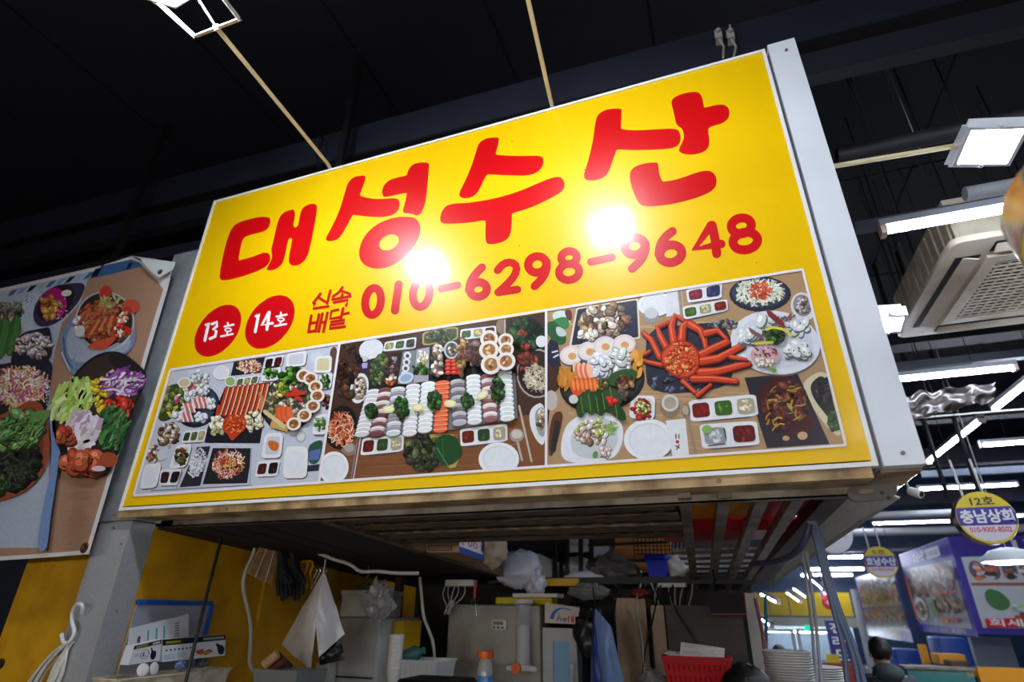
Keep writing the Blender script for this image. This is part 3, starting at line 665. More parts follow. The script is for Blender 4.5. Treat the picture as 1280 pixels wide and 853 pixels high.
a.soft([(320,335),(370,320),(425,345),(425,390),(370,415),(320,395),(308,365)],(205,165,165)); a.strands(365,350,45,22,40,34,8,[(130,50,66),(210,180,185)],dirn=40); a.blobs(365,392,42,16,40,6,10,[(222,205,190)]); a.ell(398,422,16,8,(110,160,60),20)
a.blobs(405,285,34,32,60,7,13,[(40,70,34),(62,98,46),(28,48,26)],asp=1.2); a.stroke([(372,265),(400,255),(450,268),(468,290)],11,(220,205,80),sm=1); a.stroke([(330,320),(395,316)],12,(205,190,60))
for t in range(5): a.ell(460+t*20,345+t*3,3,4,(110,100,100))
a.lv = m+12; a.poly([(286,450),(495,432),(622,712),(375,728)],(44,38,46)); a.soft([(360,470),(440,440),(500,470),(530,540),(570,630),(540,665),(480,680),(410,665),(350,590),(340,530)],(72,26,24)); a.blobs(445,560,80,95,110,10,24,[(92,30,26),(60,20,20),(110,44,34)],ang=20); a.strands(440,560,90,95,26,40,8,[(180,150,60),(140,130,50)]); a.ell(450,690,14,10,(200,150,110)); a.ell(515,680,20,16,(205,160,120))
a.lv = m+12; a.soft([(520,460),(600,415),(640,480),(680,660),(650,690),(560,580),(520,500)],(214,205,170)); a.soft([(545,470),(605,430),(640,560),(660,650),(600,590),(550,520)],(44,42,34)); a.blobs(600,500,36,44,50,10,20,[(46,34,36),(60,50,44),(36,28,30)]); a.blobs(640,620,22,34,30,10,18,[(48,76,40),(66,96,50)])
a.lv = m+12; a.tray([(65,540),(330,515),(342,600),(75,625)],[(150,36,24),(80,125,45),(226,218,185)]); a.lv = m+30; a.tray([(108,635),(335,620),(348,715),(120,732)],[(196,200,206),(120,22,28)]); a.ell(138,655,20,17,(130,180,90)); a.stroke([(145,720),(210,712)],5,(40,36,40)); a.stroke([(205,650),(213,690)],4,(40,36,40))
a.lv = m+12; a.stroke([(62,600),(95,748)],9,(150,135,118)); a.ell(56,585,17,30,(150,132,112),-8)
a.build('printed_photo', PH, sign)
# white borders round the photos
b = Art(splane, (0, -1, 0)); b.lv = 180
OUT = [(213.5, 463), (1003, 337.5), (1057, 557), (168, 620)]
for p, q in zip(OUT, OUT[1:] + OUT[:1]): b.stroke([p, q], 3.2, (236, 232, 236), round_=False)
b.stroke([(425, 430), (399.5, 603)], 3, (236, 232, 236), round_=False); b.stroke([(683, 389), (683, 583)], 3.2, (236, 232, 236), round_=False)
b.build('photo_border', VINYL, sign)

# white end cover beside the sign
ec = thing('white_end_cover', (.55, SY + .05, SZ0), 'tall white metal post cover at the edge of the yellow sign', 'post')
MB().box(.4895, SY + .005, SZ0 - .0, .602, SY + .2, SZ1 + .03).build('cover', WHITE, ec)
MB().box(.4745, SY + .03, SZ0, .4895, SY + .13, SZ1 - .01).build('shadow_gap', GREYP, ec)
MB().box(.4895, SY + .06, SZ0 - .008, .602, SY + .32, SZ0 - .001).build('bottom_plate', TAN, ec)
for px, py in ((983, 62), (1129, 566)):
    q = P(px, py, SY); MB().lathe((q.x, SY - .002, q.z), (0, 1, 0), [(0, 0), (.006, 0), (.007, .008)], 8).build('screw', STEEL, ec)

# ------------------------------------------------------------------ floodlights on arms
def floodlight(c, aim, updir, wd, ht, arm, bar_c, bar_dir, bar_len, label, cord=True, top_fins=True):
    """LED floodlight: finned housing, bright plate, U bracket, pipe arm. arm = list of points, last one at the bracket"""
    c = Vector(c); d = Vector(aim).normalized(); u = Vector(updir); u = (u - d * u.dot(d)).normalized(); r = d.cross(u)
    t = thing('floodlight', c, label, 'lamp', 'floodlights on pipe arms')
    h = MB(); h.obox(c - d * .022, r, u, d, wd / 2, ht / 2, .018)
    for k in range(7): h.obox(c - d * .05 + r * (wd * (-.36 + .12 * k)), r, u, d, .003, ht * .4, .014)
    h.build('housing', WHITE, t)
    fr = MB()
    for s in (-1, 1):
        fr.obox(c + r * s * (wd / 2 - .006) + d * .002, r, u, d, .006, ht / 2, .008); fr.obox(c + u * s * (ht / 2 - .006) + d * .002, r, u, d, wd / 2, .006, .008)
    fr.build('bezel', WHITE, t)
    MB().obox(c + d * .001, r, u, d, wd / 2 - .012, ht / 2 - .012, .003).build('led_plate', LED, t)
    bc = Vector(bar_c); bd = Vector(bar_dir).normalized(); e0, e1 = bc - bd * bar_len / 2, bc + bd * bar_len / 2
    b = MB(); b.bar(e0, e1, .03, .004, up=d)
    s0, s1 = (c - r * wd / 2, c + r * wd / 2)
    if (e0 - s0).length + (e1 - s1).length > (e0 - s1).length + (e1 - s0).length: s0, s1 = s1, s0
    b.bar(e0, s0, .026, .004, up=bd); b.bar(e1, s1, .026, .004, up=bd)
    b.build('bracket', WHITE, t)
    for s in (s0, s1): MB().lathe(s - bd * .004, bd, [(0, -.006), (.012, -.006), (.012, .012), (0, .012)], 10).build('knob', WHITE, t)
    MB().lathe(bc, d, [(0, -.012), (.014, -.012), (.014, .01), (0, .01)], 10).build('knob', WHITE, t)
    MB().tube(arm, .0105, 10).build('arm', IVORY, t, smooth=40)
    if cord: MB().tube(spline([c - d * .03, c - d * .06 + (bc - c) * .35 + Vector((0, 0, .03)), bc + (c - bc) * .2 + Vector((.01, 0, .0)), bc]), .005, 6).build('cord', WPLAST, t, smooth=60)
    return t
bar1 = PX(271, 35, -1.82)
f1 = bar1 + Vector((-.005, -.2, 0))
floodlight(f1, Vector((.12, .66, -.74)), (0, .74, .66), .27, .2, [(-1.887, SY + .07, SZ1 - .018), (-1.887, SY - .03, SZ1 + .022), bar1], bar1, (1, .02, 0.02), .25, 'white floodlight on a cream pipe arm above the start of the sign')
f2 = Vector((-.44, .87, EYE + 2.355)); bar2 = f2 + Vector((.0, .2, 0))
floodlight(f2, Vector((.05, .66, -.72)), (0, .75, .6), .27, .2, [(-.533, SY + .07, SZ1 - .018), (-.533, SY - .03, SZ1 + .03), bar2], bar2, (1, .02, .02), .25, 'white floodlight on the middle arm, reaching out above the frame')
bar3 = P(1197, 182, 2.1)
f3 = P(1237, 182, 2.1)
floodlight(f3, Vector((-.28, -.1, -.95)), (1, 0, -.28), .19, .18, [(.607, 2.09, EYE + 1.66), bar3], bar3, (0, 1, 0), .215, 'white floodlight on a horizontal arm beside the white post cover', cord=False)
f4 = P(1112, 404, 2.5)
floodlight(f4, Vector((-.1, -.25, -.95)), (1, 0, -.1), .115, .11, [(.6, 2.17, f4.z + .01), (.63, 2.5, f4.z + .01)], (f4.x - .1, 2.5, f4.z + .01), (0, 1, 0), .15, 'white floodlight half hidden behind the white post cover', cord=False)

# ------------------------------------------------------------------ fluorescent battens
def batten(a, b, label, hang=None, group='fluorescent battens under the hall ceiling', r=.016):
    a = Vector(a); b = Vector(b); d = (b - a).normalized(); mid = (a + b) / 2
    t = thing('tube_light', mid, label, 'lamp', group)
    u, w = (Vector((0, 0, 1)) - d * d.z).normalized(), None
    w = d.cross(u)
    MB().obox(mid + u * .034, d, w, u, (b - a).length / 2, .03, .016).build('batten', mat('batten_grey', (150, 155, 168), .5), t)
    MB().tube([a + d * .025, b - d * .025], r, 10).build('tube', TUBE, t, smooth=40)
    for p, s in ((a, 1), (b, -1)): MB().obox(p + d * s * .012 + u * .006, d, w, u, .012, .026, .03).build('end_cap', mat('cap_cream', (205, 190, 165), .5), t)
    if hang:
        for f_ in (.2, .8):
            q = a + (b - a) * f_ + u * .05; MB().tube([q, (q.x, q.y, hang)], .002, 5).build('hanger', RODM, t)
    return t
HZ = EYE + 1.6; TOP = 5.49
def xrow(px, py, x1, label): 
    q = PZ(px, py, HZ); batten(q, (x1, q.y - .01, HZ), label, TOP)
xrow(1100, 290, 2.08, 'cream-capped tube light in front of the ceiling air conditioner')
q = PZ(1271, 460, HZ); batten((.88, q.y, HZ), (q.x, q.y, HZ), 'tube light above the crumpled silver duct', TOP)
xrow(1225, 557, 3.8, 'tube light behind the thin white rod, next beyond the silver duct')
xrow(1147, 612, 3.75, 'tube light right above the round sign numbered 12')
q = PZ(1278, 603, HZ); batten((3.85, q.y, HZ), (5.05, q.y, HZ), 'tube light continuing the row above the round sign numbered 12', TOP)
xrow(1090, 655, 3.95, 'tube light beside the rim of the round sign numbered 12')
q = PZ(1272, 645, HZ); batten((q.x - .35, q.y, HZ), (q.x + .9, q.y, HZ), 'tube light emerging behind the round sign numbered 12', TOP)
xrow(1053, 681, 4.2, 'tube light above the round sign numbered 5')
for (xa, ya, xb, yb, lab) in ((1034, 697, 1080, 695, 'short-looking tube light just behind the top of the round sign numbered 5'), (1012, 712, 1080, 709, 'tube light behind the middle of the round sign numbered 5'), (1000, 719.5, 1066, 717.5, 'lowest tube light of the ladder of tubes behind the round sign numbered 5')):
    z_ = EYE + .95; A = P(xa, ya, 13.6 + (ya - 697) * .08); B = P(xb, yb, A.y); B.z = A.z; batten(A, B, lab, TOP, r=.022)
# the row that runs into the hall
def yrow(p0, p1, lab):
    a_ = PZ(*p0, HZ); b_ = PZ(*p1, HZ); batten((2.31, a_.y, HZ), (2.31, b_.y, HZ), lab, TOP, 'tube lights in the row that runs down the aisle')
yrow((1310, 455), (1238, 513), 'aisle tube light next to the crumpled silver duct')
yrow((1230, 525), (1163, 578), 'aisle tube light that ends at the corner of the white post cover')
yrow((1153, 588), (1122, 612), 'aisle tube light seen just under the corner of the white post cover')
yrow((1112, 622), (1078, 648), 'aisle tube light beside the steel bracket end under the sign')
for i, (p0, p1, Y, lab) in enumerate((((1012, 722), (1031, 738), 9.0, 'bright slanting tube light in front of the dark vertical shop sign'), ((993, 736), (1010, 748), 10.5, 'slanting tube light before the yellow shop fascia'), ((984, 741), (1001, 753), 11.2, 'slanting tube light low before the yellow shop fascia'), ((952, 743), (973, 754), 9.6, 'slanting tube light beside the stall end post'), ((947, 770), (965, 783), 8.6, 'slanting tube light in front of the shop windows'))):
    a_ = P(*p0, Y); b_ = P(*p1, Y - .55); batten(a_, b_, lab, TOP, 'slanting tube lights far down the aisle')
# added battens out of view, put in to lift the dark stall
for j, yy in enumerate((.45, -1.65, -3.75)):
    for i, xx in enumerate((1.25, 2.75)):
        batten((xx, yy - .25, HZ), (xx + .95, yy - .25, HZ), '%s added fill tube light of the %s ceiling row behind the viewer' % (('first', 'second')[i], ('first', 'second', 'third')[j]), TOP)
for i, yy in enumerate((3.2, 1.6, -.1, -2.0)):  # further added tubes, unseen, that carry the aisle row on for fill
    batten((2.31, yy, HZ), (2.31, yy + 1.2, HZ), '%s added unseen aisle tube light counted from the white post cover back past the viewer' % ('first', 'second', 'third', 'fourth')[i], TOP, 'tube lights in the row that runs down the aisle')
# globe lamps added behind the viewer to brighten the stall interior
GLOBE = mat('fill_glow', (255, 246, 236), .4, emit=FILL_E)
for i, xx in enumerate((-4.2, -3.0, -1.8, -.6, .6, 1.8)):
    t = thing('fill_globe', (xx, -2.2, EYE + .3), 'added white fill globe behind the viewer, %s of the row' % ('first', 'second', 'third', 'fourth', 'fifth', 'sixth')[i], 'lamp', 'added fill globes behind the viewer')
    MB().ball((xx, -2.2, EYE + .3), .12, .12, .12, 20, 12).build('globe', GLOBE, t, smooth=60)
    MB().lathe((xx, -2.2, EYE + .41), (0, 0, 1), [(.05, 0), (.05, .05), (.01, .07)], 14).build('cap', BLK, t); MB().tube([(xx, -2.2, EYE + .45), (xx, -2.2, 5.49)], .004, 5).build('cord', BLK, t)

# ------------------------------------------------------------------ steel post, yellow post, banner
CONC = mat('column_grey', (156, 158, 161), .45, metal=.1, var=.07, scale=70, bump=.03)
col_ = thing('steel_column', (-2.80, 2.1, 0), 'grey galvanised steel column between the food banner and the yellow sign', 'column')
MB().box(-2.909, 2.03, 0, -2.69, 2.158, EYE + .372).build('column_shaft', CONC, col_)
MB().box(-3.0, 2.022, EYE + .375, -2.66, 2.16, EYE + 1.98).build('upper_cladding', GALV, col_)
for px, py in ((146, 764), (143, 660), (152, 680), (127, 652)):
    q = P(px, py, 2.03); MB().lathe((q.x, 2.026, q.z), (0, 1, 0), [(0, 0), (.006, .0), (.008, .006)], 8).build('bolt', STEEL, col_)
yp = thing('yellow_post', (-3.2, 2.2, 0), 'broad yellow painted post beside the grey column under the food banner', 'post')
MB().box(-3.46, 2.10, 0, -2.93, 2.3, EYE + .45).build('panel', YELW, yp)
tag(MB().rbox(-4.0, 2.5, EYE + .02, -3.52, 2.85, EYE + .42, .08).build('wall_fan_heater', BLK, smooth=40), 'black rounded plastic appliance hanging behind the yellow post', 'appliance')
tag(MB().box(-4.6, 3.2, 0, -3.75, 3.26, EYE - .02).build('partition_board', mat('pale_board', (190, 200, 214), .5)), 'pale board at the very edge behind the yellow post', 'board')
q = P(2, 830, 2.10)
tag(MB().lathe((q.x, q.y - .03, q.z), (0, 1, 0), [(0, 0), (.014, .0), (.022, .008), (.022, .03), (0, .03)], 18).build('rubber_bumper', BLK, smooth=40), 'round black rubber bumper sticking out of the yellow post', 'bumper')

BY = 1.955
bplane = lambda x, y: P(x, y, BY)
ban = thing('food_banner', P(60, 700, BY), 'hanging vinyl banner printed with bowls of food, one corner folded over', 'banner')
edge = [(-150, 400), (0, 361), (128, 332), (164, 320.5), (178, 327), (199, 346), (214, 338), (208.7, 361.6), (198, 397), (182, 451), (168, 500), (140, 592), (110, 693), (60, 697), (0, 701), (-150, 712)]
MB().prism([bplane(*p) for p in edge], (0, .004, 0)).build('sheet', mat('banner_vinyl', (214, 212, 214), .45), ban)
B = Art(bplane, (0, -1, 0), 5); B.lv = 1
inner = [(-146, 404), (0, 365), (130, 336.5), (162, 325.5), (175, 330), (196, 350), (204, 362), (193.5, 396), (178, 450), (164, 499), (136, 591), (107.5, 688), (60, 692), (0, 696), (-146, 707)]
B.poly(inner, (168, 132, 108))
B.zoom(0, 310, 4.265); m = B.lv
B.poly([(-600,390),(0,235),(540,112),(470,165),(430,290),(330,400),(290,560),(265,700),(270,853),(250,1600),(-600,1600)], (176,188,206))
for i in range(11): B.poly([(60+i*52,228-i*12),(95+i*52,220-i*12),(70+i*50,250-i*11),(40+i*50,258-i*11)], [(70,105,150),(120,160,200),(26,30,50),(150,180,205)][i%4])
B.poly([(545,95),(700,62),(745,80),(760,98),(600,140),(480,165),(500,130)], (62,100,150)); B.poly([(690,80),(712,78),(690,112),(672,114)],(25,28,45)); B.poly([(510,112),(545,105),(520,150),(480,160)],(25,28,45))
B.soft([(265,205),(400,185),(462,190),(430,280),(330,390),(230,430),(180,400),(175,310)], (62,52,84)); B.soft([(270,212),(350,195),(405,220),(385,300),(330,370),(260,395),(200,370),(195,300)], (44,36,44)); B.soft([(215,290),(262,210),(330,215),(362,290),(345,350),(300,385),(215,350)],(180,30,120))
B.blobs(262,315,55,60,26,18,30,[(196,140,60),(215,165,85),(170,115,50)],asp=1.7); B.ell(356,242,28,17,(225,225,220),-10); B.ell(345,225,44,30,(50,40,70),-20,lv=m+14)
for i in range(30): B.ell(B.r.uniform(290,360),B.r.uniform(270,380),3,3,(240,215,235),n=6)
m = B.lv
B.soft([(120,275),(175,240),(230,235),(180,320),(175,420),(215,440),(110,450),(105,330)],(190,205,225)); B.strands(160,275,24,28,10,10,8,[(120,130,160)])
B.blobs(40,330,90,34,60,10,20,[(120,100,90),(170,150,140),(80,70,66)]); B.strands(60,320,70,32,22,60,14,[(80,70,66),(180,170,160),(120,140,120)],dirn=-60); B.strands(20,375,60,14,40,24,7,[(215,110,120),(235,170,170)])
for (x,y,rx,ry,g) in ((-30,470,34,130,12),(20,480,36,120,10),(85,450,30,95,8),(60,520,26,60,6)): B.ell(x,y,rx,ry,(70,110,62),g); B.stroke([(x+10,y-ry*.8),(x-6,y+ry*.8)],5,(110,160,90)); B.ell(x+8,y,rx*.5,ry*.8,(84,132,72),g)
B.soft([(110,455),(240,430),(275,420),(292,590),(220,620),(60,640),(70,560)],(44,44,56)); B.blobs(180,520,90,62,70,14,26,[(196,190,200),(215,210,216),(170,150,160),(205,170,160)],asp=2.2)
B.lv = m + 140
B.soft([(-100,640),(150,600),(295,590),(270,740),(265,853),(200,920),(-100,930)],(44,44,54)); B.strands(120,745,135,105,420,66,9,[(235,225,215),(205,120,80),(190,90,150),(240,235,230),(215,190,120)]); B.blobs(260,760,12,90,40,3,7,[(150,165,190),(200,205,220)],shade=False)
# steel pot and stew
B.lv = m + 220
B.soft([(410,350),(360,400),(325,480),(330,580),(370,660),(420,690),(480,660),(640,590),(720,540),(735,450),(700,380)],(120,138,168)); B.soft([(400,400),(360,470),(365,560),(400,620),(560,600),(690,560),(715,470)],(160,172,190)); B.stroke([(345,480),(352,580),(395,650),(460,670)],8,(70,90,130),sm=2); B.stroke([(335,560),(380,660)],5,(205,215,228)); B.stroke([(400,600),(405,680)],14,(120,150,180))
B.ell(565,395,158,160,(190,194,202),-30,34); B.ell(565,392,148,150,(54,48,48),-30,34); B.soft([(412,360),(415,470),(470,540),(560,562),(640,530),(715,430),(720,420),(712,440),(640,505),(560,545),(480,525),(430,460)],(150,160,178))
B.blobs(450,390,40,80,26,16,30,[(205,205,205),(170,165,160)],ang=20); B.blobs(560,400,120,110,90,14,32,[(170,70,45),(150,95,60),(120,60,40),(196,110,70),(185,150,110)]); B.strands(530,380,95,85,120,70,12,[(176,74,48),(200,120,80),(140,50,34),(150,120,70)],dirn=-35)
B.soft([(540,240),(560,205),(595,210),(612,262),(560,275),(535,270)],(190,64,46)); B.soft([(660,290),(720,275),(752,300),(745,345),(700,355),(660,330)],(200,80,55)); B.stroke([(690,340),(660,380),(640,430),(690,450)],46,(190,56,38),sm=2); B.strands(600,290,60,30,50,26,8,[(150,150,80),(180,170,110)])
for t in range(7): B.stroke([(470+t*24,470-t*8),(520+t*18,400-t*6)],13,(205,130,80) if t%2 else (160,70,45),sm=0)
B.blobs(670,380,30,34,14,12,20,[(225,205,180),(215,120,90)]); B.soft([(470,530),(540,500),(640,470),(610,520),(560,550),(500,545)],(206,80,54)); B.blobs(650,450,28,40,20,10,18,[(200,60,40),(220,215,205)]); B.ell(440,450,26,32,(205,206,204),20)
# black bowl with vegetables (second zoom)
B.zoom(0, 500, 4.061); B.lv = m + 520
B.soft([(470,-210),(560,-245),(640,-235),(720,-170),(760,-130),(748,-60),(700,20),(668,160),(590,330),(555,398),(450,392),(360,350),(310,250),(275,150),(280,60),(380,-120)],(36,34,38)); B.soft([(470,-195),(560,-230),(640,-220),(735,-135),(720,-40),(690,20),(655,150),(580,310),(548,372),(470,360),(390,310),(330,210),(300,120),(305,40),(390,-110)],(62,50,46)); B.soft([(560,-225),(650,-215),(735,-135),(720,-40),(640,-120),(560,-190)],(40,36,40))
B.strands(380,10,95,75,170,120,20,[(190,215,120),(165,200,90),(215,230,160)],ang=-35,dirn=-60); B.blobs(530,-60,52,44,60,14,24,[(220,185,40),(235,205,70),(190,150,30)]); B.strands(640,-85,100,62,120,80,13,[(120,50,130),(150,80,160),(96,40,110),(225,215,225)],dirn=-30); B.blobs(610,45,66,56,40,18,32,[(215,70,50),(230,100,70),(196,50,40)]); B.blobs(525,30,22,44,26,10,18,[(220,190,50)])
B.strands(590,150,70,95,120,90,16,[(60,105,60),(40,80,45),(90,140,80)],dirn=-55); B.strands(440,170,75,95,90,110,24,[(222,212,224),(205,180,205),(236,230,236)],dirn=-62); B.blobs(450,320,95,50,26,34,50,[(170,74,46),(190,90,56)],asp=1.15); B.blobs(350,190,34,40,12,26,40,[(176,80,50)]); B.ell(575,310,48,38,(165,80,50)); B.ell(525,355,36,14,(222,208,214)); B.strands(470,300,60,20,40,6,4,[(230,200,120)])
# terracotta bowl with leaf greens
B.lv = m + 520
B.soft([(-100,140),(60,60),(200,-10),(255,80),(270,260),(240,370),(150,470),(0,525),(-140,540)],(160,82,56)); B.soft([(-100,150),(60,80),(190,30),(230,110),(240,260),(210,350),(120,440),(0,490),(-140,500)],(124,62,44)); B.soft([(-100,170),(40,90),(150,60),(210,130),(215,250),(180,330),(100,400),(0,450),(-140,460)],(84,44,34))
B.blobs(70,310,130,140,230,20,42,[(40,44,38),(52,36,44),(30,34,32),(60,70,50)]); B.strands(70,330,120,130,150,60,10,[(60,70,52),(36,30,38),(50,62,46)]); B.blobs(110,160,110,85,110,20,48,[(88,130,70),(62,105,52),(120,160,95),(80,120,60)],ang=-30); B.soft([(150,70),(220,60),(285,55),(240,130),(190,160),(170,110)],(105,150,85)); B.strands(120,160,110,80,70,70,6,[(140,180,110),(60,100,50)],dirn=-40); B.blobs(20,440,50,40,60,12,24,[(46,66,40),(66,90,52)])
# cloth and edge of the wood
B.lv = m + 520
B.soft([(262,60),(285,70),(310,230),(325,300),(300,420),(270,600),(255,770),(200,770),(230,560),(270,380),(278,250)],(120,150,200)); B.poly([(316,280),(322,300),(262,772),(252,772)],(60,44,44))
for i in range(40): B.stroke([(B.r.uniform(320,400),410+i*9),(B.r.uniform(420,560-i*2.6),405+i*9)],3,B.jit((161,125,101),6),lv=m+610+i%20,round_=False)
B.build('food_print', print_mat('banner_print', rough=.42, spec=.4, var=.08, scale=60), ban)
B = Art(bplane, (0, -1, 0), 5); B.lv = 340
fold = MB().prism([P(*p, BY - .012 - .006 * k) for k, p in enumerate(((164, 320), (219, 328), (216, 338), (199, 347.5), (186, 337), (176, 324)))], (0, -.003, 0)).build('folded_corner', mat('banner_back', (205, 210, 214), .4), ban)
q = P(200, 340, BY - .035)
GROM = mat('rusty_brass', (96, 70, 36), .4, metal=.6, dirt=(60, 34, 16), scale=60)
MB().lathe(q, (0, 1, 0), [(.006, -.003), (.014, -.004), (.016, .0), (.016, .002)], 14).build('grommet', GROM, fold, smooth=40)
q = P(105, 685, BY - .004)
MB().lathe(q, (0, 1, 0), [(.007, -.003), (.02, -.004), (.024, .0), (.024, .003)], 16).build('grommet', GROM, ban, smooth=40)
tie = MB().tube(spline([P(128, 333, BY - .004), P(126, 326, BY + .03), P(136, 318, BY + .08)]), .006, 6).build('tie_string', BLK, ban)

# white hook with a bundle of film on the column edge
hk = thing('white_hook', P(90, 790, 2.0), 'white plastic hook holding a bundle of white cord on the grey column', 'hook')
hy = 2.005
MB().tube(spline([P(102, 768, hy), P(104, 757, hy - .02), P(97, 754, hy - .02), P(90, 764, hy), P(90, 780, hy), P(94, 790, hy), P(88, 803, hy), P(79, 806, hy), P(77, 793, hy)], 3), .0085, 8).build('hook_body', WPLAST, hk, smooth=60)
for i in range(9):
    j = random.uniform(-8, 8)
    MB().tube(spline([P(84 + i, 803, hy + .002 * i), P(70 + j, 818 + i, hy - .01 + .004 * i), P(56 + j * 1.6, 840, hy - .012 + .004 * i), P(44 + j * 2.2, 868, hy + .004 * i), P(50 + j, 880, hy), P(70 + j, 850, hy + .01), P(85, 810, hy + .012)], 3), .006, 6).build('cord_strand', mat('pale_film', (205, 203, 196), .35, var=.1, scale=40), hk, smooth=60)

# ------------------------------------------------------------------ the stall: side wall, whiteboard, tray of boxes
SWX = -2.69
soff = lambda y: EYE + .366 - .066 * (y - 2.1)
w = MB().hexa([(SWX - .05, 2.16, 0), (SWX, 2.16, 0), (SWX, 4.9, 0), (SWX - .05, 4.9, 0)], [(SWX - .05, 2.16, soff(2.16)), (SWX, 2.16, soff(2.16)), (SWX, 4.9, soff(4.9)), (SWX - .05, 4.9, soff(4.9))]).build('wall_stall_side', YELW); tag(w, kind='structure')
w = MB().hexa([(SWX - .05, 4.9, 0), (.13, 4.9, 0), (.13, 4.96, 0), (SWX - .05, 4.96, 0)], [(SWX - .05, 4.9, EYE + .7), (.13, 4.9, EYE + .7), (.13, 4.96, EYE + .7), (SWX - .05, 4.96, EYE + .7)]).build('wall_stall_rear', mat('rear_dark', (34, 31, 30), .6, var=.3, scale=3)); tag(w, kind='structure')
MB().hexa([(SWX, 2.98, 0), (SWX + .02, 2.98, 0), (SWX + .02, 4.3, 0), (SWX, 4.3, 0)], [(SWX, 2.98, soff(2.98)), (SWX + .02, 2.98, soff(2.98)), (SWX + .02, 4.3, soff(4.3)), (SWX, 4.3, soff(4.3))]).build('wall_panel', YELW, bpy.data.objects['wall_stall_side'])
wb = thing('framed_whiteboard', PX(220, 790, SWX + .02), 'whiteboard with a rounded blue frame on the yellow stall wall', 'board')
yA, yB = 2.165, 2.62; zT = EYE + .029; zB = EYE - .34
MB().box(SWX + .003, yA, zB, SWX + .012, yB - .01, zT - .01).build('panel', mat('board_white', (150, 152, 164), .4), wb)
BLUF = mat('blue_frame', (18, 84, 170), .4)
MB().box(SWX + .002, yA, zT - .022, SWX + .022, yB - .012, zT).build('frame_rail', BLUF, wb)
MB().box(SWX + .002, yB - .022, zB, SWX + .022, yB, zT - .012).build('frame_rail', BLUF, wb)
TRX = -2.50
tr = thing('white_tray', PX(215, 850, TRX), 'shallow off-white plastic tray full of glove boxes at the yellow wall', 'tray')
A_, B_ = PX(150, 844, TRX), PX(288, 841, TRX)
ztop = (A_.z + B_.z) / 2; ya, yb = A_.y, B_.y; xb_, xf_ = SWX + .035, TRX
CREAM = mat('cream_plastic', (205, 198, 178), .45, dirt=(160, 140, 105), dirt_amt=.4, scale=12)
MB().box(xb_ + .012, ya + .02, ztop - .1, xf_ - .012, yb - .02, ztop - .094).build('bottom', CREAM, tr)
bt = [Vector(p) for p in ((xb_ + .01, ya + .02, ztop - .1), (xf_ - .012, ya + .02, ztop - .1), (xf_ - .012, yb - .02, ztop - .1), (xb_ + .01, yb - .02, ztop - .1))]
tp = [Vector(p) for p in ((xb_, ya, ztop), (xf_, ya, ztop), (xf_, yb, ztop), (xb_, yb, ztop))]
for i in range(4):
    a0, a1, b0, b1 = bt[i], bt[(i + 1) % 4], tp[i], tp[(i + 1) % 4]; c = (bt[0] + bt[2]) / 2; n0 = ((a0 + a1) / 2 - c).normalized() * -.004; n0.z = 0
    MB().hexa([a0, a1, a1 + n0, a0 + n0], [b0, b1, b1 + n0, b0 + n0]).build('side', CREAM, tr)
    MB().bar(b0, b1, .016, .006).build('rim', CREAM, tr)
stand = MB().box(xb_, ya + .06, 0, xf_ - .01, yb - .03, ztop - .101).build('steel_cabinet', mat('cab_dark', (70, 70, 72), .4, metal=.5)); tag(stand, 'dark cabinet under the off-white tray', 'cabinet')
def carton(name, corners_front, depth, label, cat, panels, m, Y, y2=None, X=None, dvec=None, group=None):
    """box whose front face is a quad given by its corners TL TR BR BL at depth Y (right side at y2)"""
    y2 = Y if y2 is None else y2
    if X is not None: f = [PX(*c_, X) for c_ in corners_front]
    else: f = [P(*corners_front[0], Y), P(*corners_front[1], y2), P(*corners_front[2], y2), P(*corners_front[3], Y)]
    nrm_ = (f[1] - f[0]).cross(f[3] - f[0]).normalized()
    if nrm_.dot(f[0] - Vector((0, 0, EYE))) < 0: nrm_ = -nrm_
    t = thing(name, (f[2] + f[3]) / 2, label, cat, group)
    MB().hexa([f[3], f[2], f[2] + nrm_ * depth, f[3] + nrm_ * depth], [f[0], f[1], f[1] + nrm_ * depth, f[0] + nrm_ * depth]).build('box_body', m, t)
    lerp = lambda u, v: (f[0] * (1 - u) + f[1] * u) * (1 - v) + (f[3] * (1 - u) + f[2] * u) * v
    if panels:
        A = Art(lambda x, y: lerp(x, y), -nrm_, 3); A.STEP; A.lv = 8
        panels(A); A.build('print', print_mat('carton_print', rough=.5, spec=.3, var=.05, scale=40), t)
    return t
def gl1(A):
    A.poly([(0,0),(1,0),(1,.2),(0,.2)],(24,22,20)); A.poly([(.08,.06),(.5,.04),(.5,.14),(.08,.17)],(150,140,40)); A.poly([(.68,.06),(.95,.05),(.95,.15),(.68,.16)],(190,190,190))
    A.stroke([(.45+.14*math.cos(t),.56+.22*math.sin(t)) for t in [6.283*k/18 for k in range(18)]],.02,(50,55,60),closed=True); A.stroke([(.42,.46),(.40,.66),(.50,.64)],.05,(40,45,50),round_=False)
    A.soft([(.62,.28),(.68,.30),(.72,.48),(.82,.46),(.86,.7),(.8,.92),(.7,.9),(.64,.66),(.68,.52)],(24,26,36))
    for k in range(3): A.stroke([(.1,.5+.06*k),(.26,.48+.06*k)],.02,(110,130,140),round_=False)
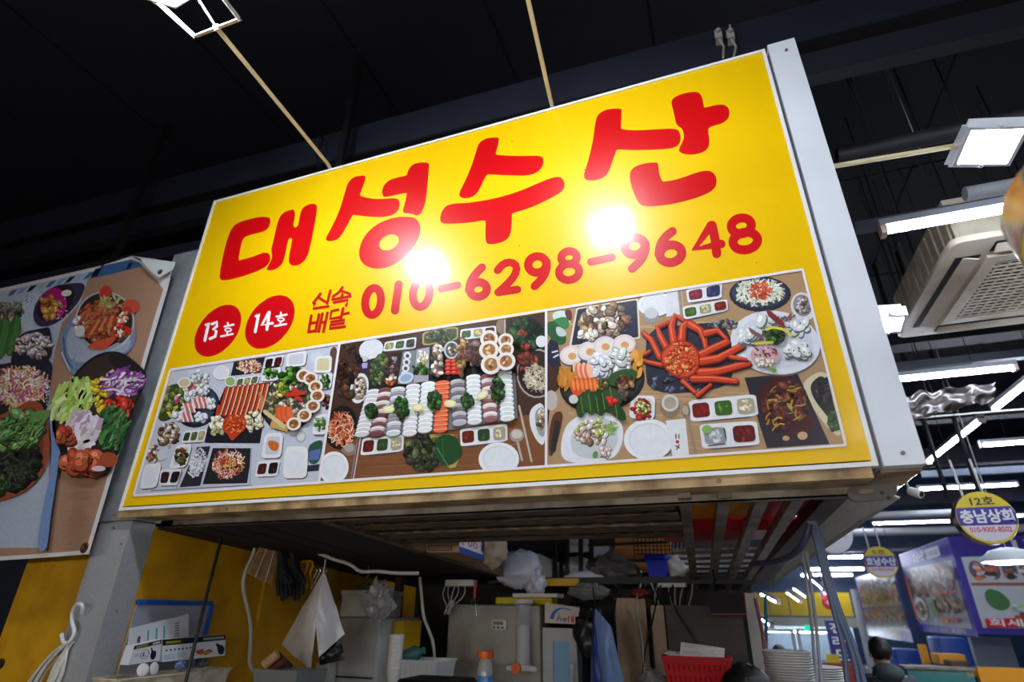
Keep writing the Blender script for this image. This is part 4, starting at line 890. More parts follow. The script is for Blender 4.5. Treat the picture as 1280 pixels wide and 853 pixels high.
def gl2(A):
    A.poly([(0,0),(1,0),(1,.24),(0,.28)],(24,22,20)); A.poly([(.05,.1),(.27,.09),(.27,.19),(.05,.21)],(150,140,40)); A.poly([(.62,.07),(.97,.06),(.97,.17),(.62,.18)],(150,150,155))
    for k in range(7): A.ell(.06+.06*k,.5-.005*k,.02,.04,(60,62,80),n=8)
    for k in range(3): A.stroke([(.02,.72+.08*k),(.18,.71+.08*k)],.025,(140,142,165),round_=False); A.stroke([(.22,.7+.08*k),(.34,.69+.08*k)],.025,(140,142,165),round_=False)
    A.blobs(.64,.68,.12,.16,30,.02,.04,[(190,60,50),(110,140,60),(215,150,90),(120,70,50)],asp=.7,shade=False); A.soft([(.82,.34),(.86,.38),(.9,.46),(.96,.5),(.99,.7),(.96,.95),(.88,.9),(.86,.6)],(26,28,40))
WCARD = mat('white_card', (208, 212, 220), .5)
carton('glove_box', [(168, 808), (202, 800), (200, 826), (160, 832)], .05, 'white and black glove box marked L, end towards us in the tray', 'box', gl1, WCARD, 2, X=-2.525)
carton('glove_box', [(203, 800), (282, 794), (281, 820), (203, 828)], .05, 'longer white and black glove box with a hand picture, in the tray', 'box', gl2, WCARD, 2, X=-2.525)
def pk(A):
    for x in (.28,.42,.55): A.stroke([(x,.18),(x+.02,.9)],.03,(60,160,160),round_=False)
    A.stroke([(.14,.3),(.13,.95)],.05,(70,74,80),round_=False)
    for k in range(9): A.stroke([(.74,.2+.08*k),(.82,.2+.08*k)],.03,(60,62,66),round_=False)
carton('paper_packet', [(165, 786), (236, 768), (236, 806), (158, 830)], .012, 'white packet with teal stripes leaning behind the glove boxes', 'packet', pk, mat('packet_white', (200, 202, 206), .35), 2, X=-2.58)
for (x, y, g, lab) in ((178, 838, -25, 'white paper cup lying folded in the tray'), (192, 836, 15, 'white rounded paper cup in front of the glove box marked L')):
    q = PX(x, y, -2.508); MB_ = MB().lathe(q, (1, math.sin(math.radians(g)) * .6, .25), [(0, 0), (.024, 0), (.026, .004), (.016, .008), (0, .008)], 20)
    tag(MB_.build('folded_paper_cup', WPLAST, smooth=40), lab, 'cup')
def crumple(c, sx, sy, sz, seed, m, name, label, cat, amp=.35, group=None):
    o = MB().ball(c, sx, sy, sz, 32, 20, amp, seed).build(name, m, smooth=50)
    return tag(o, label, cat, group)
FILM = mat('clear_film', (200, 204, 210), .18, spec=.8, alpha=.55, var=.1, scale=20, bump=.5)
crumple(PX(226, 832, -2.51), .008, .03, .018, 3, mat('blue_film', (120, 140, 190), .2, alpha=.8, bump=.4, scale=25), 'film_packet', 'bluish crumpled film packet in front of the longer glove box', 'packet')
crumple(PX(254, 830, -2.51), .008, .035, .016, 5, mat('dark_film', (84, 82, 84), .25, bump=.4, scale=25), 'film_packet', 'dark crumpled film packet at the far end of the tray', 'packet')
rod = MB().tube([PX(277, 672, -2.5), PX(258, 745, -2.44), PX(228, 870, -2.40)], .008, 8).build('black_cable', BLK, smooth=60); tag(rod, 'straight black cable slanting down in front of the yellow wall', 'cable')

# ------------------------------------------------------------------ the storage loft behind the sign
WOOD = mat('old_planks', (124, 98, 66), .6, dirt=(52, 40, 28), dirt_amt=.7, scale=10, bump=.2, stretch=(1.5, 8, 8))
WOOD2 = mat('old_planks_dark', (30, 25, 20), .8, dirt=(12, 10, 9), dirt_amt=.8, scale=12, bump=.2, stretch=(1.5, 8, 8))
def onsoff(px, py, dz=0):
    """point of the loft's underside seen at a pixel"""
    r = ray(px, py); k = (.366 + dz + .066 * 2.1) / (r[2] + .066 * r[1])
    return Vector((r[0] * k, r[1] * k, r[2] * k + EYE))
loft = thing('storage_loft', (-1.2, 3.2, EYE + .3), 'storage loft of dark timber planks and steel bars hung behind the yellow sign', 'loft')
_e0, _e1 = onsoff(372, 640), onsoff(618, 717)
edge_x = lambda y: _e0.x + (_e1.x - _e0.x) * (y - _e0.y) / (_e1.y - _e0.y)
# planks that run along the sign
ys = [(2.16, 2.27, 0), (2.275, 2.34, .03), (2.35, 2.46, .004), (2.465, 2.53, .03), (2.54, 2.66, 0), (2.665, 2.73, .03), (2.74, 2.84, .006)]
for (y0, y1, dz) in ys:
    x0 = edge_x((y0 + y1) / 2) + .03; x1 = onsoff(846, 640).x
    MB().hexa([(x0, y0, soff(y0) + dz), (x1, y0, soff(y0) + dz), (x1, y1, soff(y1) + dz), (x0, y1, soff(y1) + dz)], [(x0, y0, soff(y0) + .05), (x1, y0, soff(y0) + .05), (x1, y1, soff(y1) + .05), (x0, y1, soff(y1) + .05)]).build('plank', WOOD if dz < .02 else WOOD2, loft)
# the lower dark deck over the side of the stall
dk = [onsoff(400, 640, -.0), onsoff(493, 664), onsoff(604, 699), onsoff(700, 733)]
xs = [SWX + .005 + k * .16 for k in range(5)]
for i, xa in enumerate(xs):
    xb = xa + .145 if i < 4 else None
    y0, y1 = 2.17, 4.25; z0, z1 = soff(y0) - .012, soff(y1) - .012
    r0 = xb if xb else edge_x(y0); r1 = xb if xb else edge_x(y1)
    MB().hexa([(xa, y0, z0), (r0, y0, z0), (r1, y1, z1), (xa, y1, z1)], [(xa, y0, z0 + .012), (r0, y0, z0 + .012), (r1, y1, z1 + .012), (xa, y1, z1 + .012)]).build('deck_board', WOOD2, loft)
MB().bar((edge_x(2.17) + .02, 2.17, soff(2.17) + .01), (edge_x(4.25) + .02, 4.25, soff(4.25) + .01), .05, .05).build('deck_joist', WOOD, loft)
# steel bars that run back into the stall, with the angle irons round them
def bar_pts(pa, pb, Ya=2.2, Yb=4.8, dz=0):
    a_ = onsoff(*pa); b_ = P(*pb, Yb); return a_, b_
for (xa, xb) in ((849, 866), (899, 887), (948, 906), (993, 925)):
    a_ = onsoff(xa, 623); b_ = P(xb, 737, 4.8); a_ = a_ + Vector((.018, 0, .02)); b_ = b_ + Vector((.018, 0, .02))
    MB().bar(a_, b_, .042, .04).build('steel_bar', STEEL, loft)
a_ = onsoff(1040, 634) + Vector((.02, 0, .03)); b_ = P(938, 737, 4.8) + Vector((.02, 0, .03))
ch = MB(); ch.bar(a_, b_, .07, .008); ch.bar(a_ + Vector((.035, 0, .035)), b_ + Vector((.035, 0, .035)), .007, .075); ch.bar(a_ + Vector((-.035, 0, .02)), b_ + Vector((-.035, 0, .02)), .007, .045)
ch.build('channel_beam', mat('brown_channel', (70, 54, 46), .45, metal=.5, dirt=(40, 28, 22)), loft)
# bright sheet along the outer side
o0, o1 = Vector((.59, 2.33, soff(2.33) + .02)), P(962, 738, 4.8) + Vector((.0, 0, .02))
i0, i1 = a_ + Vector((.05, 0, .06)), b_ + Vector((.03, 0, .06))
MB().hexa([i0, o0, o1, i1], [p + Vector((0, 0, .006)) for p in (i0, o0, o1, i1)]).build('side_sheet', CHROME if False else mat('sheet_steel', (196, 190, 178), .38, metal=.55, var=.12, scale=8, stretch=(8, 1, 1)), loft)
# the angle irons along the front under the sign, with the rounded slotted end
def front_iron(x0, x1, y, z, m, name):
    k = MB(); k.box(x0, y, z, x1, y + .005, z + .055); k.box(x0, y, z, x1, y + .05, z + .005); return k.build(name, m, loft)
front_iron(-2.55, P(1062, 606, 2.135).x, 2.135, SZ0 - .062, STEEL, 'angle_iron')
endp = [(1058, 617), (1066, 604), (1113, 601), (1122, 604), (1123, 612), (1118, 622), (1075, 628), (1063, 625)]
MB().prism([P(*p, 2.125) for p in chaikin(endp, 2)], (0, .02, 0)).build('slotted_end', mat('old_bracket', (92, 88, 84), .5, metal=.2, var=.2, scale=20, bump=.1), loft)
MB().prism([P(x, y, 2.118) for x, y in chaikin([(1072, 616), (1074, 612), (1090, 611), (1092, 614), (1090, 617), (1075, 618)], 2)], (0, .012, 0)).build('slot', mat('slot_light', (140, 118, 88), .5), loft)
for px, py in ((1103, 616), (1111, 622)):
    q = P(px, py, 2.121); MB().lathe(q, (0, 1, 0), [(0, 0), (.005, 0), (.006, .006)], 8).build('hole', BLK, loft)
# rear rail and racks
RY = 4.32
MB().bar((edge_x(4.3), RY, EYE + .205), (.15, RY, EYE + .205), .06, .045).build('shelf_rail', BLKST, loft)
MB().box(-1.75, RY - .02, EYE + .19, .12, 4.88, EYE + .206).build('rear_shelf', mat('shelf_board', (46, 42, 40), .6, var=.2), loft)
for px in (694, 709, 726, 739): MB().bar(P(px, 722, 4.40), P(px + (0 if px > 700 else -1), 655, 4.40), .03, .03, up=(0, 1, 0)).build('rack_upright', BLKST, loft)
for (y_, xa, xb, yy) in ((690, 640, 700, 4.46), (671, 640, 760, 4.46), (679, 735, 835, 4.46), (700, 735, 870, 4.46), (664, 650, 870, 4.6)):
    MB().bar(P(xa, y_ + 3, yy), P(xb, y_ - 1, yy), .02, .02).build('rack_rail', BLKST, loft)
for k in range(8): MB().bar(P(640 + k * 26, 668, 4.62), P(655 + k * 28, 648, 3.9), .012, .012).build('rack_slat', BLKST, loft)
# pale boards lying on the bars at the back
for k in range(5):
    y_ = 3.56 + k * .23; z_ = soff(y_) + .055
    xa = -.3 + .012 * k; xb = .36 - k * .035
    MB().box(xa, y_, z_, xb, y_ + .2, z_ + .015).build('pale_board', mat('pale_boards', (172, 170, 168), .5, var=.12, scale=5), loft)

# ------------------------------------------------------------------ wires that hold the sign: beam clamps and turnbuckles
for i, (px, lab) in enumerate(((898, 'galvanised beam clamp above the sign, the one farther from the white post cover'), (913, 'galvanised beam clamp above the sign, the one nearer the white post cover'))):
    t = thing('beam_clamp', P(px, 40, 2.28), lab, 'clamp', 'beam clamps above the sign')
    q = P(px, 42, 2.255); GAL2 = mat('clamp_metal', (172, 168, 158), .4, metal=.2)
    k = MB(); k.box(q.x - .018, q.y, q.z - .035, q.x + .018, q.y + .006, q.z + .035); k.box(q.x - .018, q.y, q.z + .03, q.x + .018, q.y + .045, q.z + .036); k.box(q.x - .018, q.y, q.z - .036, q.x + .018, q.y + .05, q.z - .03); k.build('clamp_body', GAL2, t)
    MB().lathe((q.x, q.y - .02, q.z + .012), (0, 1, 0), [(0, 0), (.011, 0), (.011, .012), (.006, .012), (.006, .03)], 6).build('bolt', GAL2, t)
    MB().tube([(q.x, q.y + .01, q.z - .035), (q.x + .012, q.y - .0, q.z - .11), P(px + (6 if i == 0 else 4), 72, 2.16)], .006, 6).build('turnbuckle', GAL2, t)
    MB().tube([(q.x + .01, q.y + .02, q.z + .03), (q.x + .01, q.y + .02, EYE + 2.9)], .005, 6).build('hanger_rod', GAL2, t)
for (pa, pb, lab) in (((190, 205), (140, 332), 'black steel hanger post above the food banner'), ((446, 100), (424, 212), 'black steel hanger post behind the top of the sign next to the cream arm')):
    b_ = P(*pb, 2.2); a_ = Vector((b_.x, b_.y, 5.49)); t_ = MB().box(b_.x - .022, b_.y - .02, b_.z - (0 if pb[0] > 300 else .0), b_.x + .022, b_.y + .02, 5.49).build('hanger_post', BLKST); tag(t_, lab, 'post')
q = P(140, 332, 2.2)
MB_ = MB().bar((-8.5, 2.22, q.z - .06 + .28), (-2.66, 2.22, q.z - .03), .04, .09).build('trim_9', NAVY); tag(MB_, kind='structure')
MB_ = MB().tube(spline([P(398, 208, 2.1), P(396, 190, 2.2), P(404, 176, 2.22), P(398, 164, 2.25), P(400, 160, 2.28)]), .008, 6).build('cable_loop', BLKST, smooth=60); tag(MB_, 'small loop of black cable by the cream arm at the top of the sign', 'cable')

# ------------------------------------------------------------------ things inside the stall
ORD = 'topmost second third fourth fifth sixth seventh eighth ninth tenth eleventh twelfth thirteenth fourteenth fifteenth sixteenth seventeenth eighteenth nineteenth'.split()
def pxq(z6, k=3.6625, ox=280, oy=620): return [(ox + x / k, oy + y / k) for x, y in z6]
def skin(name, verts, edges, rad, m, parent, sub=2):
    me = bpy.data.meshes.new(name); o0 = _org[parent.name] if parent is not None else Vector((0, 0, 0))
    me.from_pydata([tuple(Vector(v) - o0) for v in verts], edges, [])
    o = bpy.data.objects.new(name, me); COL.objects.link(o)
    if parent is not None: o.parent = parent
    o.modifiers.new('skin', 'SKIN')
    for i, r in enumerate(rad):
        sv = me.skin_vertices[0].data[i]; sv.radius = r if isinstance(r, tuple) else (r, r); sv.use_root = (i == 0)
    s = o.modifiers.new('sub', 'SUBSURF'); s.levels = s.render_levels = sub
    me.materials.append(m); _org[o.name] = o0
    return o
# shelf the crockery stands on (just below the picture)
ws = thing('worktop_shelf', (-.4, 3.0, 0), 'long steel work shelf inside the stall that carries bottle, basket and plates', 'shelf')
MB().box(-1.9, 2.72, 1.44, .34, 3.12, 1.47).build('top', STEEL, ws)
for x in (-1.88, -.8, .3):
    for y in (2.75, 3.09): MB().box(x - .015, y - .015, 0, x + .015, y + .015, 1.44).build('leg', STEEL, ws)

# hanging rolled bamboo mat
bm_ = thing('bamboo_mat', P(330, 725, 2.86), 'bamboo sushi mat hanging by the rubber gloves under the loft', 'mat')
a, b, c, d = [PX(*p, -2.53) for p in ((332, 668), (350, 683), (339, 733), (309, 717))]
BAM = mat('bamboo', (205, 164, 116), .55, var=.25, scale=30)
for k in range(24):
    t = (k + .5) / 24; p = a.lerp(d, t); q = b.lerp(c, t); o = Vector((0, -.03 * math.sin(math.pi * .5), 0)) * 0
    MB().bar(p, q, .006, .0075, up=(1, 0, 0)).build('slat', BAM, bm_)
for u in (.3, .7): MB().tube([a.lerp(b, u) + Vector((.006, 0, .04)), a.lerp(b, u) + Vector((.006, 0, 0)), d.lerp(c, u) + Vector((.006, 0, 0))], .0025, 5).build('string', WPLAST, bm_)
MB().tube([a.lerp(b, .5), PX(335, 660, -2.53)], .004, 5).build('loop', BLK, bm_)
# gloves
NAVG = mat('rubber_navy', (16, 17, 28), .7, bump=.1, scale=30)
for i, (x0, lab) in enumerate(((352, 'dark navy rubber glove hanging next to the bamboo mat'), (367, 'dark navy rubber glove hanging farther from the bamboo mat, beside the yellow hangers'))):
    Y = 2.9 + i * .05; top = P(x0, 682, Y); wr = P(x0 + 1, 700, Y); pa = P(x0 + 2, 718, Y)
    g = thing('rubber_glove', top, lab, 'glove', 'dark gloves hanging under the loft')
    vs = [pa, wr, top]; ed = [(0, 1), (1, 2)]; rd = [(.04, .026), (.034, .024), (.042, .026)]
    for k in range(4):
        kx = x0 - 7 + k * 5.2; n0 = len(vs); vs += [P(kx + 2, 728, Y), P(kx + 2.5, 738 + (2, 6, 5, 1)[k], Y - .01), P(kx + 3, 744 + (2, 8, 6, 0)[k], Y)]
        ed += [(0, n0), (n0, n0 + 1), (n0 + 1, n0 + 2)]; rd += [.013, .0115, .010]
    n0 = len(vs); vs += [P(x0 + 11, 720, Y - .02), P(x0 + 14, 730, Y - .03)]; ed += [(0, n0), (n0, n0 + 1)]; rd += [.013, .011]
    skin('glove_body', vs, ed, rd, NAVG, g, 2)
    MB().tube([top, top + Vector((0, 0, .07))], .003, 5).build('hanging_loop', BLK, g)
# white cables
WC = mat('cable_white', (186, 184, 176), .45)
cb = MB().tube(spline([PX(x, y, -2.585) for x, y in ((322, 672), (316, 696), (306, 715), (303, 735), (310, 762), (314, 784), (313, 811), (311, 833), (324, 844), (362, 852), (372, 860))]), .010, 8).build('white_conduit', WC, smooth=60); tag(cb, 'white flexible conduit looping down the yellow wall past the bamboo mat', 'cable')
cb = MB().tube(spline([P(x, y, 3.0) for x, y in ((352, 676), (356, 678), (362, 684), (395, 690), (417, 700), (438, 705), (450, 716), (471, 714), (492, 717), (523, 717))]), .010, 8).build('white_conduit', WC, smooth=60); tag(cb, 'white cable running along under the dark deck to the rear of the stall', 'cable')
cb = MB().tube(spline([P(x, y, 3.6) for x, y in ((525, 722), (527, 745), (529, 772), (537, 790), (542, 806), (544, 835))]), .010, 8).build('white_conduit', WC, smooth=60); tag(cb, 'white cable dropping behind the plastic basket before the big fridge', 'cable')
cb = MB().tube(spline([P(x, y, 3.2) for x, y in ((443, 703), (447, 718), (455, 724), (462, 720), (461, 708))]), .007, 8).build('black_loop', BLK, smooth=60); tag(cb, 'loop of black cable hanging under the deck above the freezer', 'cable')
# yellow hangers
for i, px in enumerate((382, 388)):
    h = MB().tube(spline([P(px - 4, 703, 3.05), P(px, 701, 3.05), P(px + 4, 706, 3.05), P(px - 1, 718, 3.05), P(px + 3, 730, 3.05), P(px + 1, 737, 3.05)]), .008, 6).build('yellow_hanger', mat('hanger_yellow', (200, 150, 20), .4), smooth=60)
    tag(h, ('yellow plastic hanger hook nearer the gloves', 'yellow plastic hanger hook nearer the white plastic bag')[i], 'hanger', 'yellow hangers under the loft')
for i in range(4): tag(MB().tube(spline([P(392 + i * 4, 704, 3.07), P(398 + i * 4, 712, 3.07), P(391 + i * 4, 724, 3.07), P(389 + i * 3, 733, 3.07)]), .003, 5).build('wire_hanger', CHROME, smooth=60), 'thin wire hanger hook behind the yellow hangers, %s from the gloves' % ('first', 'second', 'third', 'fourth')[i], 'hanger', 'wire hangers under the loft')
# white plastic bag hung like a kite, black bag inside
pb = thing('white_plastic_bag', P(390, 835, 3.0), 'white plastic bag hanging like a kite in front of the freezer', 'bag')
WB = mat('bag_white', (205, 200, 196), .35, bump=.15, scale=9)
def patch(corners, Y0s, bulge, seed, nu=10, nv=10, th=.003):
    c = [P(*p, y) for p, y in zip(corners, Y0s)]
    def fn(u, v):
        p = (c[0] * (1 - u) + c[1] * u) * (1 - v) + (c[3] * (1 - u) + c[2] * u) * v
        w_ = math.sin(math.pi * u) * math.sin(math.pi * v)
        return p + Vector((0, -bulge * w_ - .012 * noise.noise(Vector((u * 4, v * 5, seed))), 0))
    return MB().sheet(fn, nu, nv, th)
patch([(405, 714), (396, 775), (388, 839), (352, 806)], (3.0, 2.96, 2.96, 3.05), .03, 1).build('side_panel', WB, pb, smooth=50)
patch([(405, 714), (431, 793), (398, 822), (394, 770)], (3.0, 3.06, 2.97, 2.95), .02, 2).build('front_panel', mat('bag_shiny', (214, 214, 222), .22, bump=.15, scale=14), pb, smooth=50)
patch([(426, 797), (431, 825), (400, 832), (399, 822)], (3.05, 3.06, 3.0, 2.99), .02, 3).build('black_lining', mat('bag_black', (20, 20, 24), .3, bump=.3, scale=20), pb, smooth=50)
MB().tube([P(405, 714, 3.0), P(407, 700, 3.02)], .004, 5).build('handle', WB, pb)
# small freezer and what is on it
FRZ = mat('freezer_white', (176, 178, 178), .4, dirt=(150, 148, 140), dirt_amt=.3, scale=4)
fz = thing('white_freezer', P(450, 860, 3.7), 'plain white freezer cabinet beside the hanging white plastic bag', 'freezer')
a, b = P(424, 772, 3.6), P(477, 772, 3.6)
MB().rbox(a.x, 3.6, .05, b.x, 4.15, a.z, .02).build('body', FRZ, fz, smooth=40)
MB().box(a.x + .02, 3.592, a.z - .35, b.x - .02, 3.6, a.z - .34).build('door_seam', BLK, fz)
for x in (a.x + .05, b.x - .05): MB().box(x - .02, 3.62, 0, x + .02, 4.1, .05).build('foot', BLK, fz)
lo = P(400, 772, 3.5); hi = P(423, 772, 3.5)
tag(MB().box(lo.x + .02, 3.5, 0, hi.x - .02, 3.58, P(380, 828, 3.5).z).build('grey_cabinet', FRZ), 'low pale cabinet under the hanging white plastic bag', 'cabinet')
st = thing('foam_box', P(455, 772, 3.65), 'white foam box with dark lid edge on top of the freezer', 'box')
a, b = P(427, 744, 3.62), P(470, 770, 3.62)
MB().rbox(a.x, 3.62, P(450, 772, 3.6).z, b.x, 3.95, a.z, .012).build('box_body', mat('foam', (196, 194, 188), .6), st, smooth=40)
MB().rbox(a.x - .008, 3.612, a.z - .0, b.x + .008, 3.96, a.z + .03, .012).build('lid', mat('foam', (196, 194, 188), .6), st, smooth=40)
crumple(P(474, 752, 3.52), .09, .06, .11, 4, FILM, 'clear_bag', 'clear plastic bag of food slumped over the corner of the foam box', 'bag', .6)
crumple(P(463, 761, 3.56), .05, .02, .02, 5, mat('mustard', (180, 150, 30), .4), 'sauce_packet', 'yellow packet in the clear bag on the foam box', 'packet', .15)
crumple(P(470, 769, 3.55), .05, .02, .018, 6, mat('redpack', (170, 40, 30), .4), 'sauce_packet', 'red packet in the clear bag on the foam box', 'packet', .15)
crumple(P(455, 738, 3.7), .07, .05, .04, 7, mat('greens', (70, 80, 40), .6, bump=.4), 'vegetable_bag', 'dark green vegetables in a bag on the foam box', 'bag')
a = P(477, 776, 3.75); b = P(488, 776, 3.75); _w = b.x - a.x; a.x = P(477, 772, 3.6).x + .006; b.x = a.x + max(.08, _w)
yb_ = thing('yellow_carton', (a.x, 3.75, 0), 'tall yellow carton squeezed beside the white freezer', 'box'); MB().box(a.x + .005, 3.75, 0, b.x, 4.0, a.z).build('box_body', mat('carton_yellow', (205, 165, 20), .5), yb_)
MB().box(a.x + .015, 3.747, P(480, 850, 3.75).z, b.x - .01, 3.75, P(480, 832, 3.75).z).build('black_label', BLK, yb_)
MB().box(a.x + .015, 3.747, P(480, 808, 3.75).z, b.x - .01, 3.75, P(480, 795, 3.75).z).build('orange_label', mat('orng', (206, 120, 20), .5), yb_)
wp = MB().bar(P(500, 722, 4.0), P(491, 870, 4.0), .05, .05, up=(0, 1, 0)); o = wp.build('wooden_post', mat('post_brown', (84, 60, 44), .6, var=.2)); tag(o, 'brown timber post between yellow carton and plastic basket', 'post')
# cups: a leaning stack
c0 = P(491, 852, 3.3)
for k in range(9):
    z_ = c0.z - .012 + k * .022; o = MB().lathe((c0.x - .0, 3.3, z_), (0, 0, 1), [(.032, 0), (.044, .07), (.047, .072), (.044, .074), (.03, .004)], 16).build('white_cup', WPLAST, smooth=40)
    tag(o, 'white cup beside the yellow carton, %s from the top of its stack' % ORD[8 - k], 'cup', 'nested white cups beside the yellow carton')
# translucent basket with a bottle
bk = thing('plastic_basket', P(522, 855, 3.35), 'whitish ribbed plastic basket with a clear bottle lying in it', 'basket')
a, b = P(499, 826, 3.3), P(547, 826, 3.3); zt_ = a.z; zb_ = zt_ - .17; y0, y1 = 3.3, 3.55
BKM = mat('basket_plastic', (190, 194, 196), .3, spec=.6)
MB().box(a.x + .02, y0 + .02, zb_, b.x - .02, y1 - .02, zb_ + .006).build('bottom', BKM, bk)
MB().hexa([(a.x + .02, y0 + .02, zb_), (b.x - .02, y0 + .02, zb_), (b.x - .02, y0 + .024, zb_), (a.x + .02, y0 + .024, zb_)], [(a.x, y0, zt_), (b.x, y0, zt_), (b.x, y0 + .004, zt_), (a.x, y0 + .004, zt_)]).build('side', BKM, bk)
MB().hexa([(a.x + .02, y1 - .024, zb_), (b.x - .02, y1 - .024, zb_), (b.x - .02, y1 - .02, zb_), (a.x + .02, y1 - .02, zb_)], [(a.x, y1 - .004, zt_), (b.x, y1 - .004, zt_), (b.x, y1, zt_), (a.x, y1, zt_)]).build('side', BKM, bk)
for s in (0, 1):
    x0_ = (a.x + .02, b.x - .024)[s]; x1_ = (a.x, b.x - .004)[s]
    MB().hexa([(x0_, y0 + .02, zb_), (x0_ + .004, y0 + .02, zb_), (x0_ + .004, y1 - .02, zb_), (x0_, y1 - .02, zb_)], [(x1_, y0, zt_), (x1_ + .004, y0, zt_), (x1_ + .004, y1, zt_), (x1_, y1, zt_)]).build('side', BKM, bk)
for k in range(9): MB().bar((a.x + .015 + (b.x - a.x - .03) * k / 8, y0 - .002, zt_ - .004), (a.x + .03 + (b.x - a.x - .06) * k / 8, y0 + .016, zb_ + .01), .006, .004, up=(0, 1, 0)).build('rib', BKM, bk)
MB().bar((a.x - .006, y0 - .004, zt_), (b.x + .006, y0 - .004, zt_), .012, .01).build('rim', BKM, bk); MB().bar((a.x - .006, y1, zt_), (b.x + .006, y1, zt_), .012, .01).build('rim', BKM, bk)
bo = thing('clear_bottle', P(505, 828, 3.4), 'clear teal bottle lying across the plastic basket', 'bottle')
MB().lathe(P(500, 825, 3.42), P(526, 815, 3.42) - P(500, 825, 3.42), [(0, 0), (.04, .0), (.044, .02), (.044, .11), (.02, .15), (.018, .17), (0, .17)], 18).build('body', mat('teal_pet', (60, 120, 130), .15, alpha=.75), bo, smooth=40)
MB().lathe(P(526, 815, 3.42), P(526, 815, 3.42) - P(500, 825, 3.42), [(0, .0), (.02, 0), (.02, .02), (0, .02)], 14).build('cap', mat('cap_green', (40, 110, 60), .4), bo)
# black tray edge at the bottom
a, b = P(508, 850, 2.9), P(584, 846, 2.9)
tag(MB().rbox(a.x, 2.78, 1.471, b.x, 3.05, a.z + .012, .03).build('black_crate', BLK, smooth=40), 'black plastic crate in front of the ribbed plastic basket', 'crate')
# crate with mats at the lower side
a, b = P(318, 838, 2.62), P(372, 838, 2.62)
gb = thing('grey_bin', (a.x, 2.75, 1.3), 'grey translucent bin under the white conduit, holding rolled brown mats', 'bin')
MB().hexa([(a.x + .02, 2.64, 1.35), (b.x - .02, 2.64, 1.35), (b.x - .02, 2.84, 1.35), (a.x + .02, 2.84, 1.35)], [(a.x, 2.62, a.z), (b.x, 2.62, a.z), (b.x, 2.86, a.z), (a.x, 2.86, a.z)]).build('body', mat('bin_grey', (120, 124, 122), .35), gb)
MB().bar((a.x - .005, 2.62, a.z), (b.x + .005, 2.62, a.z), .015, .012).build('rim', mat('bin_grey', (120, 124, 122), .35), gb)
tag(MB().box(a.x + .01, 2.63, 0, b.x - .01, 2.86, 1.349).build('low_cabinet', mat('cab_dark', (70, 70, 72), .4, metal=.5)), 'dark low cabinet that carries the grey translucent bin', 'cabinet')
for i, (p0, p1, m_, lab) in enumerate((((330, 832), (347, 818), BAM, 'rolled brown bamboo mat sticking out of the grey bin'), ((338, 836), (356, 826), mat('mat_red', (110, 44, 34), .6), 'reddish brown roll lying in front of the bamboo roll in the grey bin'), ((345, 820), (362, 836), mat('mat_dark', (66, 40, 26), .6), 'dark brown roll leaning down across the grey bin'))):
    o = MB().tube([P(*p0, 2.70 + .05 * i), P(*p1, 2.72 + .05 * i)], .024, 12).build('mat_roll', m_, smooth=40); tag(o, lab, 'mat')
# junction box with wires, red scissors
jb = thing('junction_box', P(573, 730, 3.9), 'white junction box with dangling wires under the rear shelf', 'box')
a, b = P(556, 725, 3.9), P(592, 733, 3.9); MB().rbox(a.x, 3.9, b.z, b.x, 3.97, a.z, .01).build('box_body', WPLAST, jb, smooth=40)
for i in range(7):
    x_ = 557 + i * 4; MB().tube(spline([P(x_, 732, 3.92), P(x_ - 2 + random.uniform(-4, 4), 745, 3.9), P(558 + random.uniform(-5, 8), 760, 3.9), P(556 + random.uniform(-3, 5), 772, 3.92), P(562 + i, 752, 3.93)]), .004, 5).build('wire', (WC, BLK)[i % 3 == 2], jb, smooth=60)
sc_ = thing('red_scissors', P(593, 758, 3.86), 'red and black scissors hanging at the top of the big fridge', 'scissors')
MB().tube([P(594, 728, 3.86), P(593, 748, 3.86)], .009, 8).build('red_handle', mat('red_plastic', (190, 24, 24), .4), sc_)
MB().lathe(P(591.5, 753, 3.86), (0, 1, 0), [(.012, -.006), (.02, -.006), (.02, .006), (.012, .006), (.012, -.006)], 16).build('finger_ring', BLK, sc_)
MB().tube([P(594, 755, 3.86), P(596, 772, 3.86)], .004, 6).build('blade', CHROME, sc_)
# --- cartons and bags on the deck edge
CARD = mat('cardboard', (150, 118, 84), .6, var=.08, scale=5)
def brown(A):
    for k in range(3): A.stroke([(.22, .42 + k * .13), (.94, .40 + k * .13)], .06, (70, 56, 46), round_=False)
    A.poly([(.55, .78), (.9, .78), (.9, .95), (.55, .95)], (60, 50, 44))
    for k in range(16): A.stroke([(.57 + k * .02, .8), (.57 + k * .02, .93)], .008, (160, 128, 96), round_=False)
kx = 3.0
c1 = thing('cardboard_carton', P(540, 690, kx), 'brown shipping carton with a white red and blue printed end on the deck', 'box')
f = [P(490, 655, kx), P(574, 652, kx), P(574, 691, kx), P(490, 691, kx)]; bk_ = Vector((.0, .42, -.02))
MB().hexa([f[3], f[2], f[2] + bk_, f[3] + bk_], [f[0], f[1], f[1] + bk_, f[0] + bk_]).build('box_body', CARD, c1)
A = Art(lambda x, y: (f[0] * (1 - x) + f[1] * x) * (1 - y) + (f[3] * (1 - x) + f[2] * x) * y, (0, -1, 0), 2); A.lv = 20; brown(A); A.build('front_print', print_mat('carton_print', rough=.5, spec=.3, var=.05, scale=40), c1)
g_ = [f[1], f[1] + bk_, f[2] + bk_, f[2]]
A = Art(lambda x, y: (g_[0] * (1 - x) + g_[1] * x) * (1 - y) + (g_[3] * (1 - x) + g_[2] * x) * y, (1, 0, 0), 2); A.lv = 20
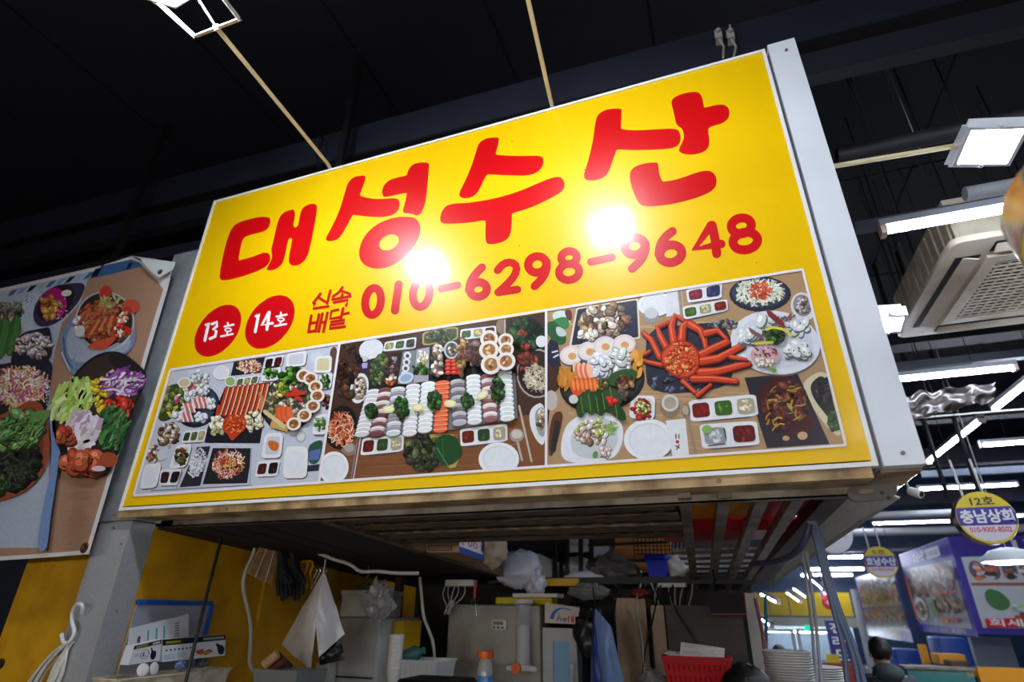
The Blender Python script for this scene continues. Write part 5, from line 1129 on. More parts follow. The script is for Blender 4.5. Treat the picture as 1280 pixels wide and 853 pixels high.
A.poly([(0,0),(1,0),(1,1),(0,1)], (214, 214, 224)); A.poly([(0,.8),(1,.8),(1,1),(0,1)], (40, 70, 160)); A.poly([(.93,0),(1,0),(1,1),(.93,1)], (190, 40, 50)); A.poly([(.25,.28),(.7,.28),(.68,.42),(.27,.42)], (200, 40, 50)); A.poly([(.75,.2),(.9,.2),(.9,.7),(.75,.7)], (90, 70, 150))
for cx_ in (.36, .54): A.stroke([(cx_ + .06 * math.cos(t), .58 + .1 * math.sin(t)) for t in [6.283 * k / 12 for k in range(12)]], .04, (205, 40, 56), closed=True)
for k in range(3): A.ell(.12, .42 + k * .13, .05, .05, (220, 130, 150)); A.ell(.82, .3 + k * .14, .05, .06, [(205, 60, 60), (230, 200, 210), (60, 70, 150)][k])
A.build('end_print', print_mat('carton_print', rough=.5, spec=.3, var=.05, scale=40), c1)
crumple(P(617, 684, 3.42), .08, .09, .12, 8, mat('kraft', (176, 158, 136), .6, bump=.3, scale=8), 'paper_bag', 'crumpled kraft paper bag behind the printed carton', 'bag', .2)
CLB = mat('milky_plastic', (196, 200, 216), .22, spec=.7, bump=.5, scale=14)
crumple(P(648, 712, 4.15), .17, .12, .13, 9, CLB, 'white_bag', 'big milky plastic bag slumped over the rear shelf edge', 'bag', .17)
crumple(P(670, 733, 4.12), .07, .06, .1, 11, CLB, 'white_bag', 'small tail of milky plastic hanging below the rear shelf edge', 'bag', .3)
carton('white_carton', [(660, 688), (690, 701), (690, 722), (668, 722)], .2, 'small white carton tilted between the milky bag and the black rack', 'box', None, mat('carton_panel_white', (200, 200, 204), .5), 4.42)
a, b = P(679, 724, 4.28), P(724, 733, 4.28); tag(MB().box(a.x, 4.24, b.z, b.x, 4.30, a.z).build('yellow_board', mat('board_yellow', (214, 160, 20), .5)), 'yellow board fixed along the rear shelf edge', 'board')
crumple(P(736, 722, 4.42), .19, .06, .05, 12, CLB, 'wrapped_bundle', 'long plastic wrapped bundle lying on the rear shelf', 'bundle', .18)
crumple(P(722, 709, 4.5), .1, .08, .07, 13, mat('white_paper', (200, 202, 206), .5, bump=.3), 'paper_heap', 'white paper heap behind the plastic wrapped bundle', 'paper', .3)
crumple(P(765, 713, 4.46), .19, .12, .1, 14, mat('grey_film', (96, 94, 94), .2, spec=.8, bump=.6, scale=14), 'grey_bag', 'grey clear plastic bag heaped beside the blue container', 'bag', .35)
bl = thing('blue_container', P(822, 724, 4.35), 'bright blue plastic container with rounded lid on the rear shelf', 'container')
a, b = P(806, 700, 4.3), P(837, 724, 4.3); BLP = mat('blue_plastic', (26, 46, 170), .5, spec=.2)
MB().hexa([(a.x + .02, 4.31, b.z), (b.x - .02, 4.31, b.z), (b.x - .02, 4.5, b.z), (a.x + .02, 4.5, b.z)], [(a.x + .005, 4.3, a.z), (b.x - .005, 4.3, a.z), (b.x - .005, 4.52, a.z), (a.x + .005, 4.52, a.z)]).build('body', BLP, bl)
MB().rbox(a.x - .006, 4.29, a.z, b.x + .006, 4.53, a.z + .035, .03).build('lid', BLP, bl, smooth=40)
wr_ = thing('wire_rack', P(825, 680, 4.0), 'black wire grid rack leaning above the blue container', 'rack')
a, b, c, d = P(791, 658, 4.1), P(862, 655, 4.1), P(862, 693, 4.15), P(793, 693, 4.15)
for k in range(15): MB().tube([a.lerp(b, k / 14), d.lerp(c, k / 14)], .0035, 5).build('wire', (BLKST, CHROME)[k > 9], wr_)
for k in range(8): MB().tube([a.lerp(d, k / 7), b.lerp(c, k / 7)], .0035, 5).build('wire', BLKST, wr_)
carton('brown_crate', [(769, 673), (836, 668), (836, 716), (769, 716)], .2, 'orange brown carton behind the black wire rack', 'box', None, mat('carton_orange', (170, 110, 50), .6, var=.1), 4.62)
carton('light_patch_panel', [(741, 680), (768, 680), (768, 697), (741, 697)], .05, 'pale panel standing in for a bright patch of light behind the black rack uprights', 'box', None, mat('carton_panel_white', (200, 200, 204), .5), 4.7)  # this and the next: bright light patches imitated by pale panels
carton('light_patch_panel', [(708, 672), (737, 670), (737, 690), (708, 691)], .05, 'pale panel standing in for a bright patch of light high between the black rack uprights', 'box', None, mat('carton_panel_white', (200, 200, 204), .5), 4.75)
crumple(P(848, 708, 4.4), .1, .07, .08, 15, mat('white_cloth', (190, 188, 184), .6, bump=.3), 'folded_cloth', 'white folded cloth beside the blue container', 'cloth', .25)
# red and orange tubs lying on the bars
tub = thing('red_tub', P(920, 690, 2.9), 'large red plastic tub lying on the steel bars of the loft', 'tub')
RP = mat('red_tub_plastic', (196, 16, 34), .35, var=.06)
zb_ = soff(2.98) + .055; c0 = onsoff(905, 655)
MB().rbox(-.36, 2.98, zb_, .34, 3.48, zb_ + .3, .12).build('body', RP, tub, smooth=40)
MB().rbox(-.39, 2.95, zb_ + .3, .37, 3.51, zb_ + .33, .14).build('rim', RP, tub, smooth=40)
ob = thing('orange_tub', P(880, 640, 2.45), 'orange plastic tray on the steel bars just behind the sign edge', 'tray')
MB().rbox(-.22, 2.24, soff(2.3) + .056, .14, 2.93, soff(2.3) + .2, .05).build('body', mat('orange_plastic', (236, 150, 14), .35, var=.08), ob, smooth=40)
rb = MB().rbox(.15, 2.24, soff(2.3) + .056, .37, 2.93, soff(2.3) + .16, .04).build('red_tray', RP, smooth=40); tag(rb, 'red plastic tray next to the orange tray on the steel bars', 'tray')
pbx = MB().box(  .40, 2.40, soff(2.4) + .075, .53, 2.62, soff(2.45) + .25).build('printed_carton', mat('lilac_card', (196, 190, 214), .5)); tag(pbx, 'pale lilac carton wedged at the outer steel channel', 'box')

# --- fridges
FR = mat('fridge_beige', (158, 154, 146), .4, dirt=(134, 126, 114), dirt_amt=.35, scale=3)
fr = thing('tall_fridge', P(620, 860, 4.0), 'tall beige fridge with a small digital timer and cup dispenser on its side', 'fridge')
a, b = P(561, 756, 4.0), P(675, 756, 4.0)
MB().rbox(a.x, 4.0, .06, b.x, 4.28, a.z, .015).build('body', FR, fr, smooth=40)
for x in (a.x + .08, b.x - .08): MB().box(x - .02, 4.02, 0, x + .02, 4.2, .06).build('foot', BLK, fr)
tm = thing('kitchen_timer', P(624, 788, 3.985), 'small white digital kitchen timer stuck to the beige fridge', 'timer')
a_, b_ = P(615, 775, 3.985), P(633, 788, 3.985)
MB().rbox(a_.x, 3.975, b_.z, b_.x, 3.999, a_.z, .008).build('case', WPLAST, tm, smooth=40)
MB().box(a_.x + .012, 3.972, b_.z + .03, b_.x - .02, 3.9745, a_.z - .01).build('screen', mat('lcd', (50, 56, 52), .25), tm)
for k in range(3): MB().box(a_.x + .012 + k * .03, 3.971, b_.z + .008, a_.x + .03 + k * .03, 3.9745, b_.z + .02).build('button', BLK, tm)
dp = thing('cup_dispenser', P(654, 838, 3.96), 'clear upright cup dispenser tube with an orange knob on the beige fridge', 'dispenser')
p0, p1, p2 = P(654, 834, 3.94), P(654, 782, 3.94), P(654, 753, 3.94)
MB().tube([p0, p2], .052, 20).build('tube', mat('clear_tube', (206, 212, 222), .1, alpha=.28, spec=.8), dp, smooth=40)
MB().tube([p0, p1], .043, 20).build('cup_column', WPLAST, dp, smooth=40)
for q_ in (p0, p2): MB().lathe(q_ - Vector((0, 0, .01)), (0, 0, 1), [(.04, 0), (.066, 0), (.066, .025), (.04, .025)], 20).build('collar', WPLAST, dp, smooth=40)
MB().box(p0.x - .1, 3.9, p0.z - .02, p0.x + .1, 3.96, p0.z + .005).build('flange', WPLAST, dp)
MB().lathe(P(646, 836, 3.87), (0, -1, 0), [(0, .02), (.03, .02), (.03, 0), (.024, -.02)], 14).build('knob', mat('orange_knob', (232, 96, 20), .4), dp)
cw = MB().rbox(P(619, 754, 4.05).x, 4.04, P(640, 756, 4.0).z + .001, P(690, 754, 4.05).x, 4.2, P(640, 747, 4.0).z, .02).build('yellow_cloth', mat('cloth_yellow', (206, 190, 30), .7, bump=.3)); tag(cw, 'yellow cloth folded on top of the beige fridge', 'cloth')
cw = MB().rbox(P(642, 754, 4.05).x, 4.02, P(640, 747, 4.0).z + .001, P(697, 754, 4.05).x, 4.22, P(640, 742, 4.0).z, .01).build('white_slab', WPLAST); tag(cw, 'flat white box lying over the yellow cloth on the fridge', 'box')
def aqua(A):
    A.stroke([(.2 + .38 * (1 - math.cos(t)) , .9 - .75 * math.sin(t)) for t in [.15 + 1.9 * k / 14 for k in range(15)]], .12, (30, 110, 190), .05, round_=False)
    A.stroke([(.36, .85), (.42, .5), (.48, .85)], .035, (40, 50, 90)); A.stroke([(.38, .74), (.46, .74)], .03, (40, 50, 90)); A.stroke([(.55 + .025 * math.cos(t), .76 + .07 * math.sin(t)) for t in [6.283 * k / 10 for k in range(10)]], .022, (40, 50, 90), closed=True); A.stroke([(.577, .7), (.577, .95)], .022, (40, 50, 90)); A.stroke([(.61, .68), (.61, .82), (.65, .82), (.65, .68)], .022, (40, 50, 90))
    A.stroke([(.7, .58), (.7, .88), (.79, .88), (.79, .58), (.7, .58)], .035, (205, 40, 40)); A.stroke([(.83, .52), (.83, .92)], .035, (205, 40, 40)); A.stroke([(.83, .7), (.88, .7)], .03, (205, 40, 40)); A.stroke([(.9, .55), (.98, .55)], .03, (205, 40, 40)); A.stroke([(.9, .7), (.98, .7)], .03, (205, 40, 40)); A.stroke([(.91, .86), (.98, .86)], .03, (205, 40, 40))
qx = thing('white_print_carton', P(700, 781, 4.0), 'cream white carton with a blue arc and red lettering beside the beige fridge', 'box')
f = [P(681, 754, 4.0), P(724, 760, 4.02), P(724, 781, 4.02), P(681, 779, 4.0)]
MB().hexa([f[3], f[2], f[2] + Vector((0, .3, 0)), f[3] + Vector((0, .3, 0))], [f[0], f[1], f[1] + Vector((0, .3, 0)), f[0] + Vector((0, .3, 0))]).build('box_body', mat('cream_card', (206, 200, 188), .5), qx)
A = Art(lambda x, y: (f[0] * (1 - x) + f[1] * x) * (1 - y) + (f[3] * (1 - x) + f[2] * x) * y, (0, -1, 0), 2); A.lv = 40; aqua(A); A.build('print', print_mat('carton_print', rough=.5, spec=.3, var=.05, scale=40), qx)
gc = thing('glass_door_cooler', P(698, 870, 4.05), 'glass door drinks cooler with bluish lit inside beside the beige fridge', 'cooler')
a, b = P(678, 785, 4.02), P(720, 785, 4.02); z1 = a.z
MB().box(a.x, 4.06, 0, b.x + .02, 4.5, z1 - .001).build('cabinet', mat('cooler_dark', (40, 60, 70), .5), gc)
fm = MB()
for (x0, x1, z0, zz) in ((a.x, a.x + .07, .1, z1), (b.x - .05, b.x, .1, z1), (a.x + .07, b.x - .05, z1 - .08, z1), (a.x + .07, b.x - .05, .1, .18)): MB().box(x0, 4.02, z0, x1, 4.055, zz).build('door_frame', mat('cooler_frame', (176, 180, 182), .4), gc)
MB().box(a.x + .07, 4.035, .18, b.x - .05, 4.045, z1 - .08).build('glass', mat('cooler_glass', (120, 160, 190), .12, spec=.8, emit=.07), gc)
MB().box(b.x - .035, 3.99, z1 - .5, b.x - .02, 4.02, z1 - .2).build('handle', CHROME, gc)
tag(MB().box(b.x + .03, 4.25, 0, P(766, 748, 4.2).x - .01, 4.5, z1 - .1).build('dark_side_board', mat('green_dark', (24, 36, 34), .6)), 'dark green board between the glass cooler and the blue apron', 'board')
# bottle with the orange cap
bt_ = thing('orange_cap_bottle', (P(606, 853, 2.85).x, 2.85, 1.471), 'clear drinks bottle with an orange cap and blue label', 'bottle')
bx = bt_.location.x; ztop = P(606, 814, 2.85).z
MB().lathe((bx, 2.85, 1.471), (0, 0, 1), [(0, 0), (.034, 0), (.038, .01), (.038, ztop - 1.471 - .075), (.03, ztop - 1.471 - .045), (.027, ztop - 1.471 - .03), (0, ztop - 1.471 - .03)], 20).build('body', mat('clear_pet', (196, 206, 206), .08, alpha=.45, spec=.8), bt_, smooth=40)
MB().lathe((bx, 2.85, ztop - .03), (0, 0, 1), [(0, .032), (.036, .03), (.038, .02), (.037, 0), (.03, -.002)], 20).build('cap', mat('orange_cap', (238, 104, 20), .35), bt_, smooth=40)
MB().lathe((bx, 2.85, 1.50), (0, 0, 1), [(.0385, 0), (.0395, .002), (.0395, ztop - 1.5 - .105), (.0385, ztop - 1.5 - .103)], 20).build('label_band', mat('label_blue', (60, 130, 190), .35, var=.3, scale=25), bt_, smooth=40)
# blue apron, black bag
ap = thing('blue_apron', P(760, 860, 3.5), 'blue plastic apron hanging beside the glass cooler', 'apron')
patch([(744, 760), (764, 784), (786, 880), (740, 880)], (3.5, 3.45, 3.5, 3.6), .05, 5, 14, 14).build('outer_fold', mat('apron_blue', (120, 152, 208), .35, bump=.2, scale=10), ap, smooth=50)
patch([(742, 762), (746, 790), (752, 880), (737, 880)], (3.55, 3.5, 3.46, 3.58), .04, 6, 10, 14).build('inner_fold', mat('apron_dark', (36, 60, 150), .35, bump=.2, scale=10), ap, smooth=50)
MB().tube([P(745, 762, 3.5), P(741, 735, 3.5)], .005, 6).build('strap', BLK, ap)
crumple(P(738, 790, 3.66), .09, .06, .14, 17, mat('bag_black', (20, 20, 24), .3, bump=.3, scale=20), 'black_bag', 'black plastic bag hanging behind the blue apron', 'bag', .25)
# stainless door panels and the brown panel
SSB = mat('brushed_beige', (128, 108, 88), .4, metal=.4, var=.12, scale=12, stretch=(40, 1, 1))
a, b = P(768, 748, 4.2), P(806, 748, 4.2); tag(MB().box(a.x, 4.2, 0, b.x, 4.6, a.z).build('steel_locker', SSB), 'brushed steel cabinet behind the blue apron', 'cabinet')
a, b = P(813, 757, 4.1), P(829, 757, 4.1); tag(MB().box(a.x, 4.1, 0, b.x, 4.4, a.z).build('steel_locker', SSB), 'narrow bright steel cabinet edge behind the tangled cables', 'cabinet')
a, b = P(831, 757, 4.0), P(926, 757, 4.0); tag(MB().box(a.x, 4.0, 0, b.x, 4.3, a.z).build('brown_cabinet', mat('brown_panel', (54, 42, 38), .55, var=.15)), 'dark brown cabinet side behind the red basket', 'cabinet')
RDK = mat('dark_red', (120, 26, 34), .5)
mo = thing('red_edged_monitor', P(905, 768, 3.9), 'dark screen with a red edge on top of the brown cabinet', 'screen')
f = [P(880, 741, 3.6), P(930, 741, 3.6), P(933, 768, 3.6), P(890, 768, 3.6)]
MB().prism(f, (0, .03, .0)).build('screen_panel', mat('screen_dark', (30, 28, 30), .6, spec=.2), mo); MB().bar(f[3], f[2], .006, .006).build('red_edge', RDK, mo); MB().bar(f[1], f[2], .006, .006, up=(0, 1, 0)).build('red_edge', RDK, mo)
MB().tube([f[0].lerp(f[1], .3), f[0].lerp(f[1], .3) + Vector((0, .05, .12))], .006, 6).build('bracket', BLKST, mo)
# cables
for i in range(9):
    x0 = 800 + i * 7; t0 = P(x0, 733, 4.28); t0.z = EYE + .188; pts_ = [t0, P(x0 + random.uniform(-9, 9), 748, 4.25), P(x0 + random.uniform(-8, 16), 762 + random.uniform(0, 22), 4.22), P(x0 + random.uniform(-4, 12), 745 + random.uniform(0, 10), 4.24), t0 + Vector((.05, .02, 0))]
    tag(MB().tube(spline(pts_), .005, 5).build('loose_cable', (BLK, BLK, WC)[i % 3], smooth=60), 'loose %s cable in the tangle under the rear shelf, %s along from the steel cabinets' % (('black', 'black', 'white')[i % 3], ORD[i].replace('topmost', 'first')), 'cable', 'tangled cables under the rear shelf')
for i, (p_, lab, m_) in enumerate((([(822, 745), (815, 780), (806, 812), (803, 850)], 'black cable hanging straight in front of the steel cabinets', BLK), ([(795, 748), (798, 775), (803, 800), (806, 850)], 'pale cable hanging in front of the brushed steel cabinet', WC), ([(838, 745), (848, 770), (862, 790), (872, 806)], 'black cable slanting across the brown cabinet', BLK), ([(768, 752), (768, 790), (766, 806)], 'black cable down the edge of the brushed steel cabinet', BLK))):
    t0 = P(*p_[0], 4.0); t0.z = EYE + .19; t0.y = 4.31; tag(MB().tube(spline([t0] + [P(*q_, 3.96) for q_ in p_]), .006, 6).build('hanging_cable', m_, smooth=60), lab, 'cable')
ps = MB().rbox(P(822, 733, 4.25).x, 4.24, EYE + .16, P(858, 733, 4.25).x, 4.29, EYE + .186, .01).build('power_strip', WPLAST, smooth=40); tag(ps, 'white power strip under the blue container', 'power strip')
crumple(P(800, 742, 4.1), .06, .05, .03, 18, mat('redthing', (120, 24, 18), .5), 'red_bundle', 'dark red bundle tucked under the rear shelf', 'bundle', .3)
crumple(P(735, 740, 4.1), .13, .06, .05, 19, mat('grey_paper', (120, 122, 122), .5, bump=.4), 'paper_stack', 'grey crumpled papers under the rear shelf near the apron', 'paper', .3)
# red basket with papers
rb = thing('red_basket', (P(868, 850, 2.9).x, 2.95, 1.471), 'red slotted plastic basket holding papers, on the work shelf', 'basket')
a, b = P(829, 822, 2.85), P(911, 822, 2.85); RB = mat('basket_red', (170, 10, 22), .5, spec=.2); zt_ = a.z; zb_ = 1.471; y0, y1 = 2.85, 3.08
MB().box(a.x + .03, y0 + .02, zb_, b.x - .03, y1 - .02, zb_ + .008).build('bottom', RB, rb)
for (yy, yb2) in ((y0, y0 + .02), (y1, y1 - .02)):
    for k in range(4): MB().bar((a.x + .005 + .006 * k, yy + (yb2 - yy) * k / 4, zt_ - .012 - k * .045), (b.x - .005 - .006 * k, yy + (yb2 - yy) * k / 4, zt_ - .012 - k * .045), .005, .02).build('band', RB, rb)
    for k in range(13): MB().bar((a.x + .005 + (b.x - a.x - .01) * k / 12, yy, zt_), (a.x + .032 + (b.x - a.x - .064) * k / 12, yb2, zb_ + .004), .016, .005, up=(0, 1, 0)).build('slat', RB, rb)
for (xx, xb2) in ((a.x, a.x + .03), (b.x, b.x - .03)):
    for k in range(5): MB().bar((xx, y0 + (y1 - y0) * k / 4, zt_), (xb2, y0 + .02 + (y1 - y0 - .04) * k / 4, zb_ + .004), .016, .005, up=(1, 0, 0)).build('slat', RB, rb)
for (p_, q_) in (((a.x, y0), (b.x, y0)), ((b.x, y0), (b.x, y1)), ((b.x, y1), (a.x, y1)), ((a.x, y1), (a.x, y0))): MB().bar((*p_, zt_), (*q_, zt_), .022, .014).build('rim', RB, rb)
tag(patch([(851, 803), (906, 811), (905, 826), (850, 823)], (2.98, 2.98, 2.95, 2.95), .0, 8).build('paper_sheet', mat('paper', (206, 206, 206), .6, var=.06, scale=30)), 'white printed sheet sticking out of the red basket', 'paper')
crumple(P(840, 822, 2.97), .05, .04, .025, 20, mat('tissue', (204, 204, 206), .6, bump=.2), 'white_tissue', 'crumpled white tissue at the edge of the red basket', 'tissue', .2)
crumple((P(815, 850, 2.85).x, 2.9, 1.471 + .1), .075, .06, .1, 21, mat('silver_film', (150, 150, 152), .2, metal=.5, bump=.6, scale=16), 'silver_bag', 'crumpled silvery bag beside the red basket', 'bag', .25)
# plates
def plate_stack(px, n, Y, ztop, zfoot, r, label, group):
    q = P(px, 830, Y); pitch = .0098
    proto = thing('white_plate', (q.x, Y, zfoot), label, 'plate', group)
    MB().lathe((q.x, Y, zfoot), (0, 0, 1), [(0, .004), (r * .55, .004), (r * .62, .0), (r * .66, .004), (r, .014), (r + .002, .017), (r, .0185), (r * .64, .009), (0, .0075)], 36).build('plate_body', mat('melamine', (214, 214, 212), .3), proto, smooth=40)
    proto['label'] = label % 'lowest'
    for k in range(1, n): copy_thing(proto, (random.uniform(-.002, .002), random.uniform(-.002, .002), k * pitch), label % (ORD[n - 1 - k] + ' from the top'))
rs = MB().box(.06, 2.80, 1.47, .33, 3.1, 1.57).build('plate_riser', STEEL); tag(rs, 'low steel box that the stacks of white plates stand on', 'riser')
plate_stack(985, 19, 2.92, 0, 1.571, .093, 'white plate, %s of the tall stack beside the black-haired head', 'white plates in the tall stack')
rs2 = MB().box(.34, 3.2, 0, .62, 3.5, 1.52).build('plate_stand', STEEL); tag(rs2, 'steel stand behind the tall stack of white plates', 'stand')
plate_stack(1020, 16, 3.34, 0, 1.521, .105, 'white plate, %s of the stack behind the tall stack', 'white plates in the second stack')
# end post
a, b = P(934, 745, 4.7), P(951, 828, 4.7)
eo = MB().bar(P(938, 742, 4.62), P(957, 870, 4.62), .09, .09, up=(0, 1, 0)).build('stall_end_post', mat('post_white', (206, 200, 190), .5)); tag(eo, 'pale slanting stall end post at the far end of the steel bars', 'post')
tag(MB().tube([P(944, 748, 4.5), P(953, 790, 4.5), P(962, 860, 4.5)], .012, 8).build('red_hose', mat('hose_red', (150, 84, 78), .4)), 'thin red hose running down the pale stall end post', 'hose')
tag(MB().tube([P(957, 745, 5.2), P(958, 800, 5.2), P(957, 860, 5.2)], .012, 8).build('teal_pipe', mat('pipe_teal', (30, 110, 120), .4)), 'thin teal pipe standing beside the pale stall end post', 'pipe')
# blue hoses and thin conduits at the corner
HB = mat('hose_blue', (92, 106, 134), .4)
for i in range(3):
    o = MB().tube(spline([P(1010 + i * 4, 652, 2.5), P(1018 + i * 3, 668, 2.5), P(1030 + i * 3, 720, 2.52), P(1044 + i * 4, 770, 2.5), P((1056, 1066, 1071)[i], 815, 2.5), P((1060, 1076, 1084)[i], 870, 2.5)]), .0085, 8).build('blue_hose', HB, smooth=60)
    tag(o, ('blue grey hose of the hanging bundle, the one that curls inwards at the bottom', 'blue grey hose in the middle of the hanging bundle', 'blue grey hose of the bundle nearest the man in the dark hoodie')[i], 'hose', 'blue grey hoses hanging from the loft corner')
o = MB().tube(spline([P(944, 705, 2.9), P(962, 704, 2.75), P(980, 700, 2.6), P(998, 690, 2.5), P(1008, 672, 2.45), P(1012, 655, 2.45)]), .012, 8).build('blue_hose', mat('hose_dark', (52, 56, 84), .4), smooth=60); tag(o, 'dark blue hose curving along the steel channel to the hanging bundle', 'hose')
for i, (xa, xb, lab) in enumerate(((1003, 1022, 'thin grey conduit hanging at the loft corner, nearer the plates'), (1008, 1028, 'thin grey conduit hanging at the loft corner, nearer the blue hoses'))):
    o = MB().tube([P(xa, 690, 3.0), P((xa + xb) / 2 + 1, 770, 3.0), P(xb, 870, 3.0)], .007, 8).build('thin_conduit', GREYP, smooth=60); tag(o, lab, 'pipe')

# --- people
SKINM = mat('skin', (190, 146, 120), .5); HAIR = mat('hair_black', (14, 12, 12), .5, bump=.6, scale=60, spec=.4)
def person(base, h, rz, label, top_m, leg_m, arms_down=True, hair_back=True):
    t = thing('person', base, label, 'person'); b = Vector(base); k = h / 1.75
    R_ = Matrix.Rotation(rz, 3, 'Z'); g = lambda x, y, z: b + R_ @ Vector((x * k, y * k, z * k))
    # body: faces -Y before turning
    V = [g(0, 0, .95), g(0, 0, 1.15), g(0, .01, 1.35), g(0, .01, 1.46), g(0, .0, 1.53), g(0, -.01, 1.60), g(0, -.005, 1.68)]
    E = [(0, 1), (1, 2), (2, 3), (3, 4), (4, 5), (5, 6)]; Rr = [(.15, .11), (.14, .10), (.16, .11), (.09, .07), (.055, .055), (.075, .09), (.07, .085)]
    for s in (-1, 1):
        n = len(V); V += [g(s * .18, .0, 1.41), g(s * .23, .02, 1.14), g(s * .23, -.06, .90), g(s * .22, -.1, .83)]; E += [(2, n), (n, n + 1), (n + 1, n + 2), (n + 2, n + 3)]; Rr += [.06, .045, .035, .03]
        for q in range(4):
            m_ = len(V); V += [g(s * (.245 - q * .017), -.12 - .012 * q, .80), g(s * (.24 - q * .016), -.13 - .012 * q, .755 + (q == 3) * .012)]; E += [(n + 3, m_), (m_, m_ + 1)]; Rr += [.010, .008]
        m_ = len(V); V += [g(s * .19, -.14, .83), g(s * .18, -.155, .79)]; E += [(n + 3, m_), (m_, m_ + 1)]; Rr += [.011, .009]
        n = len(V); V += [g(s * .09, 0, .86), g(s * .10, -.01, .5), g(s * .10, .01, .1), g(s * .10, -.12, .05)]; E += [(0, n), (n, n + 1), (n + 1, n + 2), (n + 2, n + 3)]; Rr += [.085, .06, .042, .035]
    skin('body', V, E, [tuple(c * k for c in r) if isinstance(r, tuple) else r * k for r in Rr], SKINM, t, 2)
    # clothing
    V = [g(0, 0, .90), g(0, 0, 1.12), g(0, .01, 1.34), g(0, .015, 1.44), g(0, .025, 1.50)]; E = [(0, 1), (1, 2), (2, 3), (3, 4)]; Rr = [(.185, .14), (.175, .135), (.205, .14), (.15, .115), (.09, .09)]
    for s in (-1, 1):
        n = len(V); V += [g(s * .19, .0, 1.40), g(s * .235, .02, 1.14), g(s * .232, -.06, .91)]; E += [(2, n), (n, n + 1), (n + 1, n + 2)]; Rr += [.082, .066, .052]
    skin('hooded_top', V, E, [tuple(c * k for c in r) if isinstance(r, tuple) else r * k for r in Rr], top_m, t, 2)
    MB().ball(g(0, .085, 1.475), .125 * k, .085 * k, .085 * k, 16, 10, .1, 3).build('hood', top_m, t, smooth=60)
    V = [g(0, 0, .95), g(0, 0, .88)]; E = [(0, 1)]; Rr = [(.165, .125), (.16, .12)]
    for s in (-1, 1):
        n = len(V); V += [g(s * .09, 0, .80), g(s * .10, -.01, .5), g(s * .10, .01, .1)]; E += [(1, n), (n, n + 1), (n + 1, n + 2)]; Rr += [.10, .08, .065]
        MB().ball(g(s * .1, -.06, .045), .05 * k, .14 * k, .045 * k, 12, 8).build('shoe', BLK, t, smooth=60)
    skin('trousers', V, E, [tuple(c * k for c in r) if isinstance(r, tuple) else r * k for r in Rr], leg_m, t, 2)
    MB().ball(g(0, .018, 1.665), .092 * k, .108 * k, .098 * k, 24, 16, .10, 2).build('hair', HAIR, t, smooth=60)
    for s in (-1, 1):
        MB().ball(g(s * .08, .0, 1.615), .014 * k, .02 * k, .03 * k, 8, 6).build('ear', SKINM, t, smooth=60)
        MB().ball(g(s * .032, -.092, 1.63), .012 * k, .008 * k, .008 * k, 8, 6).build('eye', BLK, t, smooth=60)
    MB().ball(g(0, -.105, 1.60), .014 * k, .02 * k, .022 * k, 8, 6).build('nose', SKINM, t, smooth=60)
    MB().ball(g(0, -.095, 1.565), .026 * k, .008 * k, .007 * k, 8, 6).build('mouth', mat('lips', (160, 90, 84), .5), t, smooth=60)
    return t
hp = P(930, 829, 2.5); person((hp.x, 2.5, 0), hp.z / 1.763 * 1.75, math.pi, 'person inside the stall, only the black-haired crown showing beside the plates', mat('shirt_dark', (30, 32, 38), .7), mat('trouser_dark', (26, 26, 30), .7))
hp = P(1095, 796, 6.5); person((hp.x, 6.5, 0), hp.z / 1.763 * 1.75, math.pi + .15, 'person with black hair in a dark green hoodie seen from behind in the aisle', mat('hoodie', (42, 54, 56), .75), mat('trouser_dark', (26, 26, 30), .7))
hp = P(974, 806, 9.0); person((hp.x, 9.0, 0), hp.z / 1.763 * 1.75, math.pi * .5, 'small far person with dark hair before the shop windows', mat('shirt_white', (190, 196, 202), .7), mat('trouser_dark', (26, 26, 30), .7))

# ------------------------------------------------------------------ right side: the hall and its aisle
def text(body, o, ux, uy, w, h, m, parent, name='lettering', bold=.0, lift=None):
    """letters fitted into the box o + ux*w, uy*h (metres)"""
    cu = bpy.data.curves.new(name, 'FONT'); cu.body = body; cu.offset = bold; cu.resolution_u = 3
    t = bpy.data.objects.new(name, cu); COL.objects.link(t)
    dg = bpy.context.evaluated_depsgraph_get(); me0 = t.evaluated_get(dg).to_mesh()
    vs = [v.co.copy() for v in me0.vertices]; fs = [tuple(p.vertices) for p in me0.polygons]
    bpy.data.objects.remove(t); bpy.data.curves.remove(cu)
    x0, x1 = min(v.x for v in vs), max(v.x for v in vs); y0, y1 = min(v.y for v in vs), max(v.y for v in vs)
    ux = Vector(ux).normalized(); uy = Vector(uy).normalized(); n = ux.cross(uy) if lift is None else Vector(lift)
    k = MB(); k._add([Vector(o) + ux * ((v.x - x0) / (x1 - x0) * w) + uy * ((v.y - y0) / (y1 - y0) * h) + n * .001 for v in vs], fs)
    ob = k.build(name, m, parent); ob['kind'] = 'stuff'
    return ob
WLET = mat('white_letters', (230, 230, 236), .5); BLET = mat('black_letters', (34, 32, 26), .5); RLET = mat('red_letters', (206, 40, 70), .5); YLET = mat('yellow_letters', (226, 196, 40), .5)
SYEL = mat('sign_yellow', (224, 200, 30), .4); SBLU = mat('sign_violet', (62, 48, 150), .4); SWHT = mat('sign_white', (222, 222, 232), .4)
RIM = mat('rusty_rim', (178, 156, 132), .25, metal=.8, dirt=(120, 80, 52), dirt_amt=.5, scale=14)

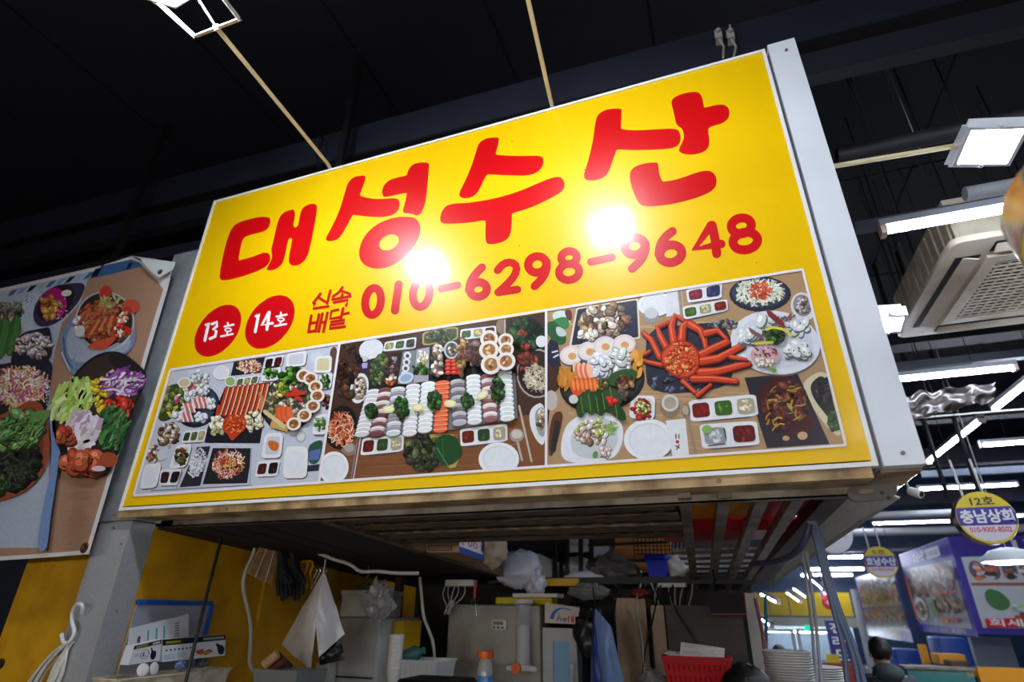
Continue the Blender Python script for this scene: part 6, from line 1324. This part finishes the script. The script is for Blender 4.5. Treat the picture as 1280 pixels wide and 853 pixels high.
def round_sign(c, r, label, num, name, phone, depth=.09, rods=True):
    c = Vector(c); t = thing('round_sign', c, label, 'sign', 'round stall signs hanging over the aisle')
    MB().lathe(c, (0, 1, 0), [(r * .96, .002), (r, 0), (r, depth), (r * .96, depth - .002), (0, depth)], 40).build('rim', RIM, t, smooth=40)
    q = lambda x, z, l=0: c + Vector((x * r, -.0005 * l, z * r))
    def seg(z0, z1, R):
        z0, z1 = max(z0, -R), min(z1, R); n = 14
        A = [(math.sqrt(max(0, R * R - z * z)), z) for z in [z0 + (z1 - z0) * i / n for i in range(n + 1)]]
        return [q(x, z, 1) for x, z in A] + [q(-x, z, 1) for x, z in A[::-1]]
    ring = MB().lathe(c - Vector((0, .002, 0)), (0, 1, 0), [(r * .9, 0), (r * .985, 0), (r * .985, .003)], 40).build('yellow_ring', SYEL, t)
    for nm, z0, z1, m in (('top_field', .39, .98, SYEL), ('name_band', -.3, .39, SBLU), ('bottom_field', -.9, -.3, SWHT)):
        MB().prism([p - Vector((0, .003, 0)) for p in seg(z0, z1, .97 if z1 > -.3 else .9)], (0, .003, 0)).build(nm, m, t)
    f = lambda x, z: q(x, z, 0) - Vector((0, .0045, 0))
    text(num, f(-.38, .47), (1, 0, 0), (0, 0, 1), r * .8, r * .32, BLET, t, bold=.02)
    text(name, f(-.86, -.22), (1, 0, 0), (0, 0, 1), r * 1.74, r * .52, WLET, t, bold=.035)
    text(phone, f(-.68, -.56), (1, 0, 0), (0, 0, 1), r * 1.36, r * .2, RLET, t, bold=.02)
    if rods:
        for s in (-.45, .25):
            q_ = c + Vector((s * r, depth / 2, r * .85)); MB().tube([q_, q_ + Vector((-.01, 0, .26))], .008, 6).build('hanging_rod', WPLAST, t)
            MB().tube([q_ + Vector((-.01, 0, .26)), Vector((q_.x - .01, q_.y, 5.49))], .002, 5).build('hanging_wire', RODM, t)
    return t
round_sign(P(1233, 647, 4.78), .172, 'round hanging sign numbered 12 with a yellow top and violet name band', '12호', '충남상회', '010-9005-8502')
round_sign(P(1101, 703, 8.3), .178, 'round hanging sign numbered 5, smaller and farther than number 12', '5호', '호남수산', '010-9005-6502')
c_ = P(1040, 668, 6.2); 
t = thing('round_sign', c_, 'white round sign mostly hidden behind the bright side sheet of the loft', 'sign', 'round stall signs hanging over the aisle')
MB().lathe(c_, (0, 1, 0), [(0, -.003), (.155, -.003), (.17, 0), (.17, .09), (0, .09)], 36).build('drum', SWHT, t, smooth=40)
MB().tube([c_ + Vector((0, .04, .16)), Vector((c_.x, c_.y + .04, 5.49))], .008, 6).build('hanging_rod', WPLAST, t)
text('6호', c_ + Vector((-.02, -.004, -.03)), (1, 0, 0), (0, 0, 1), .14, .06, RLET, t)
# the drum sign that cuts into the frame at the edge
ax = Vector((-.14, -.42, -.9)).normalized(); cN = P(1440, 276, 1.05)
t = thing('round_sign', cN, 'big rusty silver drum sign with yellow face, cut by the edge of the picture', 'sign', 'round stall signs hanging over the aisle')
MB().lathe(cN, -ax, [(.15, -.001), (.165, 0), (.168, .004), (.168, .10), (.16, .105), (0, .105)], 44).build('rim', mat('drum_silver', (196, 190, 182), .24, metal=.85, dirt=(150, 118, 88), dirt_amt=.3, scale=16), t, smooth=40)
MB().lathe(cN + ax * .001, ax, [(0, 0), (.164, 0)], 44).build('yellow_face', SYEL, t)
MB().tube([cN - ax * .09, cN - ax * .16, cN - ax * .16 + Vector((.6, 0, .02)), (cN.x + .7, cN.y + .07, 5.49)], .008, 6).build('hanging_rod', WPLAST, t)

# ceiling cassette air conditioner
az = EYE + 1.68
ac = thing('air_conditioner', (1.8, 3.47, az), 'cream ceiling cassette air conditioner with a perforated grille', 'air conditioner')
ACW = mat('aircon_cream', (206, 196, 178), .45, dirt=(170, 156, 134), dirt_amt=.3, scale=3)
px0, px1, py0, py1 = 1.262, 2.34, 2.90, 4.05
k = MB().rbox(px0, py0, az, px1, py1, az + .035, .06); k.build('panel', ACW, ac, smooth=40)
MB().box(px0 + .05, py0 + .06, az + .036, px1 - .05, py1 - .06, az + .30).build('body', mat('aircon_side', (186, 178, 158), .55, dirt=(150, 140, 118), dirt_amt=.4, scale=4), ac)
for i in range(11):
    y_ = py0 + .09 + i * .095; MB().box(px0 + .04, y_, az + .06, px0 + .051, y_ + .06, az + .28).build('side_rib', mat('aircon_side', (186, 178, 158)), ac)
DK = mat('vent_dark', (18, 16, 15), .8)
for (x0, y0, x1, y1, rot) in ((px0 + .06, py0 + .16, px0 + .17, py1 - .16, 0), (px1 - .17, py0 + .16, px1 - .06, py1 - .16, 0), (px0 + .2, py0 + .05, px1 - .2, py0 + .14, 1), (px0 + .2, py1 - .14, px1 - .2, py1 - .05, 1)):
    MB().box(x0, y0, az - .003, x1, y1, az + .001).build('vent_slot', DK, ac)
    if rot == 0: MB().bar(((x0 + x1) / 2 + .005, y0 + .01, az - .008), ((x0 + x1) / 2 + .005, y1 - .01, az - .008), .085, .006, up=(.3, 0, 1)).build('louvre_flap', ACW, ac)
    else: MB().bar((x0 + .01, (y0 + y1) / 2, az - .008), (x1 - .01, (y0 + y1) / 2, az - .008), .07, .006, up=(0, .3, 1)).build('louvre_flap', ACW, ac)
gx0, gx1, gy0, gy1 = px0 + .2, px1 - .2, py0 + .18, py1 - .18
fr_ = MB(); 
for (a0, b0, a1, b1) in ((gx0, gy0, gx1, gy0 + .06), (gx0, gy1 - .06, gx1, gy1), (gx0, gy0 + .06, gx0 + .06, gy1 - .06), (gx1 - .06, gy0 + .06, gx1, gy1 - .06)): MB().box(a0, b0, az - .016, a1, b1, az + .001).build('grille_frame', ACW, ac)
MB().box(gx0 + .05, gy0 + .05, az - .004, gx1 - .05, gy1 - .05, az + .0005).build('filter', DK, ac)
n_ = 17
for i in range(n_):
    y_ = gy0 + .06 + (gy1 - gy0 - .12) * (i + .5) / n_; MB().box(gx0 + .05, y_ - .008, az - .013, gx1 - .05, y_ + .008, az - .007).build('grille_bar', ACW, ac)
for i in range(12):
    x_ = gx0 + .06 + (gx1 - gx0 - .12) * (i + .5) / 12; MB().box(x_ - .006, gy0 + .05, az - .012, x_ + .006, gy1 - .05, az - .006).build('grille_bar', ACW, ac)
for x_ in (px0 + .1, px1 - .1):
    for y_ in (py0 + .1, py1 - .1): MB().tube([(x_, y_, az + .28), (x_, y_, 5.49)], .005, 6).build('hanger_rod', RODM, ac)

# struts, pipes, duct sheet, camera
STRUT = mat('strut_grey', (84, 90, 104), .45, metal=.5, var=.15)
def strut(pa, pb, Y, w_, h_, m, name, label, cat, hang=True, extend=.0):
    a_, b_ = P(*pa, Y), P(*pb, Y); b_.z = a_.z; b_.x += extend; t = thing(name, (a_ + b_) / 2, label, cat)
    (MB().bar(a_, b_, w_, h_) if h_ else MB().tube([a_, b_], w_, 12)).build('rail' if h_ else 'pipe', m, t, smooth=40 if not h_ else 0)
    if hang:
        for f_ in (.15, .85): q_ = a_.lerp(b_, f_); MB().tube([q_, (q_.x, q_.y, 5.49)], .004, 6).build('hanger_rod', RODM, t)
    return t
strut((1068, 286), (1290, 246), 2.57, .04, .05, STRUT, 'steel_strut', 'grey steel strut just above the cream-capped tube light', 'rail', extend=.5)
strut((1206, 243), (1290, 229), 2.75, .035, 0, mat('lagged_pipe', (160, 164, 170), .5), 'lagged_pipe', 'pale lagged pipe above the steel strut by the air conditioner', 'pipe', extend=.5)
strut((1046, 196), (1200, 160), 2.5, .04, 0, mat('dark_pipe', (22, 24, 30), .6), 'dark_pipe', 'thick dark pipe behind the floodlight arm beside the white post cover', 'pipe', extend=.6)
strut((1100, 462), (1300, 434), 4.72, .07, .06, STRUT, 'steel_strut', 'grey steel strut right above the tube over the silver duct', 'rail', extend=.8)
strut((1130, 524), (1300, 518), 5.3, .007, 0, WPLAST, 'white_rod', 'thin white rod crossing below the crumpled silver duct', 'pipe', extend=.8)
strut((1150, 594), (1300, 580), 7.4, .08, .07, STRUT, 'steel_strut', 'grey steel strut behind the thin white rod', 'rail', extend=1)
strut((1060, 646), (1200, 636), 9.6, .05, 0, GREYP, 'grey_pipe', 'grey pipe below the tube light over the round sign numbered 12', 'pipe', extend=.4)
strut((1040, 667), (1190, 660), 11.5, .06, 0, GREYP, 'grey_pipe', 'grey pipe behind the second tube light of the far ladder', 'pipe', extend=1)
strut((1000, 690), (1090, 686), 13.2, .05, .05, STRUT, 'steel_strut', 'grey steel strut far off above the round sign numbered 5', 'rail', extend=1)
c4 = [P(1128, 494, 4.75), P(1244, 478, 4.75), P(1243, 500, 4.72), P(1140, 526, 4.72)]
def fn(u, v):
    p = (c4[0] * (1 - u) + c4[1] * u) * (1 - v) + (c4[3] * (1 - u) + c4[2] * u) * v
    return p + Vector((.02 * noise.noise(Vector((u * 5, v * 3, 1))), .06 * noise.noise(Vector((u * 5, v * 2, 5))) + .018 * noise.noise(Vector((u * 14, v * 7, 2))), .03 * noise.noise(Vector((u * 7, v * 2, 9)))))
o = MB().sheet(fn, 34, 12, .002).build('duct_foil', mat('silver_foil', (74, 70, 68), .3, metal=.7, var=.1, scale=10), smooth=60); tag(o, 'crumpled silver duct sheet hanging under the tube light', 'duct')
MB().tube([c4[0] + Vector((.3, 0, 0)), c4[0] + Vector((.3, 0, 1.9))], .004, 5)
sc = thing('security_camera', P(1140, 617, 4.0), 'small white security camera beside the steel bracket end', 'camera')
q_ = P(1137, 614, 4.0); d_ = Vector((.5, -.7, -.4)); MB().lathe(q_, d_, [(0, 0), (.022, 0), (.026, .008), (.026, .07), (.022, .075), (0, .075)], 16).build('housing', WPLAST, sc, smooth=40)
MB().lathe(q_ + d_.normalized() * .074, d_, [(0, .004), (.015, .004), (.017, 0)], 14).build('lens', BLK, sc)
MB().tube([q_, q_ + Vector((0, .03, .1)), q_ + Vector((0, .03, 2.9))], .008, 6).build('mount', GREYP, sc)
rods = ((1115, 100, 2.9), (1062, 95, 3.6), (1165, 560, 6.4), (1210, 575, 6.2))
for i, (x, y, Y) in enumerate(rods):
    q_ = P(x, y, Y); lab = ('thin grey hanger rod crossing the dark ceiling above the floodlight arm', 'thin dark hanger rod next to the top of the white post cover', 'dark hanger rod behind the aisle tube at the white post cover corner', 'dark hanger rod next to the thin white rod')[i]
    tag(MB().tube([(q_.x, q_.y, EYE + (2.3, 1.9, 1.0, 1.0)[i]), (q_.x, q_.y, 5.49)], (.003, .006, .02, .02)[i], 6).build('hanger_rod', (GREYP, RODM, RODM, RODM)[i]), lab, 'rod')
pd = thing('pendant_lamp', P(1263, 700, 6.0), 'white round pendant lamp in front of the violet food banner', 'lamp')
q_ = P(1263, 703, 6.0)
MB().lathe(q_, (0, 0, 1), [(.19, 0), (.2, .006), (.19, .03), (.12, .09), (.05, .11), (0, .11)], 28).build('shade', WHITE, pd, smooth=40)
MB().lathe(q_ + Vector((0, 0, .004)), (0, 0, -1), [(0, .02), (.12, .016), (.188, 0)], 28).build('diffuser', TUBE, pd, smooth=40)
MB().tube([q_ + Vector((0, 0, .1)), (q_.x, q_.y, 5.49)], .006, 6).build('cord', GREYP, pd)

# violet food banners: two faces of the corner stall and one further on
BPR = print_mat('violet_banner_print', rough=.35, spec=.5, var=.06, scale=9)
X1, Y1 = 2.6, 8.72
def vban(name, label, o, u, w, zt, zb, header, art, nrm):
    t = thing(name, o, label, 'banner'); o = Vector(o); u = Vector(u).normalized(); nrm = Vector(nrm)
    c = [Vector((o.x, o.y, zt)), Vector((o.x, o.y, zt)) + u * w, Vector((o.x, o.y, zb)) + u * w, Vector((o.x, o.y, zb))]
    MB().prism(c, -nrm * .012).build('sheet', SBLU, t)
    A = Art(lambda x, y: c[0] + u * (x * w) + Vector((0, 0, -1)) * (y * (zt - zb)), nrm, 9); A.STEP; A.lv = 30
    A.mb  # x,y in 0..1 of the sheet
    art(A); A.build('print', BPR, t)
    return t, c, u, nrm
Art_STEP = Art.STEP; Art.STEP = 1.2e-4
SEA = [(96, 76, 72), (150, 138, 134), (136, 92, 70), (70, 54, 52), (170, 160, 156)]
def art_front(A):
    A.poly([(.04,.22),(1,.20),(1,.94),(.04,.94)], (188, 196, 202)); m = A.lv
    for x in (.11, .2, .3, .4, .5, .6, .72):
        A.ell(x, .36, .045, .10, A.jit((110, 96, 110), 16)); A.blobs(x, .38, .035, .08, 10, .012, .028, [(205, 190, 195), (150, 100, 90), (214, 120, 70), (60, 50, 56)], asp=.8, shade=False); A.lv = m + 20
    A.poly([(.05,.49),(1,.49),(1,.52),(.05,.52)], (160, 90, 84)); A.soft([(.10,.62),(.14,.54),(.21,.58),(.25,.70),(.19,.78),(.12,.74)], (70, 120, 70))
    A.ell(.62,.74,.26,.23,(40, 48, 96)); A.ell(.62,.73,.235,.205,(170, 176, 206))
    for k in range(26): a_ = 6.283 * k / 26; A.ell(.62 + .17 * math.cos(a_), .73 + .15 * math.sin(a_), .034, .02, (216, 210, 222), math.degrees(a_)) 
    for k in range(16): a_ = 6.283 * k / 16; A.ell(.62 + .09 * math.cos(a_), .73 + .08 * math.sin(a_), .03, .02, (224, 206, 214), math.degrees(a_))
    A.blobs(.62, .73, .04, .035, 8, .012, .02, [(200, 60, 90), (230, 160, 180)], asp=.8, shade=False); A.lv = m + 150
    A.blobs(.28, .76, .05, .05, 14, .012, .024, [(150, 190, 150), (190, 205, 200)], asp=.8, shade=False)
    A.poly([(.06,.85),(.40,.83),(.40,.925),(.06,.935)], (206, 30, 50)); A.blobs(.27, .82, .03, .03, 8, .012, .02, [(150, 70, 50)], asp=.8, shade=False)
t, c, u, nv = vban('violet_food_banner', 'violet food banner facing us, with a round sashimi plate, behind the pendant lamp', (X1, Y1, EYE), (1, 0, 0), 1.7, EYE + .90, EYE - .17, None, art_front, (0, -1, 0))
ff = lambda x, z: c[0] + Vector((x * 1.7, -.03, -z * 1.07))
text('1호', ff(.36, .17), (1, 0, 0), (0, 0, 1), .38, .15, WLET, t, bold=.03)
text('회세트', ff(.08, .922), (1, 0, 0), (0, 0, 1), .5, .08, WLET, t, bold=.02)
def art_side(A):
    A.poly([(0,0),(1,0),(1,.012),(0,.012)],(150,150,200)); A.poly([(.05,.20),(.96,.24),(.96,.93),(.05,.90)], (160, 162, 174)); m = A.lv
    A.blobs(.32, .42, .24, .17, 170, .014, .034, SEA, asp=.7, shade=False); A.lv = m + 80; A.blobs(.75, .40, .18, .15, 140, .014, .034, SEA + [(215, 150, 120)], asp=.7, shade=False); A.lv = m + 160
    A.poly([(.5,.55),(.95,.55),(.95,.57),(.5,.57)], (180,70,70)); A.blobs(.72, .68, .22, .09, 150, .012, .03, SEA + [(150, 120, 130)], asp=.7, shade=False); A.lv = m + 240
    A.ell(.22, .72, .12, .14, (230, 230, 236)); A.blobs(.22, .72, .08, .09, 40, .012, .03, SEA, asp=.7, shade=False); A.lv = m + 300; A.soft([(.44,.62),(.5,.6),(.54,.75),(.48,.86),(.43,.76)], (90, 140, 100)); A.ell(.62, .85, .05, .03, (220, 110, 50)); A.stroke([(.08, .3), (.1, .86)], .04, (214, 90, 90), round_=False); A.blobs(.75, .85, .1, .02, 14, .012, .022, [(180, 60, 50), (220, 160, 80)], asp=.8, shade=False)
t, c, u, nv = vban('violet_food_banner', 'violet food banner on the side of the corner stall, running away from us', (X1 - .001, 11.2, EYE), (0, -1, 0), 11.2 - Y1 - .02, EYE + .90, EYE - .2, None, art_side, (-1, 0, 0))
fs_ = lambda x, z: c[0] + Vector((-.03, -x * 2.46, -z * 1.1))
text('호남수산', fs_(.34, .17), (0, -1, 0), (0, 0, 1), .55, .13, WLET, t, bold=.03)
MB().hexa([fs_(.62, .17), fs_(.86, .17), fs_(.86, .06), fs_(.62, .06)], [p + Vector((-.002, 0, 0)) for p in (fs_(.62, .17), fs_(.86, .17), fs_(.86, .06), fs_(.62, .06))]).build('number_plate', WLET, t)
text('010-9005-6502', fs_(.64, .15) + Vector((-.01, 0, 0)), (0, -1, 0), (0, 0, 1), .5, .06, SBLU, t)
text('호남수산', fs_(.5, .985), (0, -1, 0), (0, 0, 1), .3, .05, YLET, t)
text('회센터', fs_(.68, .985), (0, -1, 0), (0, 0, 1), .5, .06, WLET, t)
def art_far(A):
    A.poly([(.03,.04),(.98,.04),(.98,.52),(.03,.52)], (128, 134, 148)); A.poly([(.03,.56),(.98,.56),(.98,.86),(.03,.86)], (118, 126, 142)); m = A.lv
    for i, x in enumerate((.1, .22, .34, .46, .58, .7, .82, .93)):
        A.blobs(x, .28, .05, .2, 46, .012, .03, SEA if i % 3 else SEA + [(200, 60, 50), (220, 110, 60)], asp=.7, shade=False); A.lv = m + 60; A.blobs(x, .7, .05, .13, 40, .012, .03, SEA + [(90, 90, 110)], asp=.7, shade=False); A.lv = m + 120
    A.poly([(.4,.56),(.46,.56),(.46,.72),(.4,.72)], (206, 40, 50))
a_ = PX(1126, 712, 2.5); b_ = PX(1070, 728, 2.5)
t, c, u, nv = vban('violet_food_banner', 'violet seafood banner farther down the aisle, behind the round sign numbered 5', (2.5, b_.y, EYE), (0, -1, 0), b_.y - 11.3, a_.z + .07, EYE - .36, None, art_far, (-1, 0, 0))
W_ = b_.y - 11.3
for p_ in (c[0], c[1]): MB().tube([p_ + Vector((.006, 0, -.02)), Vector((p_.x + .006, p_.y, 5.49))], .005, 5).build('hanging_cord', BLKST, t)
text('호남수산', c[3] + Vector((-.03, -W_ * .34, .05)), (0, -1, 0), (0, 0, 1), .5, .1, WLET, t); text('010-9005', c[3] + Vector((-.03, -W_ * .6, .05)), (0, -1, 0), (0, 0, 1), .8, .1, YLET, t)
Art.STEP = Art_STEP

# stalls below the banners
ORG = mat('counter_orange', (226, 150, 24), .45)
def place(name, pa, pb, Y, dy, m, label, cat, r=0, base=None):
    a_, b_ = P(*pa, Y), P(pb[0], pa[1], Y); b_.z = P(*pb, Y).z; x0, x1 = sorted((a_.x, b_.x)); z0, z1 = sorted((a_.z, b_.z)); z0 = z0 if base is None else base
    k = MB(); (k.rbox(x0, Y, z0, x1, Y + dy, z1, r) if r else k.box(x0, Y, z0, x1, Y + dy, z1)); o = k.build(name, m, smooth=40 if r else 0); return tag(o, label, cat)
zc = P(1230, 838, 7.6).z
ct = thing('stall_counter', (3.0, 8.0, 0), 'stall counter with an orange yellow edge board below the violet banners', 'counter')
x0 = P(1150, 838, 7.6).x
MB().box(x0, 7.6, zc - .06, x0 + 2.6, 7.63, zc + .0).build('edge_board', ORG, ct); MB().box(x0 + .05, 7.64, 0, x0 + 2.5, 8.3, zc - .01).build('body', mat('counter_body', (60, 100, 104), .4), ct)
xr = P(1222, 845, 7.5).x; tag(MB().box(xr, 7.45, 0, xr + 1.9, 7.52, P(1222, 834, 7.5).z).build('orange_board', ORG), 'bright orange yellow board standing before the stall counter', 'board')
tk = thing('fish_tank', (P(1130, 850, 7.2).x, 7.4, 0), 'teal glass fish tank beside the man in the hoodie', 'tank')
a_, b_ = P(1133, 836, 7.2), P(1216, 840, 7.2); TGL = mat('tank_glass', (84, 150, 150), .1, alpha=.5, spec=.8)
MB().box(a_.x, 7.2, .7, b_.x, 7.205, a_.z).build('front_pane', TGL, tk); MB().box(a_.x, 7.4, .7, b_.x, 7.405, a_.z).build('rear_pane', TGL, tk); MB().box(a_.x + .01, 7.21, .72, b_.x - .01, 7.39, a_.z - .06).build('water', mat('tank_water', (60, 130, 130), .1, alpha=.6), tk); MB().box(a_.x - .02, 7.18, a_.z, b_.x + .02, 7.42, a_.z + .02).build('top_rim', STEEL, tk); MB().box(a_.x, 7.2, 0, b_.x, 7.4, .699).build('stand', STEEL, tk)
place('blue_crate', (1172, 797), (1208, 826), 8.6, .5, mat('crate_blue', (26, 66, 150), .4), 'bright blue crate stack under the side banner', 'crate', .02, 0)
place('blue_tarp_box', (1118, 812), (1150, 830), 9.6, .5, mat('crate_blue', (26, 66, 150), .4), 'blue box behind the man in the dark hoodie', 'box', .02, 0)
place('yellow_crate', (1172, 818), (1206, 828), 8.2, .3, ORG, 'orange yellow crate lying before the blue crate stack', 'crate', .01, zc)
place('brown_bucket', (1185, 826), (1212, 838), 7.9, .2, mat('bucket_brown', (90, 60, 44), .5), 'brown tub on the counter below the yellow crate', 'tub', .03, zc)
place('grey_partition', (1212, 797), (1262, 834), 9.4, .1, mat('panel_grey', (130, 136, 146), .4), 'grey panel standing below the violet banner that faces us', 'panel', 0, 0)
place('steel_sink_unit', (1094, 812), (1150, 836), 10.6, .5, mat('sink_steel', (170, 180, 190), .35, metal=.4), 'pale steel unit behind the man in the dark hoodie', 'cabinet', 0, 0)
q_ = P(1152, 806, 8.9); tag(MB().box(q_.x - .04, 8.88, 0, q_.x + .04, 8.93, q_.z).build('yellow_post', ORG), 'thin yellow post under the edge of the far banner', 'post')
place('white_tub', (1086, 836), (1112, 853), 12.0, .4, mat('tub_white', (200, 205, 205), .4), 'white tub far down the aisle', 'tub', .03, 0)
bt_ = thing('stall_pole', P(1078, 760, 9.2), 'grey pole in front of the blue end wall beside the far banner', 'pole')
q0, q1 = P(1067, 737, 9.2), P(1079, 800, 9.2); MB().tube([(q0.x, 9.2, 0), (q0.x, 9.2, q0.z)], .045, 10).build('pole', GREYP, bt_, smooth=40)

# the end of the hall: fascia, windows, vertical signs
FY = 15.0
def rect(pa, pb, Y): a_, b_ = P(*pa, Y), P(pb[0], pa[1], Y); b_.z = P(*pb, Y).z; return min(a_.x, b_.x), max(a_.x, b_.x), min(a_.z, b_.z), max(a_.z, b_.z)
x0, x1, z0, z1 = rect((935, 741), (1062, 771), FY)
fz_ = thing('shop_fascia', ((x0 + x1) / 2, FY, z0), 'yellow shop fascia board far off at the end of the hall', 'sign')
n_ = 5
for k in range(n_): MB().box(x0 + (x1 - x0) * k / n_, FY, z0, x0 + (x1 - x0) * (k + 1) / n_ - .02, FY + .08, z1).build('fascia_panel', mat('fascia_yellow', (226, 190, 10), .4), fz_)
x0, x1, z0b, z1b = rect((935, 771), (1078, 785), FY - .1)
o = MB().box(x0, FY - .1, z0b, x1, FY + .3, z1b).build('trim_8', mat('lintel_pale', (196, 196, 186), .5)); tag(o, kind='structure')
for i, (pa, pb) in enumerate((((948, 786), (992, 826)), ((994, 786), (1038, 826)))):
    x0, x1, z0, z1 = rect(pa, pb, FY); z0 = 1.0
    w_ = thing('window_%d' % (i + 1), (x0, FY, z0)); w_['kind'] = 'structure'
    for (a0, c0, a1, c1) in ((x0, z0, x0 + .07, z1), (x1 - .07, z0, x1, z1), (x0 + .07, z1 - .06, x1 - .07, z1), (x0 + .07, z0, x1 - .07, z0 + .06)): MB().box(a0, FY, c0, a1, FY + .06, c1).build('window_frame', mat('window_white', (214, 218, 222), .4), w_)
    MB().box(x0 + .07, FY + .02, z0 + .06, x1 - .07, FY + .03, z1 - .06).build('pane', mat('window_pane', (150, 176, 196), .1, alpha=.35, spec=.8), w_)
x0, x1, _, _ = rect((935, 786), (1078, 830), FY); 
o = MB().box(x0, FY, 0, x1, FY + .1, .99).build('wall_shop', mat('shop_wall', (140, 150, 156), .5)); tag(o, kind='structure')
o = MB().box(x0, FY + 1.2, 0, x1, FY + 1.25, z1b - .05).build('wall_shop_rear', mat('shop_rear', (176, 196, 210), .5)); tag(o, kind='structure')
batten((x0 + .2, FY + .6, z1b - .3), (x1 - .2, FY + .6, z1b - .3), 'tube light inside the shop behind the far windows', TOP, 'tube lights inside the far shop')
ex = thing('exit_sign', P(1010, 786, FY - .15), 'small green lit sign in the far shop window', 'sign')
a_, b_ = P(1005, 782, FY - .15), P(1016, 789, FY - .15); MB().box(a_.x, FY - .15, b_.z, b_.x, FY - .12, a_.z).build('lit_panel', mat('exit_green', (20, 190, 150), .4, emit=1.2), ex); MB().tube([(a_.x + .1, FY - .13, a_.z), (a_.x + .1, FY - .13, z1b - .02)], .006, 6).build('hanger', GREYP, ex)
def vsign(name, pts, Y, label, chars, m):
    x0, x1, z0, z1 = rect(*pts, Y); t = thing(name, ((x0 + x1) / 2, Y, z0), label, 'sign')
    MB().box(x0, Y, z0, x1, Y + .06, z1).build('board', m, t); n = len(chars); h = (z1 - z0) / (n + .2)
    for i, ch in enumerate(chars): text(ch, (x0 + (x1 - x0) * .16, Y - .004, z1 - h * (i + .95)), (1, 0, 0), (0, 0, 1), (x1 - x0) * .68, h * .8, WLET, t, 'letter', bold=.03)
    MB().tube([((x0 + x1) / 2, Y + .03, z1), ((x0 + x1) / 2, Y + .03, 5.49)], .01, 6).build('hanger', GREYP, t)
    return t, x0, x1, z0, z1
NAVB = mat('sign_navy', (40, 40, 120), .4)
vsign('vertical_sign', ((1031, 776), (1056, 866)), 8.8, 'tall dark blue vertical sign with white Korean lettering at the aisle end', '전라도수산', NAVB)
t, x0, x1, z0, z1 = vsign('vertical_sign', ((1022, 720), (1038, 750)), 8.6, 'small violet hanging sign with a red number disc above the tall vertical sign', '전라', NAVB)
q_ = P(1038, 753, 8.55); MB().lathe(q_, (0, 1, 0), [(0, 0), (.085, 0), (.09, .01), (.09, .04), (0, .04)], 24).build('red_disc', mat('disc_red', (190, 30, 50), .4), t); text('4호', q_ + Vector((-.055, -.004, -.035)), (1, 0, 0), (0, 0, 1), .11, .07, WLET, t)
place('red_counter_board', (1030, 829), (1068, 838), 8.4, .1, mat('board_red', (160, 60, 44), .5), 'brown red board at the foot of the tall vertical sign', 'board', 0, 0)
place('yellow_notice', (1032, 818), (1048, 829.5), 8.4, .03, mat('notice_yellow', (220, 190, 30), .5), 'small yellow notice beside the second stack of plates', 'notice', 0, None)
